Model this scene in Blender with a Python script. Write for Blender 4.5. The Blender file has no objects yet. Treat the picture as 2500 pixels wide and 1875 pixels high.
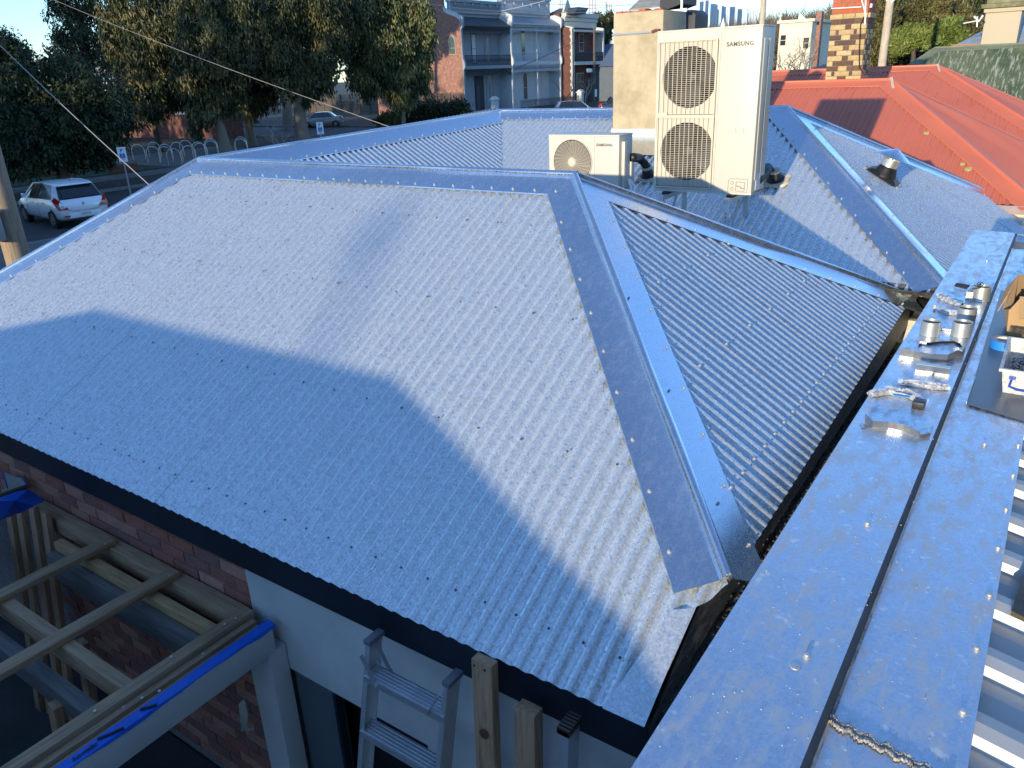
import bpy, bmesh, math, random
import numpy as np
from mathutils import Vector, Matrix
random.seed(11)
R = math.radians
scene = bpy.context.scene
COL = scene.collection
# ------------------------------------------------------------------ camera
# The world's origin is the photographer's eye; Y runs along the parapet, X to the right, street level is z = -4.3
CAM_AXES = ((0.82408428, -0.18008189, 0.53708064), (0.56508102, 0.32762676, -0.75719492), (-0.0396049, 0.92748651, 0.37175292))
FPX = 1889.37
camd = bpy.data.cameras.new('camera'); camo = bpy.data.objects.new('camera', camd); COL.objects.link(camo)
camo.matrix_world = Matrix(CAM_AXES).to_4x4()
camd.sensor_fit = 'HORIZONTAL'; camd.sensor_width = 36.0; camd.lens = 36.0 * FPX / 2500
camd.clip_start = 0.05; camd.clip_end = 9000
scene.camera = camo
# ------------------------------------------------------------------ light
SUN_EL, SUN_AZ = R(8.2), R(-1.0)          # light travels towards +Y, a little to -X, and down
d = Vector((math.sin(SUN_AZ) * math.cos(SUN_EL), math.cos(SUN_AZ) * math.cos(SUN_EL), -math.sin(SUN_EL)))
sund = bpy.data.lights.new('sun', 'SUN'); sund.energy = 2.0; sund.angle = R(0.55); sund.color = (1.0, 0.85, 0.60)
suno = bpy.data.objects.new('sun', sund); COL.objects.link(suno)
suno.rotation_euler = d.to_track_quat('-Z', 'Y').to_euler(); suno.location = (0, -30, 20)
world = bpy.data.worlds.new('World'); scene.world = world; world.use_nodes = True
wn = world.node_tree; wn.nodes.clear()
sky = wn.nodes.new('ShaderNodeTexSky'); sky.sky_type = 'NISHITA'; sky.sun_disc = False
sky.sun_elevation = SUN_EL; sky.sun_rotation = math.pi + SUN_AZ
sky.altitude = 50; sky.air_density = 1.0; sky.dust_density = 0.0; sky.ozone_density = 4.5
bg = wn.nodes.new('ShaderNodeBackground'); bg.inputs[1].default_value = 0.15
out = wn.nodes.new('ShaderNodeOutputWorld')
hs = wn.nodes.new('ShaderNodeHueSaturation'); hs.inputs['Saturation'].default_value = 0.93; tint = wn.nodes.new('ShaderNodeMix'); tint.data_type = 'RGBA'; tint.blend_type = 'MULTIPLY'; tint.inputs[0].default_value = 1.0; tint.inputs[7].default_value = (1.0, 0.98, 1.02, 1)
wn.links.new(sky.outputs[0], hs.inputs['Color']); wn.links.new(hs.outputs[0], tint.inputs[6]); wn.links.new(tint.outputs[2], bg.inputs[0]); wn.links.new(bg.outputs[0], out.inputs[0])
scene.view_settings.view_transform = 'Standard'; scene.view_settings.look = 'None'
scene.view_settings.exposure = 1.55; scene.view_settings.gamma = 1.0
try: scene.view_settings.use_curve_mapping = False
except Exception: pass
try:
    scene.cycles.max_bounces = 6; scene.cycles.transparent_max_bounces = 8
    scene.cycles.sample_clamp_indirect = 4.0; scene.cycles.sample_clamp_direct = 0.0
except Exception: pass
GZ = -4.3                                  # street level

# ------------------------------------------------------------------ measuring helpers (a direction seen in the photo -> a place)
AX = np.array(CAM_AXES)
def ray(px, py):
    v = AX @ np.array([px - 1250.0, -(py - 937.5), -FPX]); return v / np.linalg.norm(v)
def on_z(px, py, z): r = ray(px, py); return Vector(r * (z / r[2]))
def on_y(px, py, y): r = ray(px, py); return Vector(r * (y / r[1]))
def on_x(px, py, x): r = ray(px, py); return Vector(r * (x / r[0]))
def on_plane(px, py, P, N):
    r = ray(px, py); return Vector(r * (np.dot(P, N) / np.dot(r, N)))
def far(px, py, dist): return Vector(ray(px, py) * dist)

# ------------------------------------------------------------------ objects
def tag(o, label=None, cat=None, group=None, kind=None):
    if label: o['label'] = label
    if cat: o['category'] = cat
    if group: o['group'] = group
    if kind: o['kind'] = kind
    return o
def thing(name, label, cat, loc=(0, 0, 0), group=None, rz=0.0):
    o = bpy.data.objects.new(name, None); COL.objects.link(o)
    o.location = loc; o.rotation_euler = (0, 0, rz); o.empty_display_size = 0.1
    return tag(o, label, cat, group)
def link_mesh(name, me, parent=None, world_space=True):
    o = bpy.data.objects.new(name, me); COL.objects.link(o)
    if parent is not None:
        o.parent = parent
        if world_space: o.matrix_parent_inverse = world_matrix(parent).inverted()
    return o
def world_matrix(o):
    m = Matrix.LocRotScale(o.location, o.rotation_euler, o.scale)
    if o.parent is not None: m = world_matrix(o.parent) @ o.matrix_parent_inverse @ m
    return m
def copy_tree(o, parent=None, kids=None):
    c = o.copy(); COL.objects.link(c)
    if parent is not None:
        c.parent = parent; c.matrix_parent_inverse = o.matrix_parent_inverse.copy()
    for ch in CHILDREN.get(o.name, []) if kids is None else kids: copy_tree(ch, c)
    return c
CHILDREN = {}
def remember(root):
    """note the children of a finished thing so that it can be copied with all its parts"""
    for o in list(COL.objects):
        if o.parent is not None:
            L = CHILDREN.setdefault(o.parent.name, [])
            if o not in L: L.append(o)

class MB:
    """collects geometry for ONE mesh object"""
    def __init__(s): s.v = []; s.f = []; s.mi = []; s.cur = 0
    def add(s, vs, fs):
        n = len(s.v); s.v += [tuple(p) for p in vs]
        for f in fs: s.f.append(tuple(i + n for i in f)); s.mi.append(s.cur)
    def quad(s, a, b, c, d): s.add([a, b, c, d], [(0, 1, 2, 3)])
    def tri(s, a, b, c): s.add([a, b, c], [(0, 1, 2)])
    def box(s, lo, hi):
        x0, y0, z0 = lo; x1, y1, z1 = hi
        s.add([(x0, y0, z0), (x1, y0, z0), (x1, y1, z0), (x0, y1, z0), (x0, y0, z1), (x1, y0, z1), (x1, y1, z1), (x0, y1, z1)],
              [(0, 3, 2, 1), (4, 5, 6, 7), (0, 1, 5, 4), (1, 2, 6, 5), (2, 3, 7, 6), (3, 0, 4, 7)])
    def hexa(s, p):                       # 8 corners, bottom ring then top ring
        s.add(p, [(0, 3, 2, 1), (4, 5, 6, 7), (0, 1, 5, 4), (1, 2, 6, 5), (2, 3, 7, 6), (3, 0, 4, 7)])
    def bar(s, a, b, w, h, up=(0, 0, 1)):
        a = Vector(a); b = Vector(b); t = (b - a).normalized(); u = Vector(up)
        sx = t.cross(u)
        if sx.length < 1e-5: sx = t.cross(Vector((1, 0, 0)))
        sx.normalize(); uu = sx.cross(t).normalized()
        o = [sx * (i * w / 2) + uu * (j * h / 2) for i, j in ((-1, -1), (1, -1), (1, 1), (-1, 1))]
        s.add([a + q for q in o] + [b + q for q in o], [(0, 1, 2, 3), (7, 6, 5, 4), (0, 4, 5, 1), (1, 5, 6, 2), (2, 6, 7, 3), (3, 7, 4, 0)])
    def tube(s, pts, r, n=8, caps=True):
        pts = [Vector(p) for p in pts]; rs = r if isinstance(r, (list, tuple)) else [r] * len(pts)
        base = len(s.v); u = None
        for i, p in enumerate(pts):
            t = (pts[min(i + 1, len(pts) - 1)] - pts[max(i - 1, 0)])
            t = t.normalized() if t.length > 1e-9 else Vector((0, 0, 1))
            if u is None: u = t.orthogonal().normalized()
            else: u = (u - t * u.dot(t)); u = u.normalized() if u.length > 1e-6 else t.orthogonal().normalized()
            w = t.cross(u)
            for k in range(n):
                a = 2 * math.pi * k / n; s.v.append(tuple(p + (u * math.cos(a) + w * math.sin(a)) * rs[i]))
        for i in range(len(pts) - 1):
            for k in range(n):
                a = base + i * n + k; b = base + i * n + (k + 1) % n
                s.f.append((a, b, b + n, a + n)); s.mi.append(s.cur)
        if caps:
            s.f.append(tuple(base + k for k in reversed(range(n)))); s.mi.append(s.cur)
            e = base + (len(pts) - 1) * n; s.f.append(tuple(e + k for k in range(n))); s.mi.append(s.cur)
    def lathe(s, c, prof, n=16, axis=(0, 0, 1), caps=True):
        ax = Vector(axis).normalized(); c = Vector(c); u = ax.orthogonal().normalized(); w = ax.cross(u); base = len(s.v)
        for r, h in prof:
            for k in range(n):
                a = 2 * math.pi * k / n; s.v.append(tuple(c + ax * h + (u * math.cos(a) + w * math.sin(a)) * r))
        for i in range(len(prof) - 1):
            for k in range(n):
                a = base + i * n + k; b = base + i * n + (k + 1) % n
                s.f.append((a, b, b + n, a + n)); s.mi.append(s.cur)
        if caps:
            s.f.append(tuple(base + k for k in reversed(range(n)))); s.mi.append(s.cur)
            e = base + (len(prof) - 1) * n; s.f.append(tuple(e + k for k in range(n))); s.mi.append(s.cur)
    def prism(s, poly, off):              # polygon of 3D points pushed along a vector
        n = len(poly); off = Vector(off); P = [Vector(p) for p in poly]
        s.add(P + [p + off for p in P], [tuple(reversed(range(n))), tuple(range(n, 2 * n))] + [(i, (i + 1) % n, (i + 1) % n + n, i + n) for i in range(n)])
    def sheet(s, poly): s.add(poly, [tuple(range(len(poly)))])
    def build(s, name, mats, parent=None, smooth=False, bevel=0.0, kind=None, angle=40, label=None):
        me = bpy.data.meshes.new(name); me.from_pydata(s.v, [], s.f)
        mats = mats if isinstance(mats, (list, tuple)) else [mats]
        for m in mats: me.materials.append(m)
        if len(mats) > 1: me.polygons.foreach_set('material_index', s.mi)
        me.update()
        if bevel > 0:
            bm = bmesh.new(); bm.from_mesh(me)
            bmesh.ops.remove_doubles(bm, verts=bm.verts, dist=1e-5)
            es = [e for e in bm.edges if len(e.link_faces) == 2 and e.calc_face_angle(0) > R(35)]
            bmesh.ops.bevel(bm, geom=es, offset=bevel, segments=2, affect='EDGES', profile=0.6, clamp_overlap=True)
            bm.to_mesh(me); bm.free(); smooth = True; angle = 50
        if smooth:
            me.polygons.foreach_set('use_smooth', [True] * len(me.polygons))
            try: me.set_sharp_from_angle(angle=R(angle))
            except Exception: pass
        o = link_mesh(name, me, parent)
        if kind: o['kind'] = kind
        if label: o['label'] = label
        return o

# ------------------------------------------------------------------ materials
def new_mat(name):
    m = bpy.data.materials.new(name); m.use_nodes = True; nt = m.node_tree
    b = nt.nodes['Principled BSDF']; return m, nt, b
def N(nt, t, **kw):
    n = nt.nodes.new(t)
    for k, v in kw.items(): setattr(n, k, v)
    return n
def noise(nt, vec, scale, detail=4, rough=0.6):
    n = N(nt, 'ShaderNodeTexNoise'); n.inputs['Scale'].default_value = scale; n.inputs['Detail'].default_value = detail
    n.inputs['Roughness'].default_value = rough; nt.links.new(vec, n.inputs['Vector']); return n
def ramp(nt, fac, stops):
    r = N(nt, 'ShaderNodeValToRGB'); e = r.color_ramp.elements
    while len(e) < len(stops): e.new(0.5)
    for q, (p, c) in zip(e, stops):
        q.position = p; q.color = (c[0], c[1], c[2], 1) if isinstance(c, (tuple, list)) else (c, c, c, 1)
    nt.links.new(fac, r.inputs[0]); return r
def mixc(nt, fac, a, b, mode='MIX'):
    m = N(nt, 'ShaderNodeMix'); m.data_type = 'RGBA'; m.blend_type = mode
    for sock, val in ((m.inputs[0], fac), (m.inputs[6], a), (m.inputs[7], b)):
        if hasattr(val, 'node'): nt.links.new(val, sock)
        else: sock.default_value = (*val, 1) if isinstance(val, (tuple, list)) else val
    return m.outputs[2]
def objvec(nt, scale=None):
    tc = N(nt, 'ShaderNodeTexCoord')
    if scale is None: return tc.outputs['Object']
    mp = N(nt, 'ShaderNodeMapping'); mp.inputs['Scale'].default_value = scale; nt.links.new(tc.outputs['Object'], mp.inputs['Vector']); return mp.outputs[0]
def paint(name, col, rough=0.6, metal=0.0, var=0.18, scale=6.0, stretch=None, bump=0.15, bscale=60.0, dirt=None, dirt_amt=0.5, spec=0.5, coat=0.0):
    m, nt, b = new_mat(name); v = objvec(nt, stretch)
    n1 = noise(nt, v, scale); lo = tuple(max(0, c * (1 - var)) for c in col); hi = tuple(min(1, c * (1 + var)) for c in col)
    c = ramp(nt, n1.outputs['Fac'], [(0.3, lo), (0.7, hi)]).outputs[0]
    if dirt is not None:
        n2 = noise(nt, v, scale * 0.45, 6, 0.7); f = ramp(nt, n2.outputs['Fac'], [(0.48, 0.0), (0.68, dirt_amt)])
        c = mixc(nt, f.outputs[0], c, dirt)
    nt.links.new(c, b.inputs['Base Color'])
    b.inputs['Roughness'].default_value = rough; b.inputs['Metallic'].default_value = metal
    b.inputs['Specular IOR Level'].default_value = spec
    if coat: b.inputs['Coat Weight'].default_value = coat; b.inputs['Coat Roughness'].default_value = 0.06
    if bump > 0:
        n3 = noise(nt, v, bscale, 5, 0.65); bp = N(nt, 'ShaderNodeBump'); bp.inputs['Strength'].default_value = bump
        bp.inputs['Distance'].default_value = 0.01; nt.links.new(n3.outputs['Fac'], bp.inputs['Height']); nt.links.new(bp.outputs[0], b.inputs['Normal'])
    return m
def galvanised(name, cell=80.0, tilt=0.32, col=(0.62, 0.66, 0.70), rough=0.36, metal=0.85, smudge=0.25, scr=0.0, big=1.5, dirty=0.0, vary=0.22, few=1.0):
    """zinc sheet: every spangle crystal lies at its own small angle, so sunlit sheet glitters and shaded sheet mirrors the sky"""
    m, nt, b = new_mat(name); v = objvec(nt)
    wv = noise(nt, v, cell * 0.7, 2); add = N(nt, 'ShaderNodeVectorMath', operation='MULTIPLY_ADD')
    nt.links.new(wv.outputs['Color'], add.inputs[0]); add.inputs[1].default_value = (0.02,) * 3; nt.links.new(v, add.inputs[2])
    vo = N(nt, 'ShaderNodeTexVoronoi'); vo.inputs['Scale'].default_value = cell; nt.links.new(add.outputs[0], vo.inputs['Vector'])
    sub = N(nt, 'ShaderNodeVectorMath', operation='SUBTRACT'); nt.links.new(vo.outputs['Color'], sub.inputs[0]); sub.inputs[1].default_value = (0.5,) * 3
    ge = N(nt, 'ShaderNodeNewGeometry'); sc = N(nt, 'ShaderNodeVectorMath', operation='MULTIPLY_ADD')
    sc.inputs[1].default_value = (tilt,) * 3
    if few < 1:                           # only some crystals stand clearly askew
        sq = N(nt, 'ShaderNodeSeparateColor'); nt.links.new(vo.outputs['Color'], sq.inputs[0]); fr_ = ramp(nt, sq.outputs[2], [(0.66, few), (0.70, 1.0)])
        mu = N(nt, 'ShaderNodeVectorMath', operation='MULTIPLY'); nt.links.new(sub.outputs[0], mu.inputs[0]); nt.links.new(fr_.outputs[0], mu.inputs[1]); nt.links.new(mu.outputs[0], sc.inputs[0])
    else: nt.links.new(sub.outputs[0], sc.inputs[0])
    nb = noise(nt, v, big * 2.2, 3); bp = N(nt, 'ShaderNodeBump'); bp.inputs['Strength'].default_value = 0.08; bp.inputs['Distance'].default_value = 0.02
    nt.links.new(nb.outputs['Fac'], bp.inputs['Height'])
    nt.links.new(bp.outputs[0], sc.inputs[2]); nm = N(nt, 'ShaderNodeVectorMath', operation='NORMALIZE'); nt.links.new(sc.outputs[0], nm.inputs[0])
    nt.links.new(nm.outputs[0], b.inputs['Normal'])
    sp = N(nt, 'ShaderNodeSeparateColor'); nt.links.new(vo.outputs['Color'], sp.inputs[0])
    lo = tuple(c * (1 - vary) for c in col); hi = tuple(min(1, c * (1 + vary * .8)) for c in col)
    c = ramp(nt, sp.outputs[0], [(0.1, lo), (0.9, hi)]).outputs[0]
    n2 = noise(nt, v, big, 6, 0.7); f = ramp(nt, n2.outputs['Fac'], [(0.45, 0.0), (0.75, smudge)])
    c = mixc(nt, f.outputs[0], c, tuple(x * 0.62 for x in col))
    rr = N(nt, 'ShaderNodeMath', operation='MULTIPLY_ADD'); nt.links.new(sp.outputs[1], rr.inputs[0]); rr.inputs[1].default_value = 0.16; rr.inputs[2].default_value = rough - 0.08
    rv = rr.outputs[0]
    if scr > 0:                           # scuffs and chalky smears
        vs = objvec(nt, (9.0, 3.0, 9.0)); n3 = noise(nt, vs, 3.0, 8, 0.78); f3 = ramp(nt, n3.outputs['Fac'], [(0.47, 0.0), (0.66, scr)])
        c = mixc(nt, f3.outputs[0], c, (0.60, 0.60, 0.58))
        n4 = noise(nt, v, 38.0, 2, 0.5); f4 = ramp(nt, n4.outputs['Fac'], [(0.66, 0.0), (0.72, min(1, scr * 1.3))])
        c = mixc(nt, f4.outputs[0], c, (0.80, 0.80, 0.77))
        vk = objvec(nt, (60.0, 5.0, 20.0)); n6 = noise(nt, vk, 2.0, 3, 0.6); f6 = ramp(nt, n6.outputs['Fac'], [(0.66, 0.0), (0.70, scr * 0.8)]); c = mixc(nt, f6.outputs[0], c, (0.74, 0.74, 0.72))
        ad = N(nt, 'ShaderNodeMath', operation='MULTIPLY_ADD'); nt.links.new(f3.outputs[0], ad.inputs[0]); ad.inputs[1].default_value = 0.35; nt.links.new(rv, ad.inputs[2]); rv = ad.outputs[0]
        mm = N(nt, 'ShaderNodeMath', operation='MULTIPLY_ADD'); nt.links.new(f3.outputs[0], mm.inputs[0]); mm.inputs[1].default_value = -metal * 0.8; mm.inputs[2].default_value = metal; nt.links.new(mm.outputs[0], b.inputs['Metallic'])
    else: b.inputs['Metallic'].default_value = metal
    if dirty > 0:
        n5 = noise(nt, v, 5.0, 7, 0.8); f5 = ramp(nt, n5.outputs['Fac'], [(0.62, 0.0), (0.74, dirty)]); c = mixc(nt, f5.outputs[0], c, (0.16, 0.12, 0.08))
    nt.links.new(c, b.inputs['Base Color']); nt.links.new(rv, b.inputs['Roughness'])
    return m
def timber(name, col, axis=1, dark=0.5):
    st = [22.0, 22.0, 22.0]; st[axis] = 1.4
    m, nt, b = new_mat(name); v = objvec(nt, tuple(st)); n1 = noise(nt, v, 2.6, 6, 0.65)
    c = ramp(nt, n1.outputs['Fac'], [(0.28, tuple(q * dark for q in col)), (0.48, col), (0.72, tuple(min(1, q * 1.3) for q in col))]).outputs[0]
    n2 = noise(nt, objvec(nt), 3.0, 5, 0.7); f = ramp(nt, n2.outputs['Fac'], [(0.5, 0.0), (0.75, 0.45)])
    c = mixc(nt, f.outputs[0], c, tuple(q * 0.5 for q in col)); nt.links.new(c, b.inputs['Base Color']); b.inputs['Roughness'].default_value = 0.75
    bp = N(nt, 'ShaderNodeBump'); bp.inputs['Strength'].default_value = 0.3; bp.inputs['Distance'].default_value = 0.004
    nt.links.new(n1.outputs['Fac'], bp.inputs['Height']); nt.links.new(bp.outputs[0], b.inputs['Normal']); return m
def per_object(name, cols, rough=0.85, bump=0.35, grime=(0.25, 0.25, 0.26), grime_amt=0.5):
    """each object that carries it takes one colour of the list (a brick, a stone)"""
    m, nt, b = new_mat(name); oi = N(nt, 'ShaderNodeObjectInfo'); v = objvec(nt)
    k = len(cols); r = ramp(nt, oi.outputs['Random'], [(i / k, c) for i, c in enumerate(cols)]); r.color_ramp.interpolation = 'CONSTANT'
    n1 = noise(nt, v, 26.0, 6, 0.7); g = ramp(nt, n1.outputs['Fac'], [(0.3, 0.7), (0.7, 1.2)])
    c = mixc(nt, 1.0, r.outputs[0], g.outputs[0], 'MULTIPLY')
    n2 = noise(nt, v, 1.6, 7, 0.7); f = ramp(nt, n2.outputs['Fac'], [(0.5, 0.0), (0.68, grime_amt)]); c = mixc(nt, f.outputs[0], c, grime)
    nt.links.new(c, b.inputs['Base Color']); b.inputs['Roughness'].default_value = rough
    bp = N(nt, 'ShaderNodeBump'); bp.inputs['Strength'].default_value = bump; bp.inputs['Distance'].default_value = 0.006
    nt.links.new(n1.outputs['Fac'], bp.inputs['Height']); nt.links.new(bp.outputs[0], b.inputs['Normal']); return m
def glass(name, col=(0.02, 0.025, 0.03), rough=0.06):
    m, nt, b = new_mat(name); b.inputs['Base Color'].default_value = (*col, 1); b.inputs['Roughness'].default_value = rough
    b.inputs['Specular IOR Level'].default_value = 0.8; return m
def clear_plastic(name, alpha=0.35, col=(0.85, 0.87, 0.9), rough=0.12):
    m, nt, b = new_mat(name); b.inputs['Base Color'].default_value = (*col, 1); b.inputs['Roughness'].default_value = rough
    v = objvec(nt); n = noise(nt, v, 60.0, 4, 0.7)
    bp = N(nt, 'ShaderNodeBump'); bp.inputs['Strength'].default_value = 0.6; bp.inputs['Distance'].default_value = 0.01
    nt.links.new(n.outputs['Fac'], bp.inputs['Height']); nt.links.new(bp.outputs[0], b.inputs['Normal'])
    r = ramp(nt, n.outputs['Fac'], [(0.35, alpha * 0.6), (0.7, min(1, alpha * 1.6))]); nt.links.new(r.outputs[0], b.inputs['Alpha']); return m

GALV = galvanised('zinc corrugated sheet', 112.0, 0.62, (0.78, 0.83, 0.84), 0.24, 0.66, 0.02, 0.0, 0.8, vary=0.15, few=0.18)
CAP = galvanised('zinc capping', 200.0, 0.02, (0.66, 0.72, 0.78), 0.25, 0.97, 0.0, 0.08, 1.0, vary=0.03)
FLASH = galvanised('scuffed flat zinc sheet', 150.0, 0.03, (0.60, 0.64, 0.70), 0.33, 0.85, 0.12, 0.85, 2.2, 0.25, vary=0.06)
GUTTER = galvanised('shade-darkened gutter zinc', 60.0, 0.05, (0.11, 0.11, 0.105), 0.55, 0.5, 0.5, 0.3, 3.0, 0.9)  # base colour lowered to imitate shade on the rim flashing
STEEL = paint('bright bent steel', (0.55, 0.54, 0.50), 0.32, 0.9, 0.2, 12, None, 0.08, 30, (0.2, 0.14, 0.09), 0.5)
TUBE = paint('satin zinc tube', (0.66, 0.67, 0.64), 0.38, 0.75, 0.08, 10, None, 0.03)
DSCREW = paint('dull roofing screw', (0.10, 0.11, 0.11), 0.5, 0.6, 0.1, 10, None, 0)
SCREW = paint('zinc screw', (0.62, 0.61, 0.58), 0.45, 0.6, 0.1, 10, None, 0)
NAVY = paint('dark navy fascia', (0.010, 0.014, 0.024), 0.55, 0, 0.2, 3, None, 0.05)
RENDER = paint('pale wall render', (0.54, 0.53, 0.49), 0.85, 0, 0.07, 3, None, 0.25, 90, (0.36, 0.36, 0.36), 0.35)
MORTAR = paint('lime mortar', (0.22, 0.20, 0.18), 0.95, 0, 0.25, 30, None, 0.5, 90)
BRICK = per_object('old red brick', [(0.34, 0.125, 0.08), (0.42, 0.18, 0.12), (0.28, 0.11, 0.08), (0.46, 0.22, 0.15), (0.24, 0.115, 0.09)], 0.9, 0.4, (0.23, 0.23, 0.235), 0.75)
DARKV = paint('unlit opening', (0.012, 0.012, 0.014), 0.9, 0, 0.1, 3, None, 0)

# ================================================================== corrugated roof house
PITCH, AMP = 0.076, 0.0115
def unit(v): return Vector(v).normalized()
def clip_u(poly, u):
    ys = []
    for (a, b), (c, d2) in zip(poly, poly[1:] + poly[:1]):
        if (a - u) * (c - u) <= 0 and abs(a - c) > 1e-9: ys.append(b + (d2 - b) * (u - a) / (c - a))
    return (min(ys), max(ys)) if len(ys) >= 2 else None
def corrugated(pts, eave_dir, parent, mat, pitch=PITCH, amp=AMP, per=10, seg=8, name='roof_sheet', rib='sine'):
    """a planar polygon covered with corrugated sheets whose ribs run up the slope; every sheet is a part"""
    pts = [Vector(p) for p in pts]; e = unit(eave_dir)
    n = (pts[1] - pts[0]).cross(pts[2] - pts[0])
    for k in range(2, len(pts) - 1):
        if n.length < 1e-4: n = (pts[k] - pts[0]).cross(pts[k + 1] - pts[0])
    n.normalize()
    if n.z < 0: n = -n
    e = (e - n * e.dot(n)).normalized(); up = n.cross(e).normalized()
    if up.z < 0: up = -up
    O = pts[0]; poly = [((p - O).dot(e), (p - O).dot(up)) for p in pts]
    u0, u1 = min(p[0] for p in poly), max(p[0] for p in poly); step = pitch / seg; w = pitch * per
    i = 0; made = []
    ks = sorted(set([round((u1 - u0) * j / 1.0, 6) for j in (0, 1)]))
    a = 0.0
    while a < (u1 - u0) - 1e-6:
        b_ = min(a + w, u1 - u0); cols = []; m = max(1, round((b_ - a) / step))
        for j in range(m + 1):
            t = a + (b_ - a) * j / m; uu = min(max(u0 + t, u0 + 1e-5), u1 - 1e-5); c = clip_u(poly, uu)
            if c is None: continue
            if rib == 'sine': h = amp * math.cos(2 * math.pi * t / pitch)
            else:
                ph = (t / pitch) % 1.0; h = amp if ph < 0.16 or ph > 0.84 else (amp * (1 - (ph - 0.16) / 0.07) if ph < 0.23 else (amp * (ph - 0.77) / 0.07 if ph > 0.77 else 0.0))
            cols.append((uu, c[0], c[1], h + (0.0012 if i % 2 else 0)))
        if len(cols) > 1:
            mb = MB(); vs = []
            for (uu, lo, hi, h) in cols:
                rows = 2
                for q in range(rows): vs.append(O + e * uu + up * (lo + (hi - lo) * q / (rows - 1)) + n * h)
            mb.add(vs, [(2 * k, 2 * k + 2, 2 * k + 3, 2 * k + 1) for k in range(len(cols) - 1)])
            made.append(mb.build(name, mat, parent, smooth=True, angle=80))
        a = b_; i += 1
    return made, n
def capping(A, B, n1, n2, parent, mat=None, W=0.19, r=0.021, name='ridge_capping', ext=(0, 0), lift=0.0138, w1=None, w2=None, dents=True):
    """rolled-top ridge or hip capping between A and B with a flat wing down either face"""
    A = Vector(A); B = Vector(B); t = (B - A).normalized(); A = A - t * ext[0]; B = B + t * ext[1]
    d1 = n1.cross(t).normalized(); d1 = d1 if d1.z < 0 or abs(d1.z) < 1e-6 else -d1
    d2 = n2.cross(t).normalized(); d2 = d2 if d2.z < 0 else -d2
    up = (n1 + n2).normalized(); w1 = w1 or W; w2 = w2 or W
    prof = [d1 * w1 + n1 * (lift - 0.006), d1 * (w1 - 0.006) + n1 * lift, d1 * (r * 1.2) + n1 * (lift + 0.001)]
    side = (d1 - up * d1.dot(up)).normalized()
    for k in range(9):
        a = math.pi * k / 8 * 1.25 - math.pi * 0.125
        prof.append(side * (math.cos(a) * r) + up * (math.sin(a) * r + lift + r * 0.55))
    prof += [d2 * (r * 1.2) + n2 * (lift + 0.001), d2 * (w2 - 0.006) + n2 * lift, d2 * w2 + n2 * (lift - 0.006)]
    L = (B - A).length; nseg = max(2, int(L / 0.35)); mb = MB(); vs = []; rnd = random.Random(int(L * 1000)); np_ = len(prof)
    for i in range(nseg + 1):
        for k, q in enumerate(prof):
            j = rnd.uniform(-1, 1) * 0.0016 if dents and 0 < i < nseg else 0.0
            vs.append(A + t * (L * i / nseg) + q + (n1 if k < np_ / 2 else n2) * j)
    mb.add(vs, [(i * np_ + k, (i + 1) * np_ + k, (i + 1) * np_ + k + 1, i * np_ + k + 1) for i in range(nseg) for k in range(np_ - 1)])
    mb.build(name, mat or CAP, parent, smooth=True, angle=28)
    return A, B, t, d1, d2, L, w1, w2
def screw_row(mb, A, B, off, n, step, rs=0.0075, h=0.011, start=0.05, jit=0.006):
    A = Vector(A); B = Vector(B); L = (B - A).length; t = (B - A) / L; x = start; rnd = random.Random(int(L * 997))
    while x < L - 0.03:
        c = A + t * (x + rnd.uniform(-jit, jit)) + off
        mb.lathe(c, [(rs * 1.25, 0), (rs * 1.25, 0.002), (rs * 0.72, 0.003), (rs * 0.72, h)], 6, n); x += step
SCR = MB(); DSC = MB()
house = thing('corrugated_roof_house', 'low house under a new zinc corrugated hip roof with two wings', 'house', (-3.5, 4.5, GZ))
S1 = 0.5455
YE, ZE = 1.87, -2.08
R1W = Vector((-6.66, 4.5, -0.648)); R1E = Vector((-2.62, 4.5, -0.648))
HSW = Vector((-8.28, YE, ZE)); HSE = Vector((-0.748, 2.39, -1.796)); SEa = Vector((-0.83, 2.27, -1.862)); SEc = Vector((-0.83, YE, ZE))
E1 = 0.613
def ez(x): return -0.648 - E1 * (x + 2.62)
HNE = on_plane(2223, 731, (R1E.x, R1E.y, R1E.z), (E1, 0, 1))
YV = 6.55
ns1 = unit((0, -S1, 1)); ne1 = unit((E1, 0, 1))
sheets, _ = corrugated([SEc, HSW, R1W, R1E, HSE, SEa], (1, 0, 0), house, GALV)
corrugated([HSE, R1E, HNE], (0, 1, 0), house, GALV)
# north face of wing 1 down to the valley gutter
nn1 = (HNE - R1E).cross(Vector((1, 0, 0))).normalized(); nn1 = nn1 if nn1.z > 0 else -nn1
sN1 = (R1E.z - HNE.z) / (HNE.y - R1E.y)
def n1z(y): return R1E.z - sN1 * (y - R1E.y)
# wing 2
R2W = Vector((-6.38, 9.0, -0.477)); R2E = Vector((-2.585, 9.0, -0.477)); S2 = 0.473; E2 = 0.56
ns2 = unit((0, -S2, 1)); ne2 = unit((E2, 0, 1))
H2 = on_plane(2296, 690, tuple(R2E), (0, -S2, 1)); H2 = R2E + (H2 - R2E) * 1.0
E2 = (R2E.z - H2.z) / (H2.x - R2E.x); ne2 = unit((E2, 0, 1))
H2N = on_plane(2467, 497, tuple(R2E), (E2, 0, 1))
def s2z(y): return R2E.z - S2 * (9.0 - y)
VY = (R1E.z + sN1 * R1E.y - R2E.z + S2 * 9.0) / (sN1 + S2); VZ = n1z(VY)
VW = Vector((-6.5 + (VY - 4.5) * 0.0 + 1.9, VY, VZ))      # where the valley meets the west roof's east face
corrugated([R1E, R1W, VW, Vector((HNE.x, VY, VZ)), HNE], (1, 0, 0), house, GALV)
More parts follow.
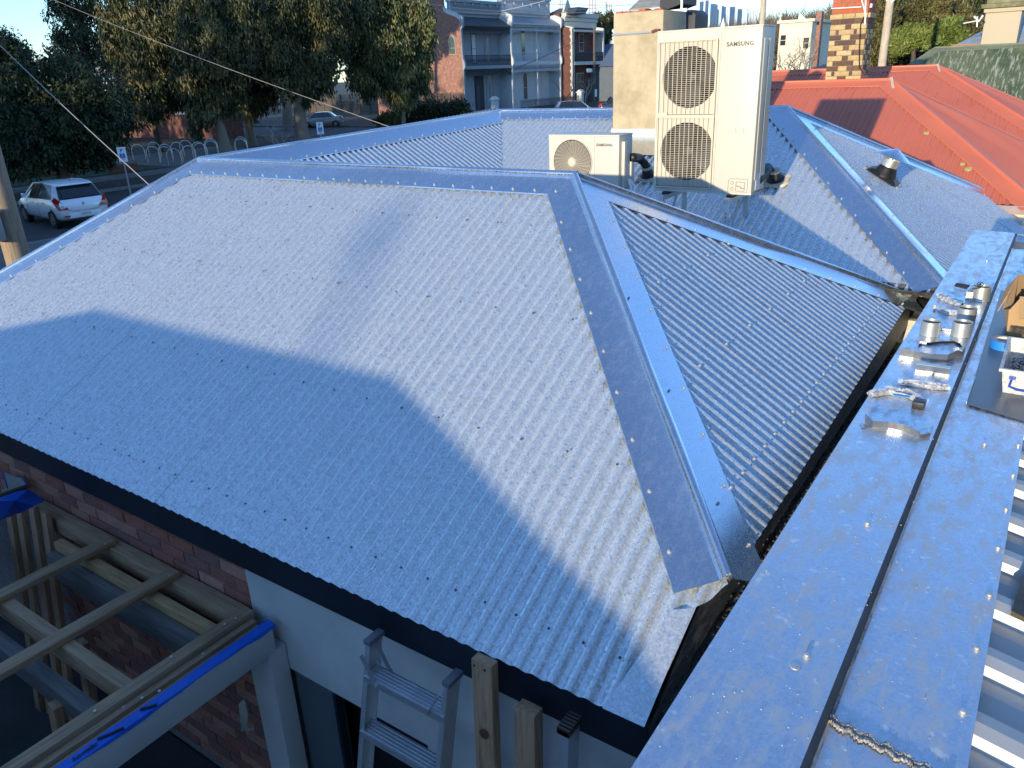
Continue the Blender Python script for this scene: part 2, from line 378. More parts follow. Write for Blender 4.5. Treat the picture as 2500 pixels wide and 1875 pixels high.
corrugated([Vector((H2.x, VY, VZ)), VW, R2W, R2E, H2], (1, 0, 0), house, GALV)
xe2 = -0.12
def e2pt(x, P):                           # continue a hip line on to the east eave
    d_ = P - R2E; k = (x - R2E.x) / d_.x; return R2E + d_ * k
corrugated([e2pt(xe2, H2), R2E, e2pt(xe2, H2N)], (0, 1, 0), house, GALV)
corrugated([R2E, R2W, Vector((-8.2, e2pt(xe2, H2N).y, e2pt(xe2, H2N).z)), e2pt(xe2, H2N)], (1, 0, 0), house, GALV)
# west roof: east face falling to the valley, west face falling to the street
corrugated([R1W, R2W, VW], (0, 1, 0), house, GALV)
corrugated([R1W, HSW, Vector((-8.35, 11.4, ZE)), R2W], (0, 1, 0), house, GALV)
nw = (R2W - R1W).cross(HSW - R1W).normalized(); nw = nw if nw.z > 0 else -nw
new_ = (R2W - R1W).cross(VW - R1W).normalized(); new_ = new_ if new_.z > 0 else -new_
nN2 = (e2pt(xe2, H2N) - R2E).cross(Vector((1, 0, 0))).normalized(); nN2 = nN2 if nN2.z > 0 else -nN2
def cap_line(A, B, na, nb, step, name='ridge_capping', W=0.19, ext=(0, 0), both=True, w1=None, w2=None, first=0.06):
    a, b, t, d1, d2, L, W1, W2 = capping(A, B, na, nb, house, None, W, name=name, ext=ext, w1=w1, w2=w2)
    screw_row(SCR, a + d1 * (W1 - 0.035) + na * 0.0138, b + d1 * (W1 - 0.035) + na * 0.0138, Vector((0, 0, 0)), na, step, start=first)
    if both: screw_row(SCR, a + d2 * (W2 - 0.035) + nb * 0.0138, b + d2 * (W2 - 0.035) + nb * 0.0138, Vector((0, 0, 0)), nb, step, start=first)
cap_line(R1W, R1E, ns1, nn1, 0.171, W=0.20, ext=(0.0, 0.02))
cap_line(R1E, HSE, ns1, ne1, 0.30, 'hip_capping', W=0.205, ext=(0.0, -0.02), first=0.45)
cap_line(R1E, HNE, ne1, nn1, 0.235, 'hip_capping', W=0.20, ext=(0.0, 0.03), first=0.42)
cap_line(R1W, HSW, ns1, nw, 0.235, 'hip_capping', W=0.175, ext=(0, 0.0), first=0.25)
cap_line(R1W, R2W, nw, new_, 0.190, W=0.24, ext=(0.0, 0.0), first=0.9)
cap_line(R2W, R2E, ns2, nN2, 0.171, W=0.20, ext=(0.0, 0.02))
cap_line(R2E, H2, ns2, ne2, 0.30, 'hip_capping', W=0.215, ext=(0.0, 0.05), first=0.4)
cap_line(R2E, H2N, ne2, nN2, 0.30, 'hip_capping', W=0.20, ext=(0.0, 0.02), first=0.4)
# screws down the purlin lines
def purlin(y, s0, z0y, z0, n, x0, x1, step):
    x = x0
    while x < x1:
        DSC.lathe(Vector((x, y, z0 + s0 * (y - z0y))) + n * (AMP * 0.9), [(0.0065, 0), (0.0065, 0.0015), (0.0042, 0.002), (0.0042, 0.006)], 6, n); x += step
purlin(2.03, S1, YE, ZE, ns1, -8.0, -1.0, 0.152)
for y, st in ((2.72, 0.253), (3.42, 0.253), (4.05, 0.253)):
    purlin(y, S1, YE, ZE, ns1, -8.1 + (y - 2) * 0.55, -1.0 - (y - 2.3) * 0.86, st)
for x_ in (-0.93, -1.35, -1.8):
    y_ = 4.5 - (x_ + 2.62) * 1.05
    while y_ < 4.5 + (x_ + 2.62) * 0.98:
        SCR.lathe(Vector((x_, y_, ez(x_))) + ne1 * AMP, [(0.010, 0), (0.010, 0.002), (0.006, 0.003), (0.006, 0.012)], 6, ne1); y_ += 0.152 if x_ > -1 else 0.38
for y_ in (7.0, 7.75):
    purlin(y_, S2, 9.0, -0.477, ns2, -4.3, -0.9, 0.152)
for x_ in (-1.15, -1.75):
    y_ = 9.0 - (x_ + 2.585) * 0.85
    while y_ < 9.0 + (x_ + 2.585) * 1.0:
        SCR.lathe(Vector((x_, y_, -0.477 - E2 * (x_ + 2.585))) + ne2 * AMP, [(0.010, 0), (0.010, 0.002), (0.006, 0.003), (0.006, 0.010)], 6, ne2); y_ += 0.228
SCR.build('screw', SCREW, house, smooth=True, kind='stuff'); DSC.build('roofing_screw', DSCREW, house, smooth=True, kind='stuff')
# flat flashing strip on the south face beside the parapet (cut sheet)
mb = MB(); k = ns1 * 0.0125
P = [Vector((-0.99, YE - 0.006, 0)), Vector((-0.83, YE - 0.006, 0)), SEa.copy(), Vector((-0.90, 2.24, 0))]
for p in P: p.z = ZE + S1 * (p.y - YE)
mb.prism([p + k for p in P], ns1 * 0.002); mb.build('apron_flashing', GALV, house)
# rim flashing hanging into the box gutter
mb = MB()
edge = [SEc, SEa, Vector((-0.81, 2.70, ez(-0.81) - 0.02)), Vector((HNE.x - 0.0, HNE.y, HNE.z))]
for a, b in zip(edge, edge[1:]):
    o = Vector((0.012, 0, -0.002)); dn = Vector((0.0, 0, -0.20))
    mb.quad(a + o, b + o, b + o + dn, a + o + dn); mb.quad(a + o + Vector((-0.004, 0, 0)), a + o + dn + Vector((-0.004, 0, 0)), b + o + dn + Vector((-0.004, 0, 0)), b + o + Vector((-0.004, 0, 0)))
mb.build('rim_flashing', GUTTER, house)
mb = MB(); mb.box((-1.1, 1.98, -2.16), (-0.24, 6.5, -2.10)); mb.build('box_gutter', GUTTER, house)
mb = MB(); mb.box((HNE.x - 0.02, HNE.y - 0.03, -2.099), (-0.455, HNE.y + 0.06, HNE.z - 0.16))
DIV = paint('cement block', (0.55, 0.52, 0.44), 0.9, 0, 0.12, 14, None, 0.5, 50)
mb.build('gutter_divider', DIV, house, bevel=0.008)
mb = MB(); dirt = random.Random(5)
for i in range(700):
    y = dirt.uniform(2.0, 6.3); x = -0.85 + dirt.random() ** 0.7 * 0.08 + 0.0; s = dirt.uniform(0.004, 0.012)
    mb.lathe((x, y, -2.10), [(s, 0), (s * 0.7, s * 0.7)], 5)
mb.build('gutter_debris', paint('leaf grit', (0.10, 0.075, 0.045), 0.95, 0, 0.5, 60, None, 0), house, kind='stuff')
# valley gutter between the wings, its black outlet and white sealant
mb = MB(); mb.prism([(VW.x, VY - 0.09, VZ + 0.055), (VW.x, VY - 0.03, VZ + 0.02), (VW.x, VY + 0.03, VZ + 0.02), (VW.x, VY + 0.09, VZ + 0.055), (VW.x, VY, VZ + 0.0)], (4.25, 0, 0)); mb.build('valley_gutter', GUTTER, house)
BLACKP = paint('black rubber', (0.012, 0.012, 0.013), 0.45, 0, 0.2, 8, None, 0.1)
mb = MB(); mb.tube([(HNE.x + 0.02, HNE.y + 0.12, -1.86), (HNE.x + 0.16, HNE.y + 0.15, -1.90), (HNE.x + 0.30, HNE.y + 0.16, -1.98)], [0.10, 0.10, 0.09], 14); mb.build('gutter_outlet', BLACKP, house, smooth=True)
# ------------------------------------------------ walls under the eave
mb = MB(); mb.box((-8.2, 1.94, -2.325), (-0.60, 1.97, -2.105)); mb.build('fascia', NAVY, house)
mb = MB(); mb.box((-3.22, 2.0, -2.95), (-0.60, 2.22, -2.12)); mb.box((-3.22, 2.0, -4.3), (-3.12, 2.22, -2.95)); mb.box((-2.0, 2.0, -4.3), (-0.60, 2.22, -2.95))
mb.build('rendered_wall', RENDER, house)
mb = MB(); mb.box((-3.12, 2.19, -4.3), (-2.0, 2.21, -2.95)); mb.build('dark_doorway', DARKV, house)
wall = MB(); wall.box((-8.2, 2.012, -4.3), (-3.225, 2.22, -2.12)); wall = wall.build('brick_wall', MORTAR, house)
rnd = random.Random(3); bw, bh, g = 0.228, 0.076, 0.010; row = 0; z = -2.33
proto = None
while z > -4.2:
    x = -3.225 - bw - (0.0 if row % 2 else bw / 2); c = 0
    lim = -6.7 if z > -2.9 else -5.8
    while x > lim:
        w = bw
        mb = None
        if proto is None:
            mb = MB(); mb.box((0, 0, 0), (bw, 0.10, bh)); proto = mb.build('brick', BRICK, wall, bevel=0.005); o = proto
        else:
            o = proto.copy(); COL.objects.link(o)
        o.matrix_parent_inverse = world_matrix(wall).inverted()
        o.location = (x, 2.0 + rnd.uniform(-0.003, 0.004), z - bh); o.rotation_euler = (0, 0, rnd.uniform(-0.008, 0.008))
        x -= bw + g; c += 1
    # half brick at the render's edge
    if row % 2 == 0:
        o = proto.copy(); COL.objects.link(o); o.matrix_parent_inverse = world_matrix(wall).inverted(); o.scale = (0.46, 1, 1); o.location = (-3.225 - bw * 0.46 - 0.002, 2.001, z - bh)
    z -= bh + g; row += 1
# remaining outer walls (kept plain, hidden from here)
mb = MB(); mb.box((-8.2, 2.22, -4.3), (-8.0, 11.4, -2.10)); mb.build('side_wall', RENDER, house)
mb = MB(); mb.box((-1.15, 2.22, -4.3), (-1.0, 11.0, -2.17)); mb.build('side_wall', RENDER, house)
# red mortar smears
# ------------------------------------------------ rendered chimney on wing 2
CHR = paint('weathered ochre render', (0.46, 0.38, 0.25), 0.92, 0, 0.12, 5, None, 0.5, 55, (0.25, 0.20, 0.13), 0.6)
pc = on_plane(1495, 335, tuple(R2E), (0, -S2, 1)); yc = pc.y; x0 = pc.x; x1 = on_y(1611, 335, yc).x; zt = on_y(1500, 33, yc).z; zb = on_y(1500, 314, yc).z
chim = thing('rendered_chimney', 'square ochre rendered chimney standing on the zinc roof left of the tall fan unit', 'chimney', (x0 + 0.28, yc + 0.28, pc.z))
mb = MB(); wch = x1 - x0; mb.box((x0, yc, pc.z - 0.1), (x1, yc + 0.62, zt)); mb.build('chimney_shaft', CHR, chim, bevel=0.018)
mb = MB(); mb.box((x0 - 0.012, yc - 0.012, pc.z - 0.02), (x1 + 0.012, yc + 0.4, zb)); mb.build('base_flashing', paint('white flashing', (0.62, 0.62, 0.60), 0.6, 0.1, 0.1, 12, None, 0.3, 40, (0.3, 0.3, 0.3), 0.5), chim, bevel=0.006)
mb = MB(); mb.tube([on_y(1495, 85, yc - 0.012), on_y(1592, 78, yc - 0.012)], 0.012, 8); mb.build('conduit', TUBE, chim, smooth=True)
mb = MB(); mb.tube([on_y(1592, 78, yc - 0.012), on_y(1600, 74, yc - 0.012), on_y(1612, 74, yc - 0.012)], 0.016, 8); mb.build('conduit_elbow', paint('brown plastic', (0.16, 0.06, 0.04), 0.5), chim, smooth=True)
rb = paint('broken red brick', (0.42, 0.13, 0.06), 0.9, 0, 0.3, 20, None, 0.5, 50)
mb = MB(); q = random.Random(9)
for k in range(6):
    xx = x0 + 0.02 + k * (wch - 0.04) / 6; mb.box((xx, yc + 0.01, zt - 0.01), (xx + (wch - 0.04) / 6 - 0.01, yc + 0.16, zt + q.uniform(0.005, 0.03)))
mb.build('top_brick', rb, chim, bevel=0.005, kind='stuff')
# sheet apron below the chimney
mb = MB(); a = Vector((x0 - 0.02, yc - 0.35, s2z(yc - 0.35))) + ns2 * 0.014
b = Vector((x1 + 0.3, yc - 0.35, s2z(yc - 0.35))) + ns2 * 0.014; c = Vector((x1 + 0.3, yc - 0.015, s2z(yc - 0.015))) + ns2 * 0.014; e_ = Vector((x0 - 0.02, yc - 0.015, s2z(yc - 0.015))) + ns2 * 0.014
mb.prism([a, b, c, e_], ns2 * 0.002); mb.build('apron_flashing', CAP, house)

# ================================================================== outdoor fan units
CREAM = paint('cream powder coat', (0.55, 0.51, 0.43), 0.42, 0, 0.02, 2, None, 0.02, 30)
CREAM2 = paint('cream grille plastic', (0.55, 0.49, 0.39), 0.5, 0, 0.03, 4, None, 0)
UGREY = paint('grey lettering', (0.10, 0.10, 0.10), 0.5, 0, 0, 3, None, 0)
COIL = paint('dark coil fins', (0.007, 0.007, 0.0065), 0.7, 0.1, 0.3, 30, (60, 1, 1), 0.2)
FANB = paint('grey fan blade', (0.035, 0.036, 0.035), 0.45, 0, 0.1, 5, None, 0)
RAIL = paint('galvanised bracket', (0.60, 0.60, 0.57), 0.45, 0.5, 0.1, 9, None, 0.1, 40)
DRUB = paint('dark rubber mount', (0.02, 0.02, 0.02), 0.6, 0, 0.1, 8, None, 0)
def text_mesh(s, size, depth, mat, parent, origin, right, up, name='lettering', bold=0.0, align='LEFT', spacing=1.0):
    cu = bpy.data.curves.new(name, 'FONT'); cu.body = s; cu.size = size; cu.extrude = depth; cu.offset = bold; cu.align_x = align; cu.space_character = spacing
    tmp = bpy.data.objects.new(name + '_curve', cu); COL.objects.link(tmp)
    dg = bpy.context.evaluated_depsgraph_get(); me = bpy.data.meshes.new_from_object(tmp.evaluated_get(dg))
    bpy.data.objects.remove(tmp); r = Vector(right).normalized(); u = Vector(up).normalized(); n = r.cross(u)
    M = Matrix((r, u, n)).transposed().to_4x4(); M.translation = Vector(origin); me.transform(M)
    me.materials.clear(); me.materials.append(mat); return link_mesh(name, me, parent)
def ring_pts(cx, cz, y, r, n=48): return [(cx + r * math.cos(2 * math.pi * k / n), y, cz + r * math.sin(2 * math.pi * k / n)) for k in range(n + 1)]
def plate_with_holes(mb, x0, x1, z0, z1, y, holes, depth, n=48):
    """front sheet with round openings, each in its own square bay"""
    zs = sorted(holes, key=lambda h: h[1]); zb = z0
    for i, (cx, cz, r) in enumerate(zs):
        ztop = z1 if i == len(zs) - 1 else (cz + zs[i + 1][1]) / 2
        ang = [2 * math.pi * k / n for k in range(n)]
        inner = [(cx + r * math.cos(a), y, cz + r * math.sin(a)) for a in ang]
        outer = []
        for a in ang:
            c, s_ = math.cos(a), math.sin(a); t = 1e9
            if c > 1e-9: t = min(t, (x1 - cx) / c)
            if c < -1e-9: t = min(t, (x0 - cx) / c)
            if s_ > 1e-9: t = min(t, (ztop - cz) / s_)
            if s_ < -1e-9: t = min(t, (zb - cz) / s_)
            outer.append((cx + c * t, y, cz + s_ * t))
        mb.add(inner + outer, [(k, (k + 1) % n, n + (k + 1) % n, n + k) for k in range(n)])
        for cxn, czn in ((x0, zb), (x1, zb), (x1, ztop), (x0, ztop)):
            near = sorted(range(n), key=lambda k: (outer[k][0] - cxn) ** 2 + (outer[k][2] - czn) ** 2)[:2]
            mb.tri(outer[near[0]], (cxn, y, czn), outer[near[1]])
        mb.add(inner + [(p[0], p[1] + depth, p[2]) for p in inner], [(k, n + k, n + (k + 1) % n, (k + 1) % n) for k in range(n)])
        zb = ztop
def fan_unit(root, x0, x1, z0, z1, y, dep, fans, px1, kind):
    """x0..px1 is the fan bay, px1..x1 the service panel"""
    mb = MB()
    mb.box((x0, y + 0.012, z0 + 0.004), (x0 + 0.012, y + dep, z1 - 0.012)); mb.box((x1 - 0.012, y + 0.002, z0 + 0.004), (x1, y + dep, z1 - 0.012))
    mb.box((x0 - 0.003, y - 0.004, z1 - 0.016), (x1 + 0.003, y + dep + 0.004, z1)); mb.box((x0, y, z0), (x1, y + dep, z0 + 0.02))
    mb.box((x0 + 0.02, y + dep - 0.01, z0 + 0.02), (x1 - 0.02, y + dep, z1 - 0.02))
    mb.build('casing', CREAM, root, bevel=0.004)
    mb = MB(); plate_with_holes(mb, x0, px1, z0 + 0.02, z1 - 0.014, y, fans, 0.03)
    mb.build('front_panel', CREAM, root, smooth=True, angle=30)
    mb = MB(); mb.box((px1 + 0.0015, y - 0.002, z0 + 0.02), (x1 - 0.002, y + 0.012, z1 - 0.016))
    mb.build('service_panel', CREAM, root, bevel=0.003)
    mb = MB(); mb.box((x0 + 0.015, y + dep * 0.75, z0 + 0.03), (px1 - 0.01, y + dep * 0.75 + 0.02, z1 - 0.03)); mb.build('coil', COIL, root)
    for (cx, cz, r) in fans:
        mb = MB(); nb = 3
        for b in range(nb):
            a0 = 2 * math.pi * b / nb + 0.55 + cz; vs = []; NR, NA = 5, 7
            for i in range(NR):
                rr = r * (0.22 + 0.72 * i / (NR - 1))
                for j in range(NA):
                    a = a0 + (j / (NA - 1) - 0.5) * (1.15 + 0.25 * math.sin(i)) - 0.18 * i / NR
                    vs.append((cx + rr * math.cos(a), y + 0.07 + 0.055 * (j / (NA - 1) - 0.5) * 1.6, cz + rr * math.sin(a)))
            mb.add(vs, [(i * NA + j, i * NA + j + 1, (i + 1) * NA + j + 1, (i + 1) * NA + j) for i in range(NR - 1) for j in range(NA - 1)])
        mb.lathe((cx, y + 0.03, cz), [(0.0, 0.0), (r * 0.16, 0.004), (r * 0.2, 0.02), (r * 0.2, 0.08)], 20, (0, 1, 0))
        mb.build('fan', FANB, root, smooth=True)
# ---- tall unit
YU = 6.78
def U(cx, cy): return on_y(1250 + cx * .2833, cy * .2833, YU)
ux0 = on_y(1600, 300, YU).x; ux1 = on_y(1846, 300, YU).x; uz1 = on_y(1740, 67, YU).z; uz0 = on_y(1710, 471, YU).z
tall = thing('twin_fan_unit', 'tall cream outdoor unit with two square grilles, on brackets over the zinc roof', 'air conditioner', ((ux0 + ux1) / 2, YU + 0.17, uz0))
W_ = ux1 - ux0; px1 = ux0 + W_ * 0.625; H_ = uz1 - uz0
fr = W_ * 0.272; fcx = ux0 + W_ * 0.335
fz = [uz0 + H_ * 0.262, uz0 + H_ * 0.718]
fan_unit(tall, ux0, ux1, uz0, uz1, YU, 0.335, [(fcx, fz[0], fr), (fcx, fz[1], fr)], px1, 'tall')
gx0, gx1 = ux0 + W_ * 0.022, ux0 + W_ * 0.605
for cz in fz:
    gz0, gz1 = cz - H_ * 0.235, cz + H_ * 0.222
    g = MB(); f_ = 0.014
    for a, b in (((gx0, gz0), (gx1, gz0 + f_)), ((gx0, gz1 - f_), (gx1, gz1)), ((gx0, gz0 + f_), (gx0 + f_, gz1 - f_)), ((gx1 - f_, gz0 + f_), (gx1, gz1 - f_))):
        g.box((a[0], YU - 0.020, a[1]), (b[0], YU - 0.001, b[1]))
    g = g.build('fan_grille', CREAM2, tall, bevel=0.002)
    b = MB(); nh = 38
    for i in range(nh):
        z_ = gz0 + f_ + (gz1 - gz0 - 2 * f_) * (i + 0.5) / nh; b.box((gx0 + f_, YU - 0.014, z_ - 0.0012), (gx1 - f_, YU - 0.009, z_ + 0.0012))
    b.build('grille_bar', CREAM2, g, kind='stuff')
    for i in range(11):
        x_ = gx0 + f_ + (gx1 - gx0 - 2 * f_) * (i + 1) / 12
        vb = MB(); vb.box((x_ - 0.0022, YU - 0.019, gz0 + f_), (x_ + 0.0022, YU - 0.0145, gz1 - f_)); vb.build('upright_bar', CREAM2, g)
tp = MB(); tp.box((gx0 + 0.005, YU - 0.024, fz[1] - H_ * 0.235 + 0.004), (gx0 + 0.10, YU - 0.0205, fz[1] - H_ * 0.235 + 0.034)); tp.build('rating_tag', CREAM2, tall)
text_mesh('SAMSUNG', 0.046, 0.0015, UGREY, tall, (px1 + W_ * 0.055, YU - 0.0045, uz0 + H_ * 0.888), (1, 0, 0), (0, 0, 1), 'logo_lettering', 0.0012, spacing=1.12)
gr = MB()
for i in range(10):
    z_ = uz0 + H_ * (0.80 - 0.066 * i) - (0.02 if i > 5 else 0); gr.box((px1 + W_ * 0.05, YU - 0.0045, z_), (ux1 - W_ * 0.075, YU - 0.002, z_ + 0.0035))
gr.build('pressed_rib', CREAM, tall, kind='stuff')
hd = MB(); hx, hz = px1 + W_ * 0.185, uz0 + H_ * 0.385
for a in ((0, 0, 0.075, 0.005), (0, 0.023, 0.075, 0.028), (0, 0, 0.005, 0.028), (0.07, 0, 0.075, 0.028)): hd.box((hx + a[0], YU - 0.0065, hz + a[1]), (hx + a[2], YU - 0.002, hz + a[3]))
hd.build('recess_handle', CREAM2, tall)
ko = MB()
def outline(mb, pts, w, y): 
    for a, b_ in zip(pts, pts[1:] + pts[:1]): mb.bar((a[0], y, a[1]), (b_[0], y, b_[1]), w, 0.0015, (0, 1, 0))
kx, kz = ux1 - W_ * 0.225, uz0 + 0.02
outline(ko, [(kx, kz), (kx + 0.17, kz), (kx + 0.17, kz + 0.115), (kx + 0.02, kz + 0.115), (kx, kz + 0.095)], 0.003, YU - 0.003)
outline(ko, [(kx + 0.07, kz + 0.012), (kx + 0.145, kz + 0.012), (kx + 0.145, kz + 0.088), (kx + 0.07, kz + 0.088)], 0.0035, YU - 0.0035)
outline(ko, [(kx + 0.07, kz + 0.055), (kx + 0.11, kz + 0.055), (kx + 0.11, kz + 0.035), (kx + 0.145, kz + 0.035)], 0.003, YU - 0.003)
for cz in (kz + 0.03, kz + 0.08): outline(ko, [(kx + 0.035 + 0.013 * math.cos(t * math.pi / 4), cz + 0.013 * math.sin(t * math.pi / 4)) for t in range(8)], 0.003, YU - 0.003)
ko.build('knockout', UGREY, tall)
sd = MB()
for yy in (YU + 0.06, YU + 0.19): sd.tube([(ux1 + 0.001, yy, uz0 + 0.12), (ux1 + 0.001, yy, uz1 - 0.10)], 0.006, 6)
sd.build('side_rib', CREAM, tall, smooth=True, kind='stuff')
lb = MB(); lb.box((ux1, YU + 0.10, uz0 + 0.03), (ux1 + 0.003, YU + 0.22, uz0 + 0.17)); lb.build('rating_label', paint('white paper', (0.75, 0.75, 0.73), 0.7), tall)
sc_ = MB()
for fx in (0.13, 0.5, 0.72, 0.9): sc_.lathe((ux0 + W_ * fx, YU - 0.001, uz1 - 0.035), [(0.006, 0), (0.005, 0.003)], 8, (0, -1, 0))
for fx in (0.12, 0.32, 0.7, 0.88): sc_.lathe((ux0 + W_ * fx, YU - 0.001, uz0 + 0.018), [(0.006, 0), (0.005, 0.003)], 8, (0, -1, 0))
sc_.build('case_screw', SCREW, tall, kind='stuff')
# ---- small unit
def bracket(x, label, y0, y1, ztop):
    t = thing('roof_bracket', label, 'bracket', (x, y0, s2z(y0)), 'slotted steel brackets under the fan units')
    def part(nm, a, b, w, h, up=(0, 0, 1)):
        m = MB(); m.bar(a, b, w, h, up); m.build(nm, RAIL, t, bevel=0.002)
    zf = max(n1z(y0), VZ) if y0 < VY else s2z(y0); zb = s2z(y1)
    part('top_rail', (x, y0 - 0.02, ztop - 0.02), (x, y1 + 0.06, ztop - 0.02), 0.045, 0.040)
    part('front_leg', (x, y0, zf + 0.012), (x, y0, ztop - 0.041), 0.045, 0.022, (0, 1, 0))
    part('rear_leg', (x, y1, zb + 0.012), (x, y1, ztop - 0.041), 0.045, 0.022, (0, 1, 0))
    part('brace', (x, y0 + 0.03, zf + 0.06), (x, y0 + 0.34, ztop - 0.05), 0.012, 0.03)
    m = MB(); m.box((x - 0.03, y0 + 0.06, ztop), (x + 0.03, y0 + 0.14, ztop + 0.022)); m.build('rubber_mount', DRUB, t, bevel=0.003)
    m = MB()
    for k in range(9): m.box((x - 0.005, y0 - 0.0125, zf + 0.08 + k * 0.035), (x + 0.005, y0 - 0.0112, zf + 0.092 + k * 0.035))
    m.build('slot', DRUB, t, kind='stuff')
    return t
YS = 6.98
sx0 = on_y(1341, 380, YS).x; sx1 = on_y(1511, 400, YS).x; sz1 = on_y(1430, 329, YS).z; sz0 = on_y(1500, 466, YS).z
small = thing('single_fan_unit', 'low cream outdoor unit with one round grille, left of the tall unit', 'air conditioner', ((sx0 + sx1) / 2, YS + 0.14, sz0))
w_ = sx1 - sx0; h_ = sz1 - sz0; rr = w_ * 0.27; cx, cz = sx0 + w_ * 0.345, sz0 + h_ * 0.50
fan_unit(small, sx0, sx1, sz0, sz1, YS, 0.285, [(cx, cz, rr)], sx0 + w_ * 0.66, 'small')
g = MB()
g.tube([(cx + (rr + 0.006) * math.cos(2 * math.pi * k / 48), YS - 0.006, cz + (rr + 0.006) * math.sin(2 * math.pi * k / 48)) for k in range(49)], 0.006, 6, caps=False)
g = g.build('round_grille', CREAM2, small, smooth=True)
b = MB()
for i in range(15):
    r_ = rr * (0.22 + 0.78 * i / 15); b.tube([(cx + r_ * math.cos(2 * math.pi * k / 40), YS - 0.012 + 0.006 * (i / 15), cz + r_ * math.sin(2 * math.pi * k / 40)) for k in range(41)], 0.0026, 4, caps=False)
for i in range(30):
    a = 2 * math.pi * i / 30; b.tube([(cx + rr * q * math.cos(a + 0.35 * (q - 0.2)), YS - 0.014, cz + rr * q * math.sin(a + 0.35 * (q - 0.2))) for q in (0.2, 0.45, 0.7, 1.0)], 0.0018, 4, caps=False)
b.build('grille_wire', CREAM2, g, smooth=True, kind='stuff')
b = MB(); b.lathe((cx, YS - 0.014, cz), [(0, -0.01), (rr * 0.17, -0.008), (rr * 0.21, 0.0)], 24, (0, 1, 0)); b.build('hub_cap', CREAM2, g, smooth=True)
text_mesh('SAMSUNG', 0.036, 0.0012, UGREY, small, (sx0 + w_ * 0.69, YS - 0.0045, sz0 + h_ * 0.80), (1, 0, 0), (0, 0, 1), 'logo_lettering', 0.001, spacing=1.12)
b = MB(); b.box((sx1, YS + 0.05, sz0 + 0.02), (sx1 + 0.035, YS + 0.17, sz0 + h_ * 0.88)); b.box((sx1, YS + 0.17, sz0 + 0.02), (sx1 + 0.05, YS + 0.24, sz0 + h_ * 0.50)); b.build('valve_cover', CREAM, small, bevel=0.008)
b = MB()
for k in range(4): b.box((sx0 + w_ * 0.71, YS - 0.004, sz0 + h_ * (0.30 + 0.1 * k)), (sx0 + w_ * 0.94, YS - 0.002, sz0 + h_ * (0.30 + 0.1 * k) + 0.003))
b.build('pressed_rib', CREAM, small, kind='stuff')
bracket(sx0 + 0.12, 'slotted bracket under the left end of the low fan unit', YS - 0.03, YS + 0.42, sz0 - 0.022)
bracket(sx1 - 0.10, 'slotted bracket under the right end of the low fan unit', YS - 0.03, YS + 0.42, sz0 - 0.022)
bl = on_y(1616, 482, YU - 0.10).x; br = on_y(1774, 500, YU - 0.10).x
bracket(bl, 'slotted bracket under the left end of the tall fan unit', YU - 0.10, YU + 0.42, uz0 - 0.022)
bracket(br, 'slotted bracket under the right end of the tall fan unit', YU - 0.10, YU + 0.42, uz0 - 0.022)
# ---- black conduits through the roof
FOAM = paint('dried expanding foam', (0.62, 0.55, 0.44), 0.9, 0, 0.15, 30, None, 0.8, 70)
def ribbed(mb, pts, r, n=14, k=26):
    P = [Vector(p) for p in pts]; out_ = []; rs = []
    tot = [0]
    for a, b_ in zip(P, P[1:]): tot.append(tot[-1] + (b_ - a).length)
    for i in range(k * 2 + 1):
        s_ = tot[-1] * i / (2 * k); j = max(q for q in range(len(tot)) if tot[q] <= s_ + 1e-9); j = min(j, len(P) - 2)
        f = (s_ - tot[j]) / max(1e-9, tot[j + 1] - tot[j]); out_.append(P[j].lerp(P[j + 1], f)); rs.append(r if i % 2 else r * 0.86)
    mb.tube(out_, rs, n)
pA = on_plane(1893, 442, tuple(R2E), (0, -S2, 1)); top = ns2
root = thing('roof_conduit', 'black ribbed conduit entering the zinc roof through a foamed boot, right of the tall unit', 'conduit', pA)
mb = MB(); pe = Vector((ux1 - 0.02, YU + 0.22, uz0 + 0.10))
ribbed(mb, [pe, pe.lerp(pA + top * 0.12, 0.5) + Vector((0, 0, 0.03)), pA + top * 0.15 + Vector((-0.06, -0.02, 0.0)), pA + top * 0.05], 0.042)
mb.build('ribbed_hose', BLACKP, root, smooth=True, angle=80)
mb = MB(); mb.lathe(pA, [(0.085, 0.012), (0.085, 0.03), (0.062, 0.045), (0.052, 0.11)], 16, ns2); mb.build('rubber_boot', BLACKP, root, smooth=True)
def foam_pad(parent, c, n, a, b_, seed, h=0.022):
    q = random.Random(seed); n = Vector(n); u = n.cross(Vector((0, 1, 0))).normalized(); v = n.cross(u); c = Vector(c); K = 26; inner, o1, o2, o3 = [], [], [], []
    for k in range(K):
        t = 2 * math.pi * k / K; ct, st = math.cos(t), math.sin(t); sq = 1 / max(abs(ct), abs(st)) ** 0.6; j = q.uniform(0.9, 1.12)
        d_ = u * (a * ct * sq) + v * (b_ * st * sq)
        inner.append(c + d_ * 0.55 + n * 0.012); o1.append(c + d_ * 0.6 + n * h); o2.append(c + d_ * 0.9 * j + n * h * q.uniform(0.6, 1)); o3.append(c + d_ * j + n * 0.002)
    mb = MB(); mb.add(inner + o1 + o2 + o3, [(r * K + k, r * K + (k + 1) % K, (r + 1) * K + (k + 1) % K, (r + 1) * K + k) for r in range(3) for k in range(K)])
    return mb.build('foam_seal', FOAM, parent, smooth=True)
foam_pad(root, pA, ns2, 0.125, 0.12, 4)
mb = MB(); mb.lathe(pA + ns2 * 0.10, [(0.053, 0), (0.056, 0.004), (0.056, 0.018), (0.05, 0.022)], 16, ns2); mb.build('sealant_collar', FOAM, root, smooth=True)
pB = on_plane(1583, 432, tuple(R2E), (0, -S2, 1))
root = thing('roof_conduit', 'black bent conduit boot between the two fan units', 'conduit', pB)
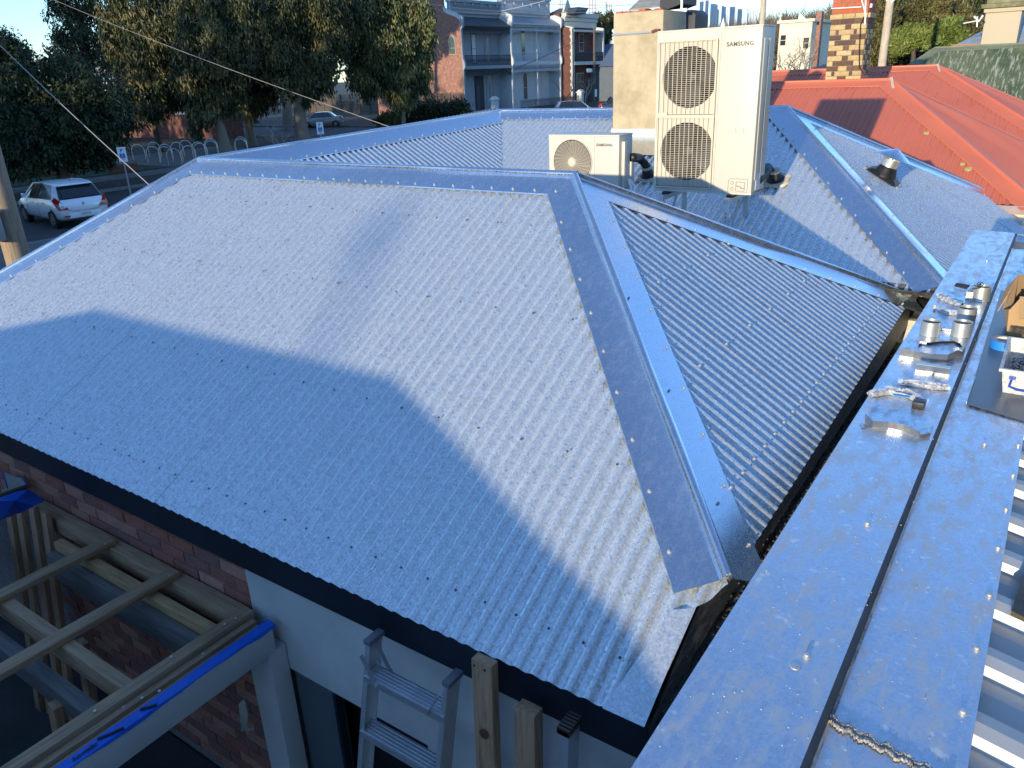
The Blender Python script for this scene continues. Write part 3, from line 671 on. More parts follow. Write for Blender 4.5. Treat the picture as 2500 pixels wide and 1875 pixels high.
mb = MB(); ribbed(mb, [pB + top * 0.03, pB + top * 0.14, pB + top * 0.20 + Vector((-0.07, 0.0, 0.02)), Vector((sx1 + 0.05, YS + 0.2, sz0 + 0.30))], 0.045, 12, 18); mb.build('ribbed_hose', BLACKP, root, smooth=True, angle=80)
mb = MB(); mb.lathe(pB, [(0.08, 0.01), (0.08, 0.028), (0.058, 0.04), (0.05, 0.10)], 14, ns2); mb.build('rubber_boot', BLACKP, root, smooth=True)
foam_pad(root, pB, ns2, 0.12, 0.11, 6)
mb = MB(); mb.lathe(pB + ns2 * 0.10, [(0.053, 0), (0.056, 0.004), (0.056, 0.022), (0.05, 0.026)], 14, ns2); mb.build('sealant_collar', FOAM, root, smooth=True)
WHITEP = paint('white plastic', (0.78, 0.78, 0.76), 0.4, 0, 0.03, 3, None, 0)
root = thing('pipe_bundle', 'white lagged pipes dropping from the low unit to the roof', 'pipe', (sx1 + 0.1, YS + 0.2, s2z(YS + 0.2)))
for k, (dx, dy) in enumerate(((0.0, 0.0), (0.035, 0.02))):
    mb = MB(); mb.tube([(sx1 + 0.045, YS + 0.12 + dy, sz0 + 0.10), (sx1 + 0.09 + dx, YS + 0.10 + dy, sz0 + 0.02), (sx1 + 0.08 + dx, YS + 0.02, sz0 - 0.12), (sx1 + 0.06 + dx, YS - 0.05, s2z(YS - 0.05) + 0.03)], 0.014, 8); mb.build('lagged_pipe', WHITEP, root, smooth=True)
# ---- cowl on the east face of wing 2
nE = ne2; pC = on_plane(2154, 434, tuple(R2E), (E2, 0, 1)); cow = thing('flue_cowl', 'short zinc flue with a conical rain cap on the far east roof face', 'vent', pC)
mb = MB()
K = 8
u = Vector((1, 0, -E2)).normalized(); v = Vector((0, 1, 0))
base = [pC + nE * 0.012 + u * (0.17 * a) + v * (0.13 * b_) for a, b_ in ((-1, -1), (1, -1), (1, 1), (-1, 1))]
mid = [pC + nE * 0.05 + u * (0.12 * a) + v * (0.10 * b_) for a, b_ in ((-1, -1), (1, -1), (1, 1), (-1, 1))]
mb.add(base + mid, [(0, 1, 5, 4), (1, 2, 6, 5), (2, 3, 7, 6), (3, 0, 4, 7), (4, 5, 6, 7)])
AXC = (nE * 0.75 + Vector((0, 0.05, 0.35))).normalized()
mb.lathe(pC + nE * 0.02, [(0.125, 0), (0.11, 0.03), (0.095, 0.07), (0.085, 0.10)], 18, AXC); mb.build('rubber_boot', BLACKP, cow, bevel=0.006)
mb = MB(); mb.lathe(pC + AXC * 0.08, [(0.080, 0), (0.080, 0.11)], 24, AXC, caps=False); mb.build('flue_tube', TUBE, cow, smooth=True)
mb = MB(); mb.lathe(pC + AXC * 0.215, [(0.17, 0), (0.165, 0.004), (0.004, 0.085), (0.0, 0.085)], 32, AXC); mb.build('conical_cap', CAP, cow, smooth=True)
for a in (0.4, 2.5, 4.6):
    mb = MB(); mb.bar(pC + AXC * 0.15 + Vector((0.079 * math.cos(a), 0.079 * math.sin(a), 0)), pC + AXC * 0.235 + Vector((0.095 * math.cos(a), 0.095 * math.sin(a), 0)), 0.016, 0.002, (math.cos(a), math.sin(a), 0)); mb.build('cap_strap', TUBE, cow)
foam_pad(cow, pC + u * 0.17, nE, 0.035, 0.12, 8, 0.016); foam_pad(cow, pC - u * 0.17, nE, 0.035, 0.12, 9, 0.016)
# ---- chimney stack with cowls behind the rendered chimney
yb = 10.4
def Q(px, py, y=yb): return on_y(px, py, y)
bk = thing('dark_chimney', 'dark painted chimney half hidden behind the rendered chimney and tall unit', 'chimney', Q(1650, 120))
a = Q(1625, 70); b_ = Q(1697, 22)
mb = MB(); z0_ = nN2 and (R2E.z - 0.53 * (yb - 9.0)) - 0.1
mb.prism([(a.x, yb, z0_), (b_.x + 0.01, yb, z0_), (b_.x + 0.01, yb, b_.z - 0.06), (b_.x - 0.06, yb, b_.z), (a.x, yb, b_.z - 0.01)], (0, 0.45, 0)); mb.build('chimney_shaft', paint('charcoal paint', (0.022, 0.026, 0.030), 0.6), bk, bevel=0.01)
mb = MB(); p0 = Q(1537, 32, 10.3); p1 = Q(1612, 22, 10.3)
rf = [Q(1535, 26, 10.3), Q(1610, 18, 10.3), Q(1627, -6, 10.3), Q(1556, -6, 10.3)]
mb.prism([rf[0], rf[1], rf[1] + Vector((0.0, 0.5, 0.22)), rf[0] + Vector((0.0, 0.5, 0.22))], (0, 0, 0.012)); ck = thing('tin_chimney_cover', 'small grey corrugated iron cover on the stack behind the rendered chimney', 'chimney cover', rf[0])
mb.build('iron_sheet', paint('weathered iron', (0.32, 0.31, 0.28), 0.8, 0.1, 0.25, 12, None, 0.4), ck)
mb = MB(); mb.box((rf[0].x + 0.02, 10.32, -1.35), (rf[1].x + 0.0, 10.78, rf[1].z - 0.01)); mb.build('stack', paint('cream stack', (0.50, 0.46, 0.36), 0.9, 0, 0.1, 6), ck)
mb = MB(); mb.prism([(rf[1].x + 0.005, 10.3, rf[1].z - 0.06), (rf[1].x + 0.30, 10.3, rf[1].z + 0.02), (rf[1].x + 0.30, 10.3, rf[1].z + 0.10), (rf[1].x + 0.15, 10.3, rf[1].z + 0.17), (rf[1].x + 0.005, 10.3, rf[1].z + 0.08)], (0, 0.5, 0)); mb.build('dark_gable', NAVY, ck)
pl = thing('flue_pipe', 'slim white pipe with a cross arm behind the tall unit', 'pipe', Q(1660, 90, 10.2))
mb = MB(); mb.tube([Q(1658, 300, 10.2), Q(1665, -20, 10.2)], 0.016, 8); mb.build('upright', WHITEP, pl, smooth=True)
mb = MB(); mb.bar(Q(1628, 30, 10.2), Q(1677, 24, 10.2), 0.03, 0.04); mb.build('cross_arm', WHITEP, pl)
mb = MB(); mb.bar(Q(1620, 20, 10.15), Q(1616, 70, 10.15), 0.05, 0.02, (0, 1, 0)); mb.build('side_strip', WHITEP, pl)

# ================================================================== parapet with its capping, and what lies on it
HC = -1.12
par = thing('parapet_wall', 'parapet capped with scuffed flat zinc sheets along the right side, tools and offcuts lying on it', 'wall', (-0.2, 3.5, -2.3))
PL, PS, PR = -0.429, -0.186, 0.050; PY0, PY1 = 0.25, 6.16
mb = MB(); mb.box((-0.36, PY0, -4.3), (-0.02, PY1 - 0.15, HC - 0.03)); mb.build('wall_body', paint('parapet blockwork', (0.35, 0.34, 0.32), 0.9, 0, 0.15, 8, None, 0.5), par)
mb = MB(); mb.box((PL, PY0, HC - 0.012), (PS, PY1, HC)); mb.box((PL - 0.0, PY0, HC - 0.10), (PL + 0.0015, PY1, HC - 0.0125)); mb.build('left_capping_sheet', FLASH, par)
mb = MB()
yb0, yb1 = PY0, PY1 - 0.42
mb.prism([(PS + 0.0005, yb0, HC - 0.0125), (PS + 0.016, yb0, HC - 0.024), (PR, yb0, HC - 0.020), (PR, yb0, HC - 0.022), (PS + 0.0005, yb0, HC - 0.03)], (0, yb1 - yb0, 0))
mb.box((PR - 0.0015, PY0, HC - 0.06), (PR, yb1, HC - 0.0225)); mb.build('right_capping_sheet', FLASH, par)
mb = MB(); mb.prism([(PS - 0.001, PY0, HC + 0.0006), (PS + 0.011, PY0, HC - 0.004), (PS + 0.011, PY0, HC - 0.018), (PS - 0.001, PY0, HC - 0.002)], (0, PY1 - PY0 - 0.02, 0)); mb.build('standing_edge', paint('shade-dark folded edge', (0.05, 0.065, 0.085), 0.6, 0.3, 0.2, 12), par, bevel=0.001)  # dark colour stands in for shade on the folded step
mb = MB(); mb.prism([(PL + 0.06, PY1 + 0.004, HC - 0.004), (PR + 0.05, PY1 - 0.10, HC - 0.004), (PR + 0.2, PY1 - 0.06, HC - 0.03), (PR + 0.2, PY1 + 0.02, HC - 0.03), (PL + 0.06, PY1 + 0.10, HC - 0.03)], (0, 0, -0.002)); mb.build('end_capping_sheet', FLASH, par)
for (x, y) in ((0.031, 1.573), (0.028, 1.369), (0.036, 1.781), (0.036, 2.001), (0.038, 2.215), (0.040, 2.435), (0.040, 2.66), (0.028, 1.203), (-0.048, 2.618), (-0.253, 1.92), (-0.251, 1.345), (-0.27, 5.2)):
    mb = MB(); zc = HC - (0.021 if x > PS else 0.0)
    mb.lathe((x, y, zc), [(0.0085, 0), (0.0085, 0.0015), (0.0055, 0.002), (0.0055, 0.0075), (0.0040, 0.008)], 12); mb.build('cap_screw', SCREW, par, smooth=True, angle=30)
mb = MB(); mb.lathe((-0.262, 1.305, HC), [(0.011, 0), (0.010, 0.0015), (0.004, 0.0025)], 14); mb.build('cover_dimple', SCREW, par, smooth=True)
# sealant bead
SEAL = paint('smeared grey sealant', (0.42, 0.39, 0.34), 0.7, 0, 0.3, 60, None, 0.6, 120)
q = random.Random(21); mb = MB(); K = 130; a = Vector((-0.176, 1.222, HC - 0.021)); b_ = Vector((0.03, 1.188, HC - 0.020)); vs = []
for i in range(K + 1):
    p = a.lerp(b_, i / K) + Vector((0, 0.004 * math.sin(i * 0.31) + q.uniform(-0.0015, 0.0015), 0)); wdt = 0.0115 + q.uniform(-0.003, 0.004)
    for off, h in ((-wdt, 0.0005), (-wdt * 0.8, 0.004 + q.uniform(-.001, .002)), (-wdt * 0.35, 0.0045 + q.uniform(-.0015, .0015)), (-0.001, 0.0015), (0.0015, 0.0018), (wdt * 0.35, 0.0045 + q.uniform(-.0015, .0015)), (wdt * 0.8, 0.0035 + q.uniform(-.001, .002)), (wdt, 0.0005)):
        vs.append(p + Vector((0, off, h)))
mb.add(vs, [(i * 8 + k, (i + 1) * 8 + k, (i + 1) * 8 + k + 1, i * 8 + k + 1) for i in range(K) for k in range(7)]); mb.build('sealant_bead', SEAL, par, smooth=True)
q = random.Random(8); mb = MB()
for i in range(420):
    x = q.uniform(PL + 0.01, PR - 0.01); y = 0.9 + 4.9 * q.random() ** 1.5; s_ = q.uniform(0.0007, 0.0020); mb.lathe((x, y, HC - (0.021 if x > PS + 0.02 else 0)), [(s_, 0), (s_ * 0.6, s_)], 5)
mb.build('metal_swarf', SCREW, par, kind='stuff')
# ---- short zinc tubes
def tube_bit(px, py, r, h, label, axis=(0, 0, 1)):
    c = on_z(px, py, HC + 0.001)
    t = thing('tube_offcut', label, 'tube', c, 'short zinc tubes standing on the parapet')
    mb = MB(); mb.lathe(c, [(r - 0.0022, 0.001), (r, 0.0), (r, h), (r - 0.0022, h), (r - 0.0022, 0.001)], 36, axis, caps=False); mb.build('tube_wall', TUBE, t, smooth=True, angle=50)
    return t
tube_bit(2269, 817, 0.039, 0.062, 'zinc tube offcut nearest the left edge, beside its twin')
tube_bit(2345, 819, 0.039, 0.062, 'zinc tube offcut in front, right of the leftmost tube')
tube_bit(2357, 783, 0.039, 0.062, 'zinc tube offcut just behind the right front tube')
tube_bit(2392, 733, 0.041, 0.072, 'farthest zinc tube offcut, steel clip hooked over its rim')
# ---- folded steel brackets
def plate(name, label, polys, th=0.0018, mat=None, cat='bracket', extra=None):
    c = sum((Vector(p) for p in polys[0]), Vector()) / len(polys[0]); t = thing(name, label, cat, (c.x, c.y, HC), None)
    for i, P in enumerate(polys):
        P = [Vector(p) for p in P]; n = (P[1] - P[0]).cross(P[2] - P[0]).normalized(); mb = MB(); mb.prism(P, n * th)
        mb.build('steel_plate' if i == 0 else 'folded_tab', mat or STEEL, t, bevel=0.0005)
    return t
Zc = HC + 0.003
def at_h(px, py, h): return on_z(px, py, HC + h)
def c6(x, y): return (2000 + x * .3014, 600 + y * .3014)
def strip_v(pts_px, h0, h1, name, label, mat=None, tabs=(), bow=0.0, cat='bracket'):
    """an upright strip of bent sheet standing on edge, from points along its foot"""
    F = [at_h(*c6(*p), h0) for p in pts_px]; t = thing(name, label, cat, (F[0].x, F[0].y, HC))
    mb = MB(); up = Vector((0, -0.25, 1)).normalized() * (h1 - h0); vs = []
    for f in F: vs += [f, f + up]
    n = len(F); th = Vector((0, 0.0018, 0)); vs2 = [v_ + th for v_ in vs]
    mb.add(vs + vs2, [(2 * i, 2 * i + 2, 2 * i + 3, 2 * i + 1) for i in range(n - 1)] + [(2 * n + 2 * i + 1, 2 * n + 2 * i + 3, 2 * n + 2 * i + 2, 2 * n + 2 * i) for i in range(n - 1)]
           + [(2 * i + 1, 2 * i + 3, 2 * n + 2 * i + 3, 2 * n + 2 * i + 1) for i in range(n - 1)] + [(0, 1, 2 * n + 1, 2 * n), (2 * n - 2, 4 * n - 2, 4 * n - 1, 2 * n - 1)])
    mb.build('steel_plate', mat or STEEL, t)
    return t, F, up
t, F, up = strip_v([(430, 1470), (560, 1475), (680, 1500), (810, 1555)], 0.0, 0.026, 'bent_bracket', 'bent bare steel bracket at the near end of the row, rust spot on its web')
mb = MB(); a = F[0]; mb.prism([a, a + Vector((-0.030, 0.034, 0)), a + Vector((-0.030, 0.034, 0.0)) + up * 1.25, a + up], (0.0012, 0.0012, 0)); mb.build('folded_tab', STEEL, t)
mb = MB(); a = F[0]; mb.prism([a + Vector((-0.001, 0, 0.001)), a + Vector((-0.040, 0.008, 0.001)), a + Vector((-0.026, -0.030, 0.001))], (0, 0, 0.0016)); mb.build('folded_tab', STEEL, t)
mb = MB(); a = F[-1]; mb.prism([a, a + Vector((0.026, 0.030, 0)), a + Vector((0.026, 0.030, 0)) + up * 0.5, a + up * 0.5], (0.001, -0.001, 0)); mb.build('folded_tab', STEEL, t)
mb = MB(); mb.lathe(F[1] + up * 0.5 + Vector((0.018, -0.001, 0)), [(0.0045, 0), (0.0038, 0.0012)], 10, (0, -1, 0)); mb.build('rust_spot', paint('rust', (0.30, 0.10, 0.04), 0.9), t)
t, F, up = strip_v([(655, 890), (760, 905), (900, 935), (1035, 940), (1120, 900), (1175, 880)], 0.0, 0.034, 'bent_bracket', 'long bent steel bracket lying across the capping below the two front tubes')
mb = MB(); a = F[-2]; mb.prism([a + up, a + up + Vector((0.006, 0.03, 0.004)), a + up + Vector((0.018, 0.03, 0.0)), a + up + Vector((0.014, 0, -0.004))], (0, 0, 0.0012)); mb.build('folded_tab', STEEL, t)
mb = MB(); a = F[0]; mb.prism([a + Vector((0.0, 0.002, 0.001)), F[1] + Vector((0, 0.05, 0.001)), F[2] + Vector((0, 0.055, 0.001)), F[2] + Vector((0, 0.002, 0.001)), F[1] + Vector((0, 0.002, 0.001))], (0, 0, 0.0012)); mb.build('folded_tab', STEEL, t)
t, F, up = strip_v([(780, 1005), (910, 1020), (1055, 1045)], 0.0, 0.026, 'angle_bracket', 'short dull steel angle between the long bracket and the wrapped clamps')
mb = MB(); mb.prism([F[0] + up, F[2] + up, F[2] + up + Vector((0, 0.028, 0)), F[0] + up + Vector((0, 0.028, 0))], (0, 0, 0.0016)); mb.build('folded_tab', STEEL, t)
mb = MB(); mb.lathe(F[1] + Vector((0.01, -0.035, -0.001)), [(0.006, 0), (0.004, 0.002), (0.003, 0.010)], 8); mb.build('stud', STEEL, t)
# black-and-steel curved strap behind the tubes
t, F, up = strip_v([(805, 815), (840, 800), (900, 800), (1000, 790), (1090, 790), (1140, 810), (1170, 850)], 0.0, 0.010, 'rubber_strap', 'black curved rubber strap behind the long bent bracket', BLACKP, cat='strap')
mb = MB(); a = F[1]; mb.box((a.x - 0.012, a.y - 0.012, a.z), (a.x + 0.014, a.y - 0.004, a.z + 0.016)); mb.build('white_buckle', WHITEP, t, bevel=0.001)
# clip hooked over the farthest tube
cp = on_z(2383, 735, HC); t = thing('steel_clip', 'dark steel clip hooked over the rim of the farthest tube', 'clip', cp)
for dx in (0.0, 0.010):
    mb = MB(); P = [cp + Vector((-0.05 + dx, -0.03, 0.03)), cp + Vector((-0.03 + dx, -0.03, 0.065)), cp + Vector((0.0 + dx, -0.02, 0.072)), cp + Vector((0.008 + dx, -0.01, 0.088)), cp + Vector((0.0 + dx, -0.008, 0.098)), cp + Vector((-0.008 + dx, -0.010, 0.088)), cp + Vector((0.0 + dx, -0.015, 0.075))]
    mb.tube(P, 0.0022, 6); mb.build('wire', paint('dark wire', (0.05, 0.045, 0.04), 0.4, 0.7), t, smooth=True)
mb = MB(); mb.box((cp.x - 0.045, cp.y - 0.035, HC + 0.002), (cp.x - 0.015, cp.y - 0.030, HC + 0.050)); mb.build('clip_plate', STEEL, t)
# plastic-wrapped clamps
WRAP = clear_plastic('crinkled clear wrap', 0.45)
BLUEP = paint('blue label', (0.03, 0.30, 0.62), 0.4, 0, 0.1, 10, None, 0)
def wrapped(pts_px, h, wdt, label, blue=None, seed=1, body=None):
    P = [at_h(*c6(*p), h * 0.35) for p in pts_px]; t = thing('wrapped_clamp', label, 'clamp', (P[0].x, P[0].y, HC))
    m = MB(); m.tube([p.lerp(P[len(P) // 2], 0.12) for p in P], [h * 0.28] * len(P), 6); m.build('clamp_body', body or paint('black clamp', (0.03, 0.028, 0.026), 0.35, 0.3), t, bevel=0.001)
    q = random.Random(seed); m = MB(); n = 10; K = 26; vs = []
    for i in range(K + 1):
        s_ = i / K * (len(P) - 1); j = min(int(s_), len(P) - 2); p = P[j].lerp(P[j + 1], s_ - j); tt = (P[j + 1] - P[j]).normalized(); sd_ = tt.cross(Vector((0, 0, 1))).normalized()
        env = 0.55 + 0.6 * math.sin(math.pi * (0.12 + 0.8 * i / K))
        for k in range(n):
            a = 2 * math.pi * k / n; r1 = wdt * env * q.uniform(0.75, 1.2); r2 = h * 0.5 * env * q.uniform(0.7, 1.25)
            v_ = p + sd_ * (math.cos(a) * r1) + Vector((0, 0, 1)) * (math.sin(a) * r2); v_.z = max(v_.z, HC + 0.001); vs.append(v_)
    m.add(vs, [(i * n + k, i * n + (k + 1) % n, (i + 1) * n + (k + 1) % n, (i + 1) * n + k) for i in range(K) for k in range(n)])
    m.build('clear_wrap', WRAP, t, smooth=True, angle=25)
    if blue:
        a = at_h(*c6(*blue[0]), h * 0.85); b2 = at_h(*c6(*blue[1]), h * 0.85); m = MB(); m.bar(a, b2, 0.017, 0.003); m.build('blue_label', BLUEP, t)
    return t
wrapped([(410, 1200), (560, 1175), (700, 1195), (870, 1265)], 0.030, 0.018, 'clamp in clear wrap with a blue label, next to the nearest bent bracket', ((600, 1205), (735, 1225)), 3)
wrapped([(640, 1100), (800, 1120), (940, 1140), (1060, 1150)], 0.028, 0.017, 'clamp in clear wrap with red print, behind the blue-labelled one', None, 5)
wrapped([(965, 390), (1010, 420), (1090, 455), (1165, 480)], 0.030, 0.020, 'wrapped clamp with a bright blue label, farthest up the capping', ((1040, 412), (1155, 452)), 7)
wrapped([(945, 500), (1050, 545), (1200, 545), (1280, 540)], 0.026, 0.016, 'wrapped clamp with a pale wooden end, left of the rear tubes', None, 9, STEEL)
tt = on_z(*c6(937, 500), HC + 0.016); t = thing('wood_peg', 'pale wooden peg at the left end of a wrapped clamp', 'peg', (tt.x, tt.y, HC)); mb = MB(); mb.box((tt.x - 0.005, tt.y - 0.006, HC + 0.001), (tt.x + 0.004, tt.y + 0.004, HC + 0.030)); mb.build('peg', paint('pale pine', (0.62, 0.48, 0.30), 0.8), t, bevel=0.001)
tt = on_z(*c6(760, 1310), HC); t = thing('black_block', 'small black rubber block beside the near wrapped clamp', 'block', (tt.x, tt.y, HC)); mb = MB(); mb.box((tt.x - 0.004, tt.y - 0.01, HC + 0.001), (tt.x + 0.034, tt.y + 0.025, HC + 0.024)); mb.build('block', BLACKP, t, bevel=0.002)
tt = on_z(*c6(1150, 350), HC); t = thing('black_strap', 'black flat strap lying beside the farthest tube', 'strap', (tt.x, tt.y, HC)); mb = MB(); mb.prism([tt + Vector((-0.035, 0.02, 0.004)), tt + Vector((0.025, -0.015, 0.004)), tt + Vector((0.035, 0.015, 0.016)), tt + Vector((-0.03, 0.045, 0.014))], (0, 0, 0.006)); mb.build('strap_web', paint('black webbing', (0.03, 0.03, 0.033), 0.7), t, bevel=0.001)
tt = on_z(*c6(1035, 690), HC); t = thing('steel_strip', 'little steel strip lying between the two front tubes', 'steel strip', (tt.x, tt.y, HC)); mb = MB(); mb.box((tt.x - 0.022, tt.y - 0.008, HC + 0.001), (tt.x + 0.024, tt.y + 0.008, HC + 0.010)); mb.build('strip', STEEL, t, bevel=0.001)
# ---- grey sheet, tape, tub, carton
GREYS = paint('grey painted sheet', (0.10, 0.115, 0.135), 0.33, 0.1, 0.05, 2, None, 0.03, 8)
zt_ = HC - 0.018
sh = thing('grey_sheet', 'smooth grey painted sheet lying on the right capping under the tape and tub', 'metal sheet', (0.0, 3.5, zt_))
P = [Vector((-0.131, 2.93, zt_ + 0.002)), Vector((0.20, 2.80, zt_ + 0.002)), Vector((0.20, 4.5, zt_ + 0.002)), Vector((-0.152, 4.6, zt_ + 0.002))]
mb = MB(); mb.prism(P, (0, 0, 0.0012)); mb.build('sheet', GREYS, sh)
mb = MB(); mb.box((-0.133, 2.93, zt_ + 0.0035), (-0.1315, 3.2, zt_ + 0.012)); mb.build('folded_edge', FLASH, sh)
BLUE = paint('painters tape blue', (0.02, 0.22, 0.68), 0.5, 0, 0.05, 10, None, 0)
c = on_z(2452, 849, zt_ + 0.004); t = thing('tape_roll', 'roll of blue masking tape on the grey sheet', 'tape', c)
mb = MB(); mb.lathe(c, [(0.038, 0.0), (0.054, 0.0), (0.054, 0.036), (0.038, 0.036)], 36, caps=False); mb.build('tape_wound', BLUE, t, smooth=True, angle=40)
mb = MB(); mb.lathe(c, [(0.038, 0.0365), (0.0355, 0.0365), (0.0355, 0.0), (0.038, 0.0)], 36, caps=False); mb.build('cardboard_core', paint('white card core', (0.65, 0.60, 0.5), 0.8), t, smooth=True, angle=40)
mb = MB(); mb.lathe(c, [(0.0535, 0.0362), (0.0385, 0.0362)], 36, caps=False); mb.build('tape_side', paint('tape side', (0.30, 0.28, 0.34), 0.6), t)
# plastic tub
TUB = clear_plastic('milky plastic', 0.72, (0.72, 0.73, 0.72), 0.3)
z0 = zt_ + 0.004; cx0, cy0 = -0.036, 3.10; cx1, cy1 = 0.22, 3.46; hgt = 0.095
tub = thing('plastic_tub', 'milky plastic tub of screws with a blue handle at the right edge', 'tub', ((cx0 + cx1) / 2, (cy0 + cy1) / 2, z0))
mb = MB(); fl = 0.016; th = 0.003
o = [(cx0, cy0), (cx1, cy0), (cx1, cy1), (cx0, cy1)]; sg = [(-1, -1), (1, -1), (1, 1), (-1, 1)]
r0 = [(x, y, z0) for x, y in o]; r1 = [(x + fl * s[0], y + fl * s[1], z0 + hgt) for (x, y), s in zip(o, sg)]; r2 = [(x + (fl + 0.008) * s[0], y + (fl + 0.008) * s[1], z0 + hgt) for (x, y), s in zip(o, sg)]
r3 = [(x, y, z - 0.010) for x, y, z in r2]; i0 = [(x - th * s[0], y - th * s[1], z0 + th) for (x, y), s in zip(o, sg)]; i1 = [(p[0] - th * s[0], p[1] - th * s[1], p[2]) for p, s in zip(r1, sg)]
mb.add(r0 + r1 + r2 + r3 + i0 + i1, [(3, 2, 1, 0)] + [(k, (k + 1) % 4, 4 + (k + 1) % 4, 4 + k) for k in range(4)] + [(20 + k, 20 + (k + 1) % 4, 8 + (k + 1) % 4, 8 + k) for k in range(4)] + [(8 + k, 8 + (k + 1) % 4, 12 + (k + 1) % 4, 12 + k) for k in range(4)] + [(16, 17, 18, 19)] + [(20 + k, 16 + k, 16 + (k + 1) % 4, 20 + (k + 1) % 4) for k in range(4)])
mb.build('tub_body', TUB, tub, smooth=True, angle=30)
mb = MB(); mb.tube([(cx0 + 0.02, cy0 - 0.014, z0 + 0.062), (cx0 + 0.016, cy0 - 0.012, z0 + 0.030), (cx0 + 0.04, cy0 - 0.012, z0 + 0.022), (cx1, cy0 - 0.012, z0 + 0.022)], 0.0042, 8); mb.box((cx0 + 0.010, cy0 - 0.020, z0 + 0.060), (cx0 + 0.032, cy0 - 0.012, z0 + 0.070)); mb.build('handle', paint('royal blue plastic', (0.02, 0.06, 0.42), 0.35), tub, smooth=True, angle=40)
q = random.Random(2); mb = MB()
for i in range(500):
    x = q.uniform(cx0 + 0.01, cx1 - 0.01); y = q.uniform(cy0 + 0.01, cy1 - 0.01); z = z0 + 0.01 + q.random() * 0.035; a = q.uniform(0, 6.28); L = q.uniform(0.008, 0.018)
    mb.tube([(x, y, z), (x + L * math.cos(a), y + L * math.sin(a), z + q.uniform(-0.006, 0.006))], 0.002, 4)
mb.build('loose_screws', paint('mixed fixings', (0.12, 0.12, 0.14), 0.4, 0.7, 0.6, 90, None, 0), tub, kind='stuff')
# carton
CARD = paint('brown cardboard', (0.42, 0.27, 0.13), 0.85, 0, 0.08, 5, None, 0.15, 60); CARDI = paint('inner cardboard', (0.24, 0.15, 0.08), 0.9, 0, 0.1, 5, None, 0.1)
bx0, by0, bx1, by1 = -0.070, 3.82, 0.20, 4.16; bz = zt_ + 0.004; bh = 0.19
car = thing('torn_carton', 'torn brown cardboard carton with open flaps at the right edge', 'carton', ((bx0 + bx1) / 2, (by0 + by1) / 2, bz))
def slab(name, P, th, m): mm = MB(); P = [Vector(p) for p in P]; n = (P[1] - P[0]).cross(P[2] - P[0]).normalized(); mm.prism(P, n * th); return mm.build(name, m, car)
slab('front_wall', [(bx0, by0, bz), (bx1, by0, bz), (bx1, by0, bz + bh * 0.95), (bx0 + 0.02, by0, bz + bh * 0.9), (bx0 - 0.01, by0, bz + bh * 0.6)], 0.004, CARD)
slab('side_wall', [(bx0, by0, bz), (bx0 - 0.01, by0, bz + bh * 0.6), (bx0 - 0.035, by0 + 0.10, bz + bh * 0.45), (bx0 - 0.03, by0 + 0.2, bz + bh * 0.75), (bx0 - 0.01, by1, bz + bh), (bx0, by1, bz)], 0.004, CARD)
slab('rear_wall', [(bx0, by1, bz), (bx1, by1, bz), (bx1, by1, bz + bh), (bx0 - 0.01, by1, bz + bh)], 0.004, CARDI)
slab('front_flap', [(bx0 + 0.015, by0 - 0.002, bz + bh * 0.92), (bx1, by0 - 0.002, bz + bh * 0.96), (bx1, by0 - 0.07, bz + bh * 0.60), (bx0 + 0.03, by0 - 0.07, bz + bh * 0.52)], 0.004, CARD)
slab('side_flap', [(bx0 - 0.012, by1, bz + bh), (bx0 - 0.03, by0 + 0.2, bz + bh * 0.75), (bx0 - 0.06, by0 + 0.16, bz + bh * 0.30), (bx0 - 0.05, by1 - 0.06, bz + bh * 0.7)], 0.004, CARD)
mb = MB(); mb.lathe((bx0 + 0.03, by0 + 0.08, bz + bh * 0.5), [(0.018, -0.03), (0.018, 0.03)], 14, (1, 0.3, 0)); mb.build('teal_cap', paint('teal plastic', (0.0, 0.35, 0.42), 0.4), car, smooth=True)
mb = MB(); mb.tube([on_z(*c6(1412, 385), HC - 0.012), on_z(*c6(1415, 410), HC - 0.012), on_z(*c6(1445, 440), HC - 0.012)], 0.0025, 6); t = thing('string_scrap', 'short white cord scrap left of the carton', 'cord', on_z(*c6(1415, 410), HC)); mb.build('cord', WHITEP, t, smooth=True)
# ---- ribbed roof on the right with a steel plate on it
rt = thing('ribbed_roof', 'pale trapezoid-ribbed roof below the right edge of the parapet', 'roof', (0.6, 2.0, -1.3))
PALE = paint('off-white roof paint', (0.62, 0.61, 0.57), 0.45, 0, 0.05, 3, None, 0.05, 20, (0.35, 0.35, 0.35), 0.3)
pitch = 0.208; y = 1.02; zr = -1.175
while y < 5.4:
    mb = MB(); prof = [(0, 0), (0.050, 0.004), (0.098, 0.0), (0.106, 0.026), (0.140, 0.029), (0.172, 0.026), (0.184, 0.0), (0.208, 0)]
    f = lambda x: zr - 0.19 * (x - 0.05)
    vs = []
    for x in (0.02, 1.6):
        for a, h in prof: vs.append((x, y + a, f(x) + h))
    n = len(prof); mb.add(vs, [(k, n + k, n + k + 1, k + 1) for k in range(n - 1)]); mb.build('roof_rib', PALE, rt); y += pitch
mb = MB(); pp = [Vector((0.081, 1.745, 0)), Vector((0.40, 1.70, 0)), Vector((0.40, 2.3, 0)), Vector((0.105, 2.06, 0))]
for p in pp: p.z = f(p.x) + 0.031
t = thing('steel_offcut', 'drilled dark steel plate lying on the ribbed roof', 'steel plate', pp[0]); mb.prism(pp, (0, 0, 0.012)); mb.build('plate', paint('weathered plate', (0.10, 0.085, 0.065), 0.5, 0.6, 0.3, 12, None, 0.2, 40), t)
mb = MB()
for (x, y_) in ((0.105, 1.80), (0.112, 1.84), (0.12, 1.90), (0.13, 1.96)): mb.lathe((x, y_, f(x) + 0.0432), [(0.003, 0), (0.003, 0.0006)], 8)
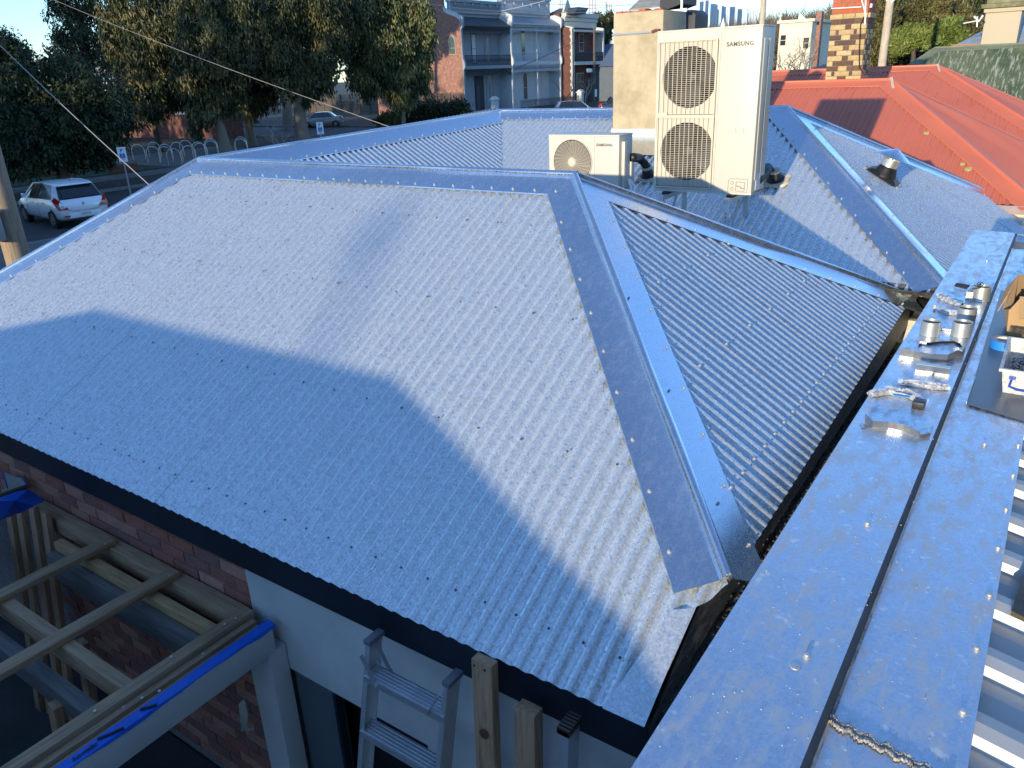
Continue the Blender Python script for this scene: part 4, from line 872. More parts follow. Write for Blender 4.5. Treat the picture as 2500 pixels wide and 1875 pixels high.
mb.build('drill_hole', DARKV, t, kind='stuff')

# ================================================================== pergola frame, ladders and studs in the shaded yard
PINE0 = timber('weathered pine lengthwise X', (0.38, 0.24, 0.13), 0); PINE1 = timber('weathered pine lengthwise Y', (0.37, 0.235, 0.13), 1); PINE2 = timber('weathered pine upright', (0.38, 0.22, 0.12), 2)
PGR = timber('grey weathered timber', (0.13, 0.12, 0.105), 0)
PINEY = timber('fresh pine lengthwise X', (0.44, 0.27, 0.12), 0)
perg = thing('pergola', 'roofless timber frame of weathered beams against the brick wall at lower left', 'timber frame', (-4.2, 1.0, GZ))
def beam(nm, lo, hi, m, par_=None, bev=0.003): mb = MB(); mb.box(lo, hi); return mb.build(nm, m, par_ or perg, bevel=bev)
for x in (-4.505, -3.845): beam('rafter', (x - 0.045, -1.2, -2.635), (x + 0.045, 1.94 if x < -4 else 1.95, -2.60), PINE1)
beam('rafter', (-3.215, -1.2, -2.66), (-3.14, 1.955, -2.605), PINE1)
beam('edge_beam', (-3.137, -1.2, -2.72), (-3.095, 1.93, -2.635), PINE1); beam('edge_beam', (-3.092, -1.2, -2.76), (-3.05, 1.93, -2.655), PINE1)
beam('ledger', (-5.9, 1.895, -2.75), (-3.225, 1.985, -2.638), PINE0)
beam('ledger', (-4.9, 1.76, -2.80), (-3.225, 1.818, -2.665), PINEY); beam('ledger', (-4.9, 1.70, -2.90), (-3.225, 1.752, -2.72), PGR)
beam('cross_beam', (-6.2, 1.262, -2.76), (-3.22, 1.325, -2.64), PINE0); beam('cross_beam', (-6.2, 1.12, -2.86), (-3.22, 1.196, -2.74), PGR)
text_mesh('DINDAS  LVL 14', 0.075, 0.0006, paint('stamped ink', (0.03, 0.03, 0.035), 0.8), perg, (-4.5, 1.1985, -2.742), (1, 0, 0), (0, 0, 1), 'stamped_lettering', 0.001)
for (a, b_) in (((-5.62, 1.80), (-5.55, 1.79)), ((-5.50, 1.82), (-5.42, 1.80)), ((-5.36, 1.84), (-5.33, 1.82)), ((-5.25, 1.86), (-5.20, 1.84))):
    mb = MB(); zt0 = -2.52 - abs(a[0] + 5.5) * 0.2; mb.bar((a[0] + 0.02, a[1] - 0.2, -4.28), (a[0] + 0.10, a[1], zt0), 0.075, 0.035, (0, 1, 0)); mb.build('stud', PINE2, perg, bevel=0.003)
beam('low_beam', (-6.6, 1.55, -2.85), (-5.72, 1.66, -2.70), PINE0); beam('low_beam', (-6.9, 1.38, -3.20), (-5.6, 1.46, -3.05), PINE0)
for (x, y) in ((-4.1, 1.32), (-3.75, 1.0), (-4.7, 0.9)):
    mb = MB(); mb.bar((x, y, -4.28), (x + 0.12, y + 0.1, -2.80), 0.07, 0.045, (0, 1, 0)); mb.build('stud', PINE2, perg, bevel=0.003)
mb = MB()
for (x, y) in ((-3.165, 1.86), (-3.175, 1.80), (-3.115, 1.62), (-3.07, 1.35), (-3.10, 1.28), (-3.12, 1.2), (-3.19, 1.5), (-3.17, 1.1), (-4.47, 1.88), (-3.82, 1.9)): mb.lathe((x, y, -2.60 if x < -3.13 else -2.634), [(0.008, 0), (0.007, 0.003)], 8)
mb.build('nail_head', SCREW, perg, kind='stuff')
SARK = paint('blue wrap membrane', (0.005, 0.11, 0.55), 0.45, 0, 0.15, 6, None, 0.4, 18)
bm_ = thing('white_beam', 'pale painted box beam with blue membrane along its top edge, lower left', 'beam', (-2.98, 0.5, -2.75))
beam('beam_face', (-3.005, -1.2, -2.775), (-2.965, 1.93, -2.62), RENDER, bm_)
mb = MB(); q = random.Random(4); P = []
K = 34
for i in range(K + 1):
    y = -1.2 + 3.15 * i / K; e_ = -2.624 + q.uniform(-.006, .006) + 0.02 * math.sin(i * 0.9) * 0.4; P += [(-3.052, y, -2.640), (-3.02, y, -2.607 + q.uniform(-.003, .004)), (-2.966, y, -2.612), (-2.9615, y, e_)]
mb.add(P, [(4 * i + k, 4 * i + 4 + k, 4 * i + 5 + k, 4 * i + 1 + k) for i in range(K) for k in range(3)]); mb.build('blue_membrane', SARK, bm_, smooth=True)
text_mesh('Ametalin', 0.030, 0.0004, NAVY, bm_, (-2.980, 0.90, -2.606), (0, 1, 0), (-1, 0, 0.05), 'membrane_lettering', 0.001)
for (y0, y1) in ((1.02, 1.12), (1.22, 1.28)):
    mb = MB(); mb.tube([(-3.005, y0, -2.604), (-2.985, (y0 + y1) / 2, -2.606), (-2.970, y1, -2.607)], 0.007, 5); mb.build('black_scribble', NAVY, bm_)
beam('beam_post', (-3.16, 1.88, GZ), (-2.972, 1.995, -2.777), RENDER, bm_, 0.004)
mb = MB(); mb.box((-2.985, 2.03, GZ), (-2.64, 2.06, -2.95)); dp = thing('door_panel', 'dark grey painted panel standing in the doorway beside the pale post', 'panel', (-2.8, 2.04, GZ)); mb.build('panel', paint('slate grey paint', (0.10, 0.13, 0.14), 0.6, 0, 0.1, 2, None, 0.1), dp)
mb = MB(); mb.box((-2.642, 1.99, GZ), (-2.618, 2.03, -2.95)); mb.build('edge_strip', NAVY, dp)
# cream scrap hanging under the beam
mb = MB(); Q0 = [on_y(500 + x * .2833, 1405 + y * .2833, 1.55) for x, y in ((330, 1070), (290, 1110), (300, 1200), (315, 1340), (390, 1345), (425, 1330), (420, 1305), (385, 1322), (365, 1310), (370, 1200), (345, 1090))]
mb.prism(Q0, (0, 0.004, 0)); t = thing('hanging_scrap', 'curled cream paper scrap hanging under the pale beam', 'scrap', Q0[0]); mb.build('paper', paint('cream paper', (0.24, 0.21, 0.16), 0.8), t)
# blue tarpaulin, pipe and leaning board at far left
tp_ = [on_y(x * .2833, 1000 + y * .2833, yy) for x, y, yy in ((-60, 790, 1.5), (0, 760, 1.6), (120, 715, 1.72), (240, 690, 1.8), (330, 740, 1.85), (385, 790, 1.85), (300, 830, 1.75), (200, 880, 1.7), (90, 920, 1.6), (0, 955, 1.5), (-60, 975, 1.45))]
mb = MB(); c = sum(tp_, Vector()) / len(tp_) + Vector((0, 0, 0.03)); mb.add([c] + tp_, [(0, i + 1, (i + 1) % len(tp_) + 1) for i in range(len(tp_))]); t = thing('blue_tarpaulin', 'bright blue tarpaulin stretched at the left edge below the brick wall', 'tarpaulin', c); mb.build('tarp_sheet', SARK, t, smooth=True, angle=20)
mb = MB(); mb.tube([on_y(-20, 1216, 1.60), on_y(68, 1186, 1.82)], 0.014, 8); t = thing('dark_pipe', 'thin dark pipe above the blue tarpaulin', 'pipe', on_y(68, 1186, 1.82)); mb.build('pipe', paint('dark pipe', (0.06, 0.055, 0.05), 0.5), t, smooth=True)
mb = MB(); P = [on_y(x * .2833, 1000 + y * .2833, 1.93) for x, y in ((30, 540), (75, 705), (235, 650), (195, 590), (135, 585))]; mb.prism(P, (0, 0.006, 0)); t = thing('board_scrap', 'grey board scrap with blue taped edges leaning on the bricks at far left', 'board', P[1]); mb.build('board', paint('grey board', (0.26, 0.25, 0.22), 0.9), t)
for a, b_ in ((P[0], P[1]), (P[3], P[2])):
    mb = MB(); mb.bar(a + Vector((0, -0.004, 0)), b_ + Vector((0, -0.004, 0)), 0.012, 0.004, (0, 1, 0)); mb.build('tape_edge', SARK, t)
# ---- step ladder leaning against the rendered wall
ALU = paint('paint-spattered aluminium', (0.60, 0.61, 0.62), 0.42, 0.7, 0.12, 8, None, 0.2, 40, (0.62, 0.63, 0.62), 0.8)
lad = thing('step_ladder', 'old paint-spattered aluminium step ladder leaning against the rendered wall', 'ladder', (-1.84, 1.45, GZ))
ly = lambda z: 1.80 + 0.25 * (z + 2.19)
for x, nm in ((-2.055, 'stile'), (-1.615, 'stile')):
    zt0 = -2.19 if x < -1.9 else -2.20
    mb = MB(); s_ = 1 if x < -1.9 else -1
    for (xa, xb, ya, yb_) in ((x - 0.002, x + 0.002, -0.04, 0.04), (x, x + 0.022 * s_, -0.04, -0.036), (x, x + 0.022 * s_, 0.036, 0.04)):
        xa, xb = min(xa, xb), max(xa, xb)
        mb.hexa([(xa, ly(GZ) + ya, GZ), (xb, ly(GZ) + ya, GZ), (xb, ly(GZ) + yb_, GZ), (xa, ly(GZ) + yb_, GZ), (xa, ly(zt0) + ya, zt0), (xb, ly(zt0) + ya, zt0), (xb, ly(zt0) + yb_, zt0), (xa, ly(zt0) + yb_, zt0)])
    mb.build(nm, ALU, lad)
    mb = MB(); mb.box((x - 0.012 if s_ > 0 else x - 0.026, ly(zt0) - 0.046, zt0 - 0.012), (x + 0.026 if s_ > 0 else x + 0.012, ly(zt0) + 0.046, zt0 + 0.012)); mb.build('plastic_cap', paint('grey plastic cap', (0.14, 0.14, 0.15), 0.5), lad, bevel=0.004)
z = -2.335
while z > -4.2:
    y = ly(z); mb = MB(); mb.box((-2.052, y - 0.045, z - 0.004), (-1.618, y + 0.035, z)); mb.box((-2.052, y - 0.0475, z - 0.032), (-1.618, y - 0.0455, z + 0.002)); mb.box((-2.052, y + 0.0355, z - 0.028), (-1.618, y + 0.0375, z))
    for k in range(5): mb.box((-2.04, y - 0.038 + k * 0.016, z + 0.0003), (-1.63, y - 0.034 + k * 0.016, z + 0.0028))
    mb.build('step', ALU, lad)
    if z > -2.35:
        for sx, ex in ((-2.045, -1.975), (-1.625, -1.695)):
            for yy in (y - 0.05, y + 0.041):
                mb = MB(); mb.bar((sx, yy, z + 0.115), (ex, yy, z - 0.015), 0.004, 0.018, (0, 1, 0)); mb.build('brace', ALU, lad)
    z -= 0.25
# ---- timber studs
mb = MB(); mb.hexa([(-1.505, 1.70, GZ), (-1.412, 1.70, GZ), (-1.412, 1.745, GZ), (-1.505, 1.745, GZ), (-1.535, 1.815, -2.075), (-1.440, 1.815, -2.075), (-1.440, 1.860, -2.075), (-1.535, 1.860, -2.075)])
t = thing('propped_stud', 'tall pine stud nailed up to the eave with a large knot halfway', 'timber stud', (-1.46, 1.72, GZ)); mb.build('timber', PINE2, t, bevel=0.003)
mb = MB(); mb.lathe((-1.475, 1.786, -2.40), [(0.001, 0.004), (0.014, 0.003), (0.022, 0.0)], 14, (0, -1, 0.05)); o = mb.build('knot', paint('knot wood', (0.10, 0.045, 0.02), 0.8, 0, 0.4, 60), t, smooth=True)
mb = MB()
for x in (-1.52, -1.47): mb.lathe((x, 1.8125, -2.10), [(0.006, 0), (0.004, 0.001)], 8, (0, -1, 0))
mb.build('nail_hole', DARKV, t, kind='stuff')
mb = MB(); mb.hexa([(-1.325, 1.72, GZ), (-1.235, 1.72, GZ), (-1.235, 1.78, GZ), (-1.325, 1.78, GZ), (-1.325, 1.79, -2.19), (-1.235, 1.79, -2.19), (-1.235, 1.85, -2.19), (-1.325, 1.85, -2.19)])
t = thing('leaning_stud', 'short thick pine stud leaning on the render right of the tall stud', 'timber stud', (-1.28, 1.75, GZ)); mb.build('timber', PINE2, t, bevel=0.003)
lad2 = thing('round_rung_ladder', 'second ladder with a round rung and ribbed top, close to the parapet', 'ladder', (-0.98, 1.6, GZ))
for x in (-1.09, -0.72):
    mb = MB(); mb.hexa([(x - 0.02, 1.62, GZ), (x + 0.02, 1.62, GZ), (x + 0.02, 1.70, GZ), (x - 0.02, 1.70, GZ), (x - 0.02, 1.76, -2.16), (x + 0.02, 1.76, -2.16), (x + 0.02, 1.84, -2.16), (x - 0.02, 1.84, -2.16)]); mb.build('stile', ALU, lad2, bevel=0.003)
    mb = MB()
    for k in range(6): mb.box((x - 0.026, 1.755 + k * 0.016, -2.162), (x + 0.026, 1.765 + k * 0.016, -2.135))
    mb.box((x - 0.024, 1.755, -2.166), (x + 0.024, 1.846, -2.146)); mb.build('ribbed_cap', paint('brown black plastic', (0.05, 0.035, 0.02), 0.4), lad2)
for z in (-2.42, -2.72, -3.02, -3.32):
    y = 1.80 + (z + 2.16) * 0.065; mb = MB(); mb.tube([(-1.08, y, z), (-0.73, y, z)], 0.017, 14); mb.build('rung', ALU, lad2, smooth=True)
# ---- house behind the photographer whose shade lies on the zinc roof
SLATE = paint('grey roof tiles', (0.12, 0.11, 0.10), 0.8, 0, 0.2, 2, None, 0.3, 10)
bh_ = thing('neighbouring_house', 'low hip-roofed house behind the photographer, out of view', 'house', (-4, -6, GZ))
prof = [(-9.5, -1.5), (-6.65, -0.79), (-5.75, -0.55), (-2.72, -0.54), (-2.2, -0.68), (-1.38, -0.93), (-0.94, -1.04), (-0.73, -1.13), (0.6, -1.75)]
mb = MB(); K = len(prof); vs = [(x, -4.0, z) for x, z in prof] + [(x, -8.0, z - 0.5) for x, z in prof] + [(x, -4.0, GZ) for x, z in prof] + [(x, -8.0, GZ) for x, z in prof]
mb.add(vs, [(k, k + 1, K + k + 1, K + k) for k in range(K - 1)] + [(2 * K + k, 2 * K + k + 1, k + 1, k) for k in range(K - 1)] + [(K + k, K + k + 1, 3 * K + k + 1, 3 * K + k) for k in range(K - 1)] + [(0, K, 3 * K, 2 * K), (K - 1, 3 * K - 1, 4 * K - 1, 2 * K - 1)])
mb.build('house_body', SLATE, bh_)
sl = thing('street_lamp', 'lamp on a tall pole far behind the photographer, out of view', 'street lamp', (-2.62, -45, GZ))
mb = MB(); mb.tube([(-2.45, -45, GZ), (-2.62, -45, 5.4), (-3.0, -45, 6.2)], [0.06, 0.05, 0.05], 8); mb.build('pole', SLATE, sl, smooth=True)
mb = MB(); mb.lathe((-3.0, -45, 6.05), [(0.0, -0.12), (0.15, -0.06), (0.18, 0.03), (0.1, 0.12), (0.0, 0.15)], 12); mb.build('lamp_head', SLATE, sl, smooth=True)

be = thing('dark_reflection_block', 'plain brick building on the right-hand side, out of view', 'building', (6, 4, GZ)); mb = MB(); mb.box((3.0, -4.0, GZ), (9.0, 9.5, 2.6)); mb.build('block_body', paint('dark brown block', (0.10, 0.075, 0.06), 0.9), be)  # dark box added so ribs and east faces reflect something dark

# ================================================================== ground and street
ASPH = paint('asphalt', (0.030, 0.031, 0.034), 0.9, 0, 0.2, 1.5, None, 0.3, 30, (0.07, 0.07, 0.07), 0.5)
CONC = paint('old concrete', (0.12, 0.115, 0.105), 0.9, 0, 0.15, 1.2, None, 0.3, 20, (0.10, 0.095, 0.085), 0.6)
KERBM = paint('bluestone kerb', (0.17, 0.17, 0.175), 0.85, 0, 0.15, 3, None, 0.2)
SOIL = paint('bare soil and mulch', (0.030, 0.024, 0.017), 0.95, 0, 0.35, 1.5, None, 0.6, 12, (0.03, 0.035, 0.015), 0.7)
TURF = paint('short turf', (0.022, 0.045, 0.012), 0.95, 0, 0.35, 4, None, 0.6, 50)
EARTH = paint('open ground', (0.06, 0.06, 0.045), 0.95, 0, 0.3, 0.05, None, 0.0)
def slab_(name, lo, hi, m, kind='structure'): mb = MB(); mb.box(lo, hi); return mb.build(name, m, None, kind=kind)
slab_('ground', (-2500, -600, GZ - 1.0), (2500, 3500, GZ - 0.02), EARTH)
slab_('road', (-36.0, -80, GZ - 0.5), (-25.6, 300, GZ), ASPH)
slab_('kerb', (-25.6, -80, GZ - 0.5), (-25.35, 300, GZ + 0.12), KERBM)
slab_('footpath', (-25.349, -80, GZ - 0.5), (-8.6, 300, GZ + 0.115), CONC)
slab_('kerb', (-36.25, -80, GZ - 0.5), (-36.0, 46, GZ + 0.12), KERBM)
slab_('verge', (-39.5, -80, GZ - 0.5), (-36.251, 46, GZ + 0.11), SOIL)
slab_('footpath', (-41.8, -80, GZ - 0.5), (-39.501, 46, GZ + 0.12), CONC)
slab_('park_ground', (-110, -80, GZ - 0.5), (-41.801, 46, GZ + 0.11), SOIL)
slab_('side_road', (-110, 46.2, GZ - 0.5), (-36.001, 57.5, GZ - 0.001), ASPH)
slab_('park_ground', (-110, 57.6, GZ - 0.5), (-36.001, 76, GZ + 0.09), SOIL)
slab_('bike_parking_slab', (-52.5, 26.6, GZ - 0.3), (-42.0, 37, GZ + 0.15), CONC)
slab_('lawn', (-47.0, 18.2, GZ - 0.3), (-42.4, 26.0, GZ + 0.135), TURF)
slab_('yard_floor', (-8.5, -6, GZ - 0.4), (-1.05, 1.99, GZ + 0.02), paint('dark yard floor', (0.03, 0.03, 0.03), 0.9, 0, 0.3, 3))
# leaf litter and light patches of dry verge
mb = MB(); q = random.Random(31)
for i in range(9000):
    x = q.uniform(-41.5, -36.4) if q.random() < .5 else q.uniform(-60, -42); y = q.uniform(5, 45) if x > -53 else q.uniform(44.0, 46.0); s_ = q.uniform(0.02, 0.06); a = q.uniform(0, 6.28); z = GZ + 0.155 if x > -53 else GZ + 0.125
    mb.quad((x, y, z), (x + s_ * math.cos(a), y + s_ * math.sin(a), z + q.uniform(0, .03)), (x + s_ * (math.cos(a) - math.sin(a)), y + s_ * (math.sin(a) + math.cos(a)), z + q.uniform(0, .03)), (x - s_ * math.sin(a), y + s_ * math.cos(a), z))
tag(mb.build('fallen_leaves', paint('dry leaves', (0.16, 0.10, 0.05), 0.9, 0, 0.4, 40, None, 0), None), 'dry brown leaves scattered over the verge and park ground', 'leaves', kind='stuff')
# timber terracing in the park
RUST = timber('dark red hardwood sleepers', (0.15, 0.055, 0.03), 1)
def ret_wall(label, x, y0, y1, h, th=0.35, n=2, z0=GZ + 0.11):
    t = thing('sleeper_wall', label, 'retaining wall', (x, (y0 + y1) / 2, z0))
    for k in range(n):
        y = y0
        while y < y1 - 0.05:
            e = min(y + 2.4, y1); mb = MB(); mb.box((x - th, y, z0 + k * h / n), (x, e - 0.01, z0 + (k + 1) * h / n - 0.012)); mb.build('sleeper', RUST, t, bevel=0.01); y = e
ret_wall('long low hardwood sleeper wall with a small white plate, left of the footpath tree', -44.6, 12.5, 19.2, 0.85)
ret_wall('rear hardwood sleeper wall, pale cap, behind the long one', -49.4, 14, 24.5, 0.65)
ret_wall('short hardwood sleeper block with a sunlit orange end, right of the footpath tree', -45.6, 21.0, 23.4, 0.75)
ret_wall('detached hardwood sleeper block nearest the bike racks', -42.6, 23.3, 24.9, 0.45)
ret_wall('hardwood sleeper step behind the sunlit block', -47.8, 22.5, 26.0, 0.45)
mb = MB(); mb.box((-49.35, 15, GZ + 0.77), (-48.9, 23.0, GZ + 0.83)); t = thing('pale_coping', 'pale worn stone coping lying along the rear sleeper wall', 'coping', (-49.1, 19, GZ + 0.77)); mb.build('coping', paint('pale stone', (0.5, 0.44, 0.36), 0.9, 0, 0.3, 6), t, bevel=0.01)
p = on_x(94, 448, -44.55); mb = MB(); mb.box((-44.59, p.y - 0.32, p.z - 0.12), (-44.565, p.y + 0.32, p.z + 0.14)); t = thing('white_plate', 'blank white plate fixed to the long sleeper wall', 'plate', p); mb.build('plate', WHITEP, t)
# ---------------------------------------------------------------- signs
BLUES = paint('sign blue', (0.01, 0.08, 0.42), 0.5, 0, 0, 3, None, 0)
def parking_sign(px, py_top, dist, label, w=0.30, h=0.52):
    top = far(px, py_top, dist); t = thing('parking_sign', label, 'sign', (top.x, top.y, GZ + 0.1), 'disabled parking signs along the street')
    mb = MB(); mb.tube([(top.x, top.y, GZ + 0.1), (top.x, top.y, top.z)], 0.03, 8); mb.build('post', paint('grey post', (0.30, 0.31, 0.32), 0.5, 0.4), t, smooth=True)
    f = Vector((-top.x, -top.y, 0)).normalized(); f = (f + Vector((0.25, 0, 0))).normalized(); r = Vector((-f.y, f.x, 0)); u = Vector((0, 0, 1)); c = Vector((top.x, top.y, top.z - h / 2)) + f * 0.045
    P = [c + r * (a * w / 2) + u * (b_ * h / 2) for a, b_ in ((-1, -1), (1, -1), (1, 1), (-1, 1))]; mb = MB(); mb.prism(P, f * 0.006); mb.build('sign_plate', WHITEP, t)
    text_mesh('P', 0.17, 0.002, BLUES, t, c + f * 0.009 - r * 0.055 + u * 0.08, r, u, 'letter', 0.004)
    P = [c + f * 0.0075 + r * (a * 0.085) + u * (b_ * 0.085 - 0.05) for a, b_ in ((-1, -1), (1, -1), (1, 1), (-1, 1))]; mb = MB(); mb.prism(P, f * 0.002); mb.build('blue_panel', BLUES, t)
    mb = MB(); cc_ = c + f * 0.0105 - u * 0.05
    mb.lathe(cc_ + u * 0.055 - r * 0.005, [(0.012, 0), (0.012, 0.002)], 10, f); mb.bar(cc_ + u * 0.04 - r * 0.008, cc_ - u * 0.01, 0.014, 0.002, f); mb.bar(cc_ - u * 0.01, cc_ - u * 0.01 + r * 0.03, 0.012, 0.002, f); mb.bar(cc_ - u * 0.01 + r * 0.03, cc_ - u * 0.055 + r * 0.045, 0.012, 0.002, f)
    mb.tube([cc_ + r * (0.036 * math.cos(a)) + u * (-0.03 + 0.036 * math.sin(a)) for a in [math.pi * (0.75 + 1.1 * k / 10) for k in range(11)]], 0.005, 5); mb.build('wheelchair_symbol', WHITEP, t)
    text_mesh('2P', 0.07, 0.002, BLUES, t, c + f * 0.009 - r * 0.04 - u * 0.215, r, u, 'time_lettering', 0.001)
parking_sign(294, 359, 33.0, 'disabled parking sign on a leaning grey post beside the white hatchback')
parking_sign(779, 298, 37.5, 'disabled parking sign farther off, right of the thick gum trunk')
# ---------------------------------------------------------------- bike hoops
HOOP = paint('stainless hoop', (0.55, 0.55, 0.52), 0.3, 0.9, 0.05, 5, None, 0)
hp = [(-48.9, 28.8), (-45.8, 27.9), (-46.7, 29.3), (-44.7, 28.0), (-47.4, 30.6), (-42.6, 27.2), (-48.4, 31.9), (-43.5, 28.8), (-45.7, 31.0), (-44.5, 30.3), (-47.8, 33.4), (-45.5, 31.8), (-46.4, 34.8), (-47.2, 33.0), (-44.6, 33.4), (-49.5, 30.3)]
hoop0 = None
ORD = ['first', 'second', 'third', 'fourth', 'fifth', 'sixth', 'seventh', 'eighth', 'ninth', 'tenth']
front = sorted([p for p in hp if p[0] > -46.0], key=lambda p: p[0] * 0.58 + p[1] * 0.81); back = sorted([p for p in hp if p[0] <= -46.0], key=lambda p: p[0] * 0.58 + p[1] * 0.81)
for i, (x, y) in enumerate(hp):
    lab = 'stainless bike hoop, %s from the left in the %s row on the slab' % ((ORD[front.index((x, y))], 'nearer') if (x, y) in front else (ORD[back.index((x, y))], 'farther'))
    if hoop0 is None:
        t = thing('bike_hoop', lab, 'bike rack', (0, 0, 0), 'stainless bike hoops on the slab')
        w_, h_ = 0.40, 0.92
        P = [(-w_, 0, 0), (-w_, 0, 0.2), (-w_, 0, h_ - w_)] + [(-w_ * math.cos(a), 0, h_ - w_ + w_ * math.sin(a)) for a in [math.pi * k / 12 for k in range(1, 12)]] + [(w_, 0, h_ - w_), (w_, 0, 0.2), (w_, 0, 0)]
        mb = MB(); mb.tube(P, 0.026, 8); mb.build('bent_tube', HOOP, t, smooth=True); hoop0 = t; remember(t)
    else: t = copy_tree(hoop0); t['label'] = lab
    t.location = (x, y, GZ + 0.15); t.rotation_euler = (0, 0, R(35) + random.uniform(-0.08, 0.08))
# information boards
for i, (px, lab) in enumerate(((228, 'left of two small notice boards with white sheets under the trees'), (243, 'right of two small notice boards with white sheets under the trees'))):
    c = far(px, 362, 58); t = thing('notice_board', lab, 'notice board', (c.x, c.y, GZ)); mb = MB(); mb.box((c.x - 0.35, c.y - 0.05, GZ), (c.x + 0.35, c.y + 0.05, c.z + 0.6)); mb.build('board', NAVY, t); mb = MB(); mb.box((c.x - 0.25, c.y - 0.07, c.z - 0.35), (c.x + 0.25, c.y - 0.055, c.z + 0.45)); mb.build('white_sheet', WHITEP, t)
# ---------------------------------------------------------------- cars
def car(label, loc, heading, col, L=4.1, Wd=1.70, Hh=1.46, sedan=False, group=None, coat=0.6, plate=None):
    t = thing('parked_car', label, 'car', (0, 0, 0), group)
    PAINT = paint('car paint ' + label[:18], col, 0.28, 0.1, 0.02, 1, None, 0, coat=coat); GL = glass('car glass'); TY = paint('tyre', (0.012, 0.012, 0.012), 0.8, 0, 0.1, 9, None, 0)
    RIM = paint('alloy', (0.45, 0.46, 0.48), 0.35, 0.8, 0, 3, None, 0); RED = paint('lamp red', (0.45, 0.012, 0.008), 0.15, 0, 0, 3, None, 0); W2 = paint('lamp clear', (0.62, 0.60, 0.58), 0.15, 0, 0, 3, None, 0); BK = paint('black trim', (0.01, 0.01, 0.012), 0.5, 0, 0, 3, None, 0)
    k = L / 4.1; hw = Wd / 2; hz = Hh / 1.46
    st = [(0.0, .46, .80, .74, .62), (.06, .34, .95, .80, .70), (.30, .25, 1.0, .835, .80), (.75, .24, 1.01, .845, .84), (1.5, .22, .985, .85, .85), (2.6, .22, .935, .85, .85), (3.15, .22, .90, .845, .80), (3.7, .26, .82, .80, .72), (3.98, .32, .70, .68, .60), (4.1, .42, .60, .55, .50)]
    mb = MB(); vs = []; n = 12
    for (x, zb, zs, w, wt) in st:
        w = w / .85 * hw; wt = wt / .85 * hw
        half = [(0, zb), (w * .80, zb), (w * .97, zb + .10), (w, zb + (zs - zb) * .45), (w * .985, zb + (zs - zb) * .78), (wt * .93, zs), (0, zs + (.03 if 0.3 < x < 4 else 0))]
        ring = [(y, z) for y, z in half] + [(-y, z) for y, z in half[-2:0:-1]]
        for (y, z) in ring: vs.append((x * k, y, z * hz))
    n = 12
    mb.add(vs, [(i * n + j, i * n + (j + 1) % n, (i + 1) * n + (j + 1) % n, (i + 1) * n + j) for i in range(len(st) - 1) for j in range(n)] + [tuple(reversed(range(n))), tuple(range((len(st) - 1) * n, len(st) * n))])
    o = mb.build('body', PAINT, t, smooth=True, angle=60)
    if sedan: cab = [(.55, .97, .72), (1.05, 1.40, .58), (1.6, 1.455, .60), (2.35, 1.42, .60), (3.15, .93, .74)]
    else: cab = [(.10, .97, .70), (.42, 1.37, .58), (1.3, 1.46, .60), (2.3, 1.42, .60), (3.15, .92, .74)]
    # glass house: belt line ring and roof ring
    belt = [(cab[0][0] * k, cab[0][2] / .85 * hw), (cab[0][0] * k + .25, .80 / .85 * hw), (1.7 * k, .815 / .85 * hw), (2.6 * k, .80 / .85 * hw), (cab[4][0] * k, cab[4][2] / .85 * hw)]
    zb_ = [cab[0][1], .985, .965, .935, cab[4][1]]
    top = [(cab[1][0] * k, cab[1][2] / .85 * hw, cab[1][1]), ((cab[1][0] + .25) * k, .60 / .85 * hw, (cab[1][1] + cab[2][1]) / 2 + .01), (cab[2][0] * k + .1, .615 / .85 * hw, cab[2][1]), (cab[3][0] * k, .60 / .85 * hw, cab[3][1]), (cab[3][0] * k + .12, .57 / .85 * hw, cab[3][1] - .03)]
    mb = MB(); vs = []
    for s_ in (1, -1):
        for (x, y), z in zip(belt, zb_): vs.append((x, s_ * y, (z - .02) * hz))
        for (x, y, z) in top: vs.append((x, s_ * y, (z - .015) * hz))
    f = []
    for b_ in (0, 10): f += [(b_ + i, b_ + i + 1, b_ + 6 + i, b_ + 5 + i) for i in range(4)]
    f += [(0, 5, 15, 10), (4, 14, 19, 9)] + [(5 + i, 6 + i, 16 + i, 15 + i) for i in range(4)]
    mb.add(vs, f); mb.build('window_glass', GL, t)
    mb = MB(); vs = []
    for (x, y, z) in top:
        for a in (-1, -.6, 0, .6, 1): vs.append((x, a * y * 1.03, (z + .03 * (1 - a * a)) * hz))
    mb.add(vs, [(i * 5 + j, (i + 1) * 5 + j, (i + 1) * 5 + j + 1, i * 5 + j + 1) for i in range(4) for j in range(4)]); mb.build('roof_panel', PAINT, t, smooth=True)
    for s_ in (1, -1):
        B = [Vector((x, s_ * y * 1.012, (z - .02) * hz)) for (x, y), z in zip(belt, zb_)]; T = [Vector((x, s_ * y * 1.025, z * hz)) for x, y, z in top]
        mb = MB(); mb.prism([B[0], B[1] + Vector((.10, 0, 0)), T[0] + (T[1] - T[0]) * 0.9, T[0]], (0, .01 * s_, 0)); mb.build('rear_pillar', PAINT, t)
        mb = MB(); mb.bar(B[4], T[4], .05, .03, (0, 1, 0)); mb.build('front_pillar', PAINT, t)
        mb = MB(); mb.bar(B[2] + Vector((.12, 0, 0)), T[2] + Vector((.1, 0, 0)), .05, .012, (0, 1, 0)); mb.build('door_pillar', BK, t)
        mb = MB(); mb.tube(T, .016, 6); mb.build('roof_rail', PAINT, t, smooth=True)
        mb = MB(); mb.box((2.88 * k, s_ * hw * .92 - (.10 if s_ < 0 else 0), .93 * hz), (3.02 * k, s_ * hw * .92 + (.10 if s_ > 0 else 0) + .0, 1.05 * hz)); mb.build('door_mirror', PAINT, t, bevel=.02)
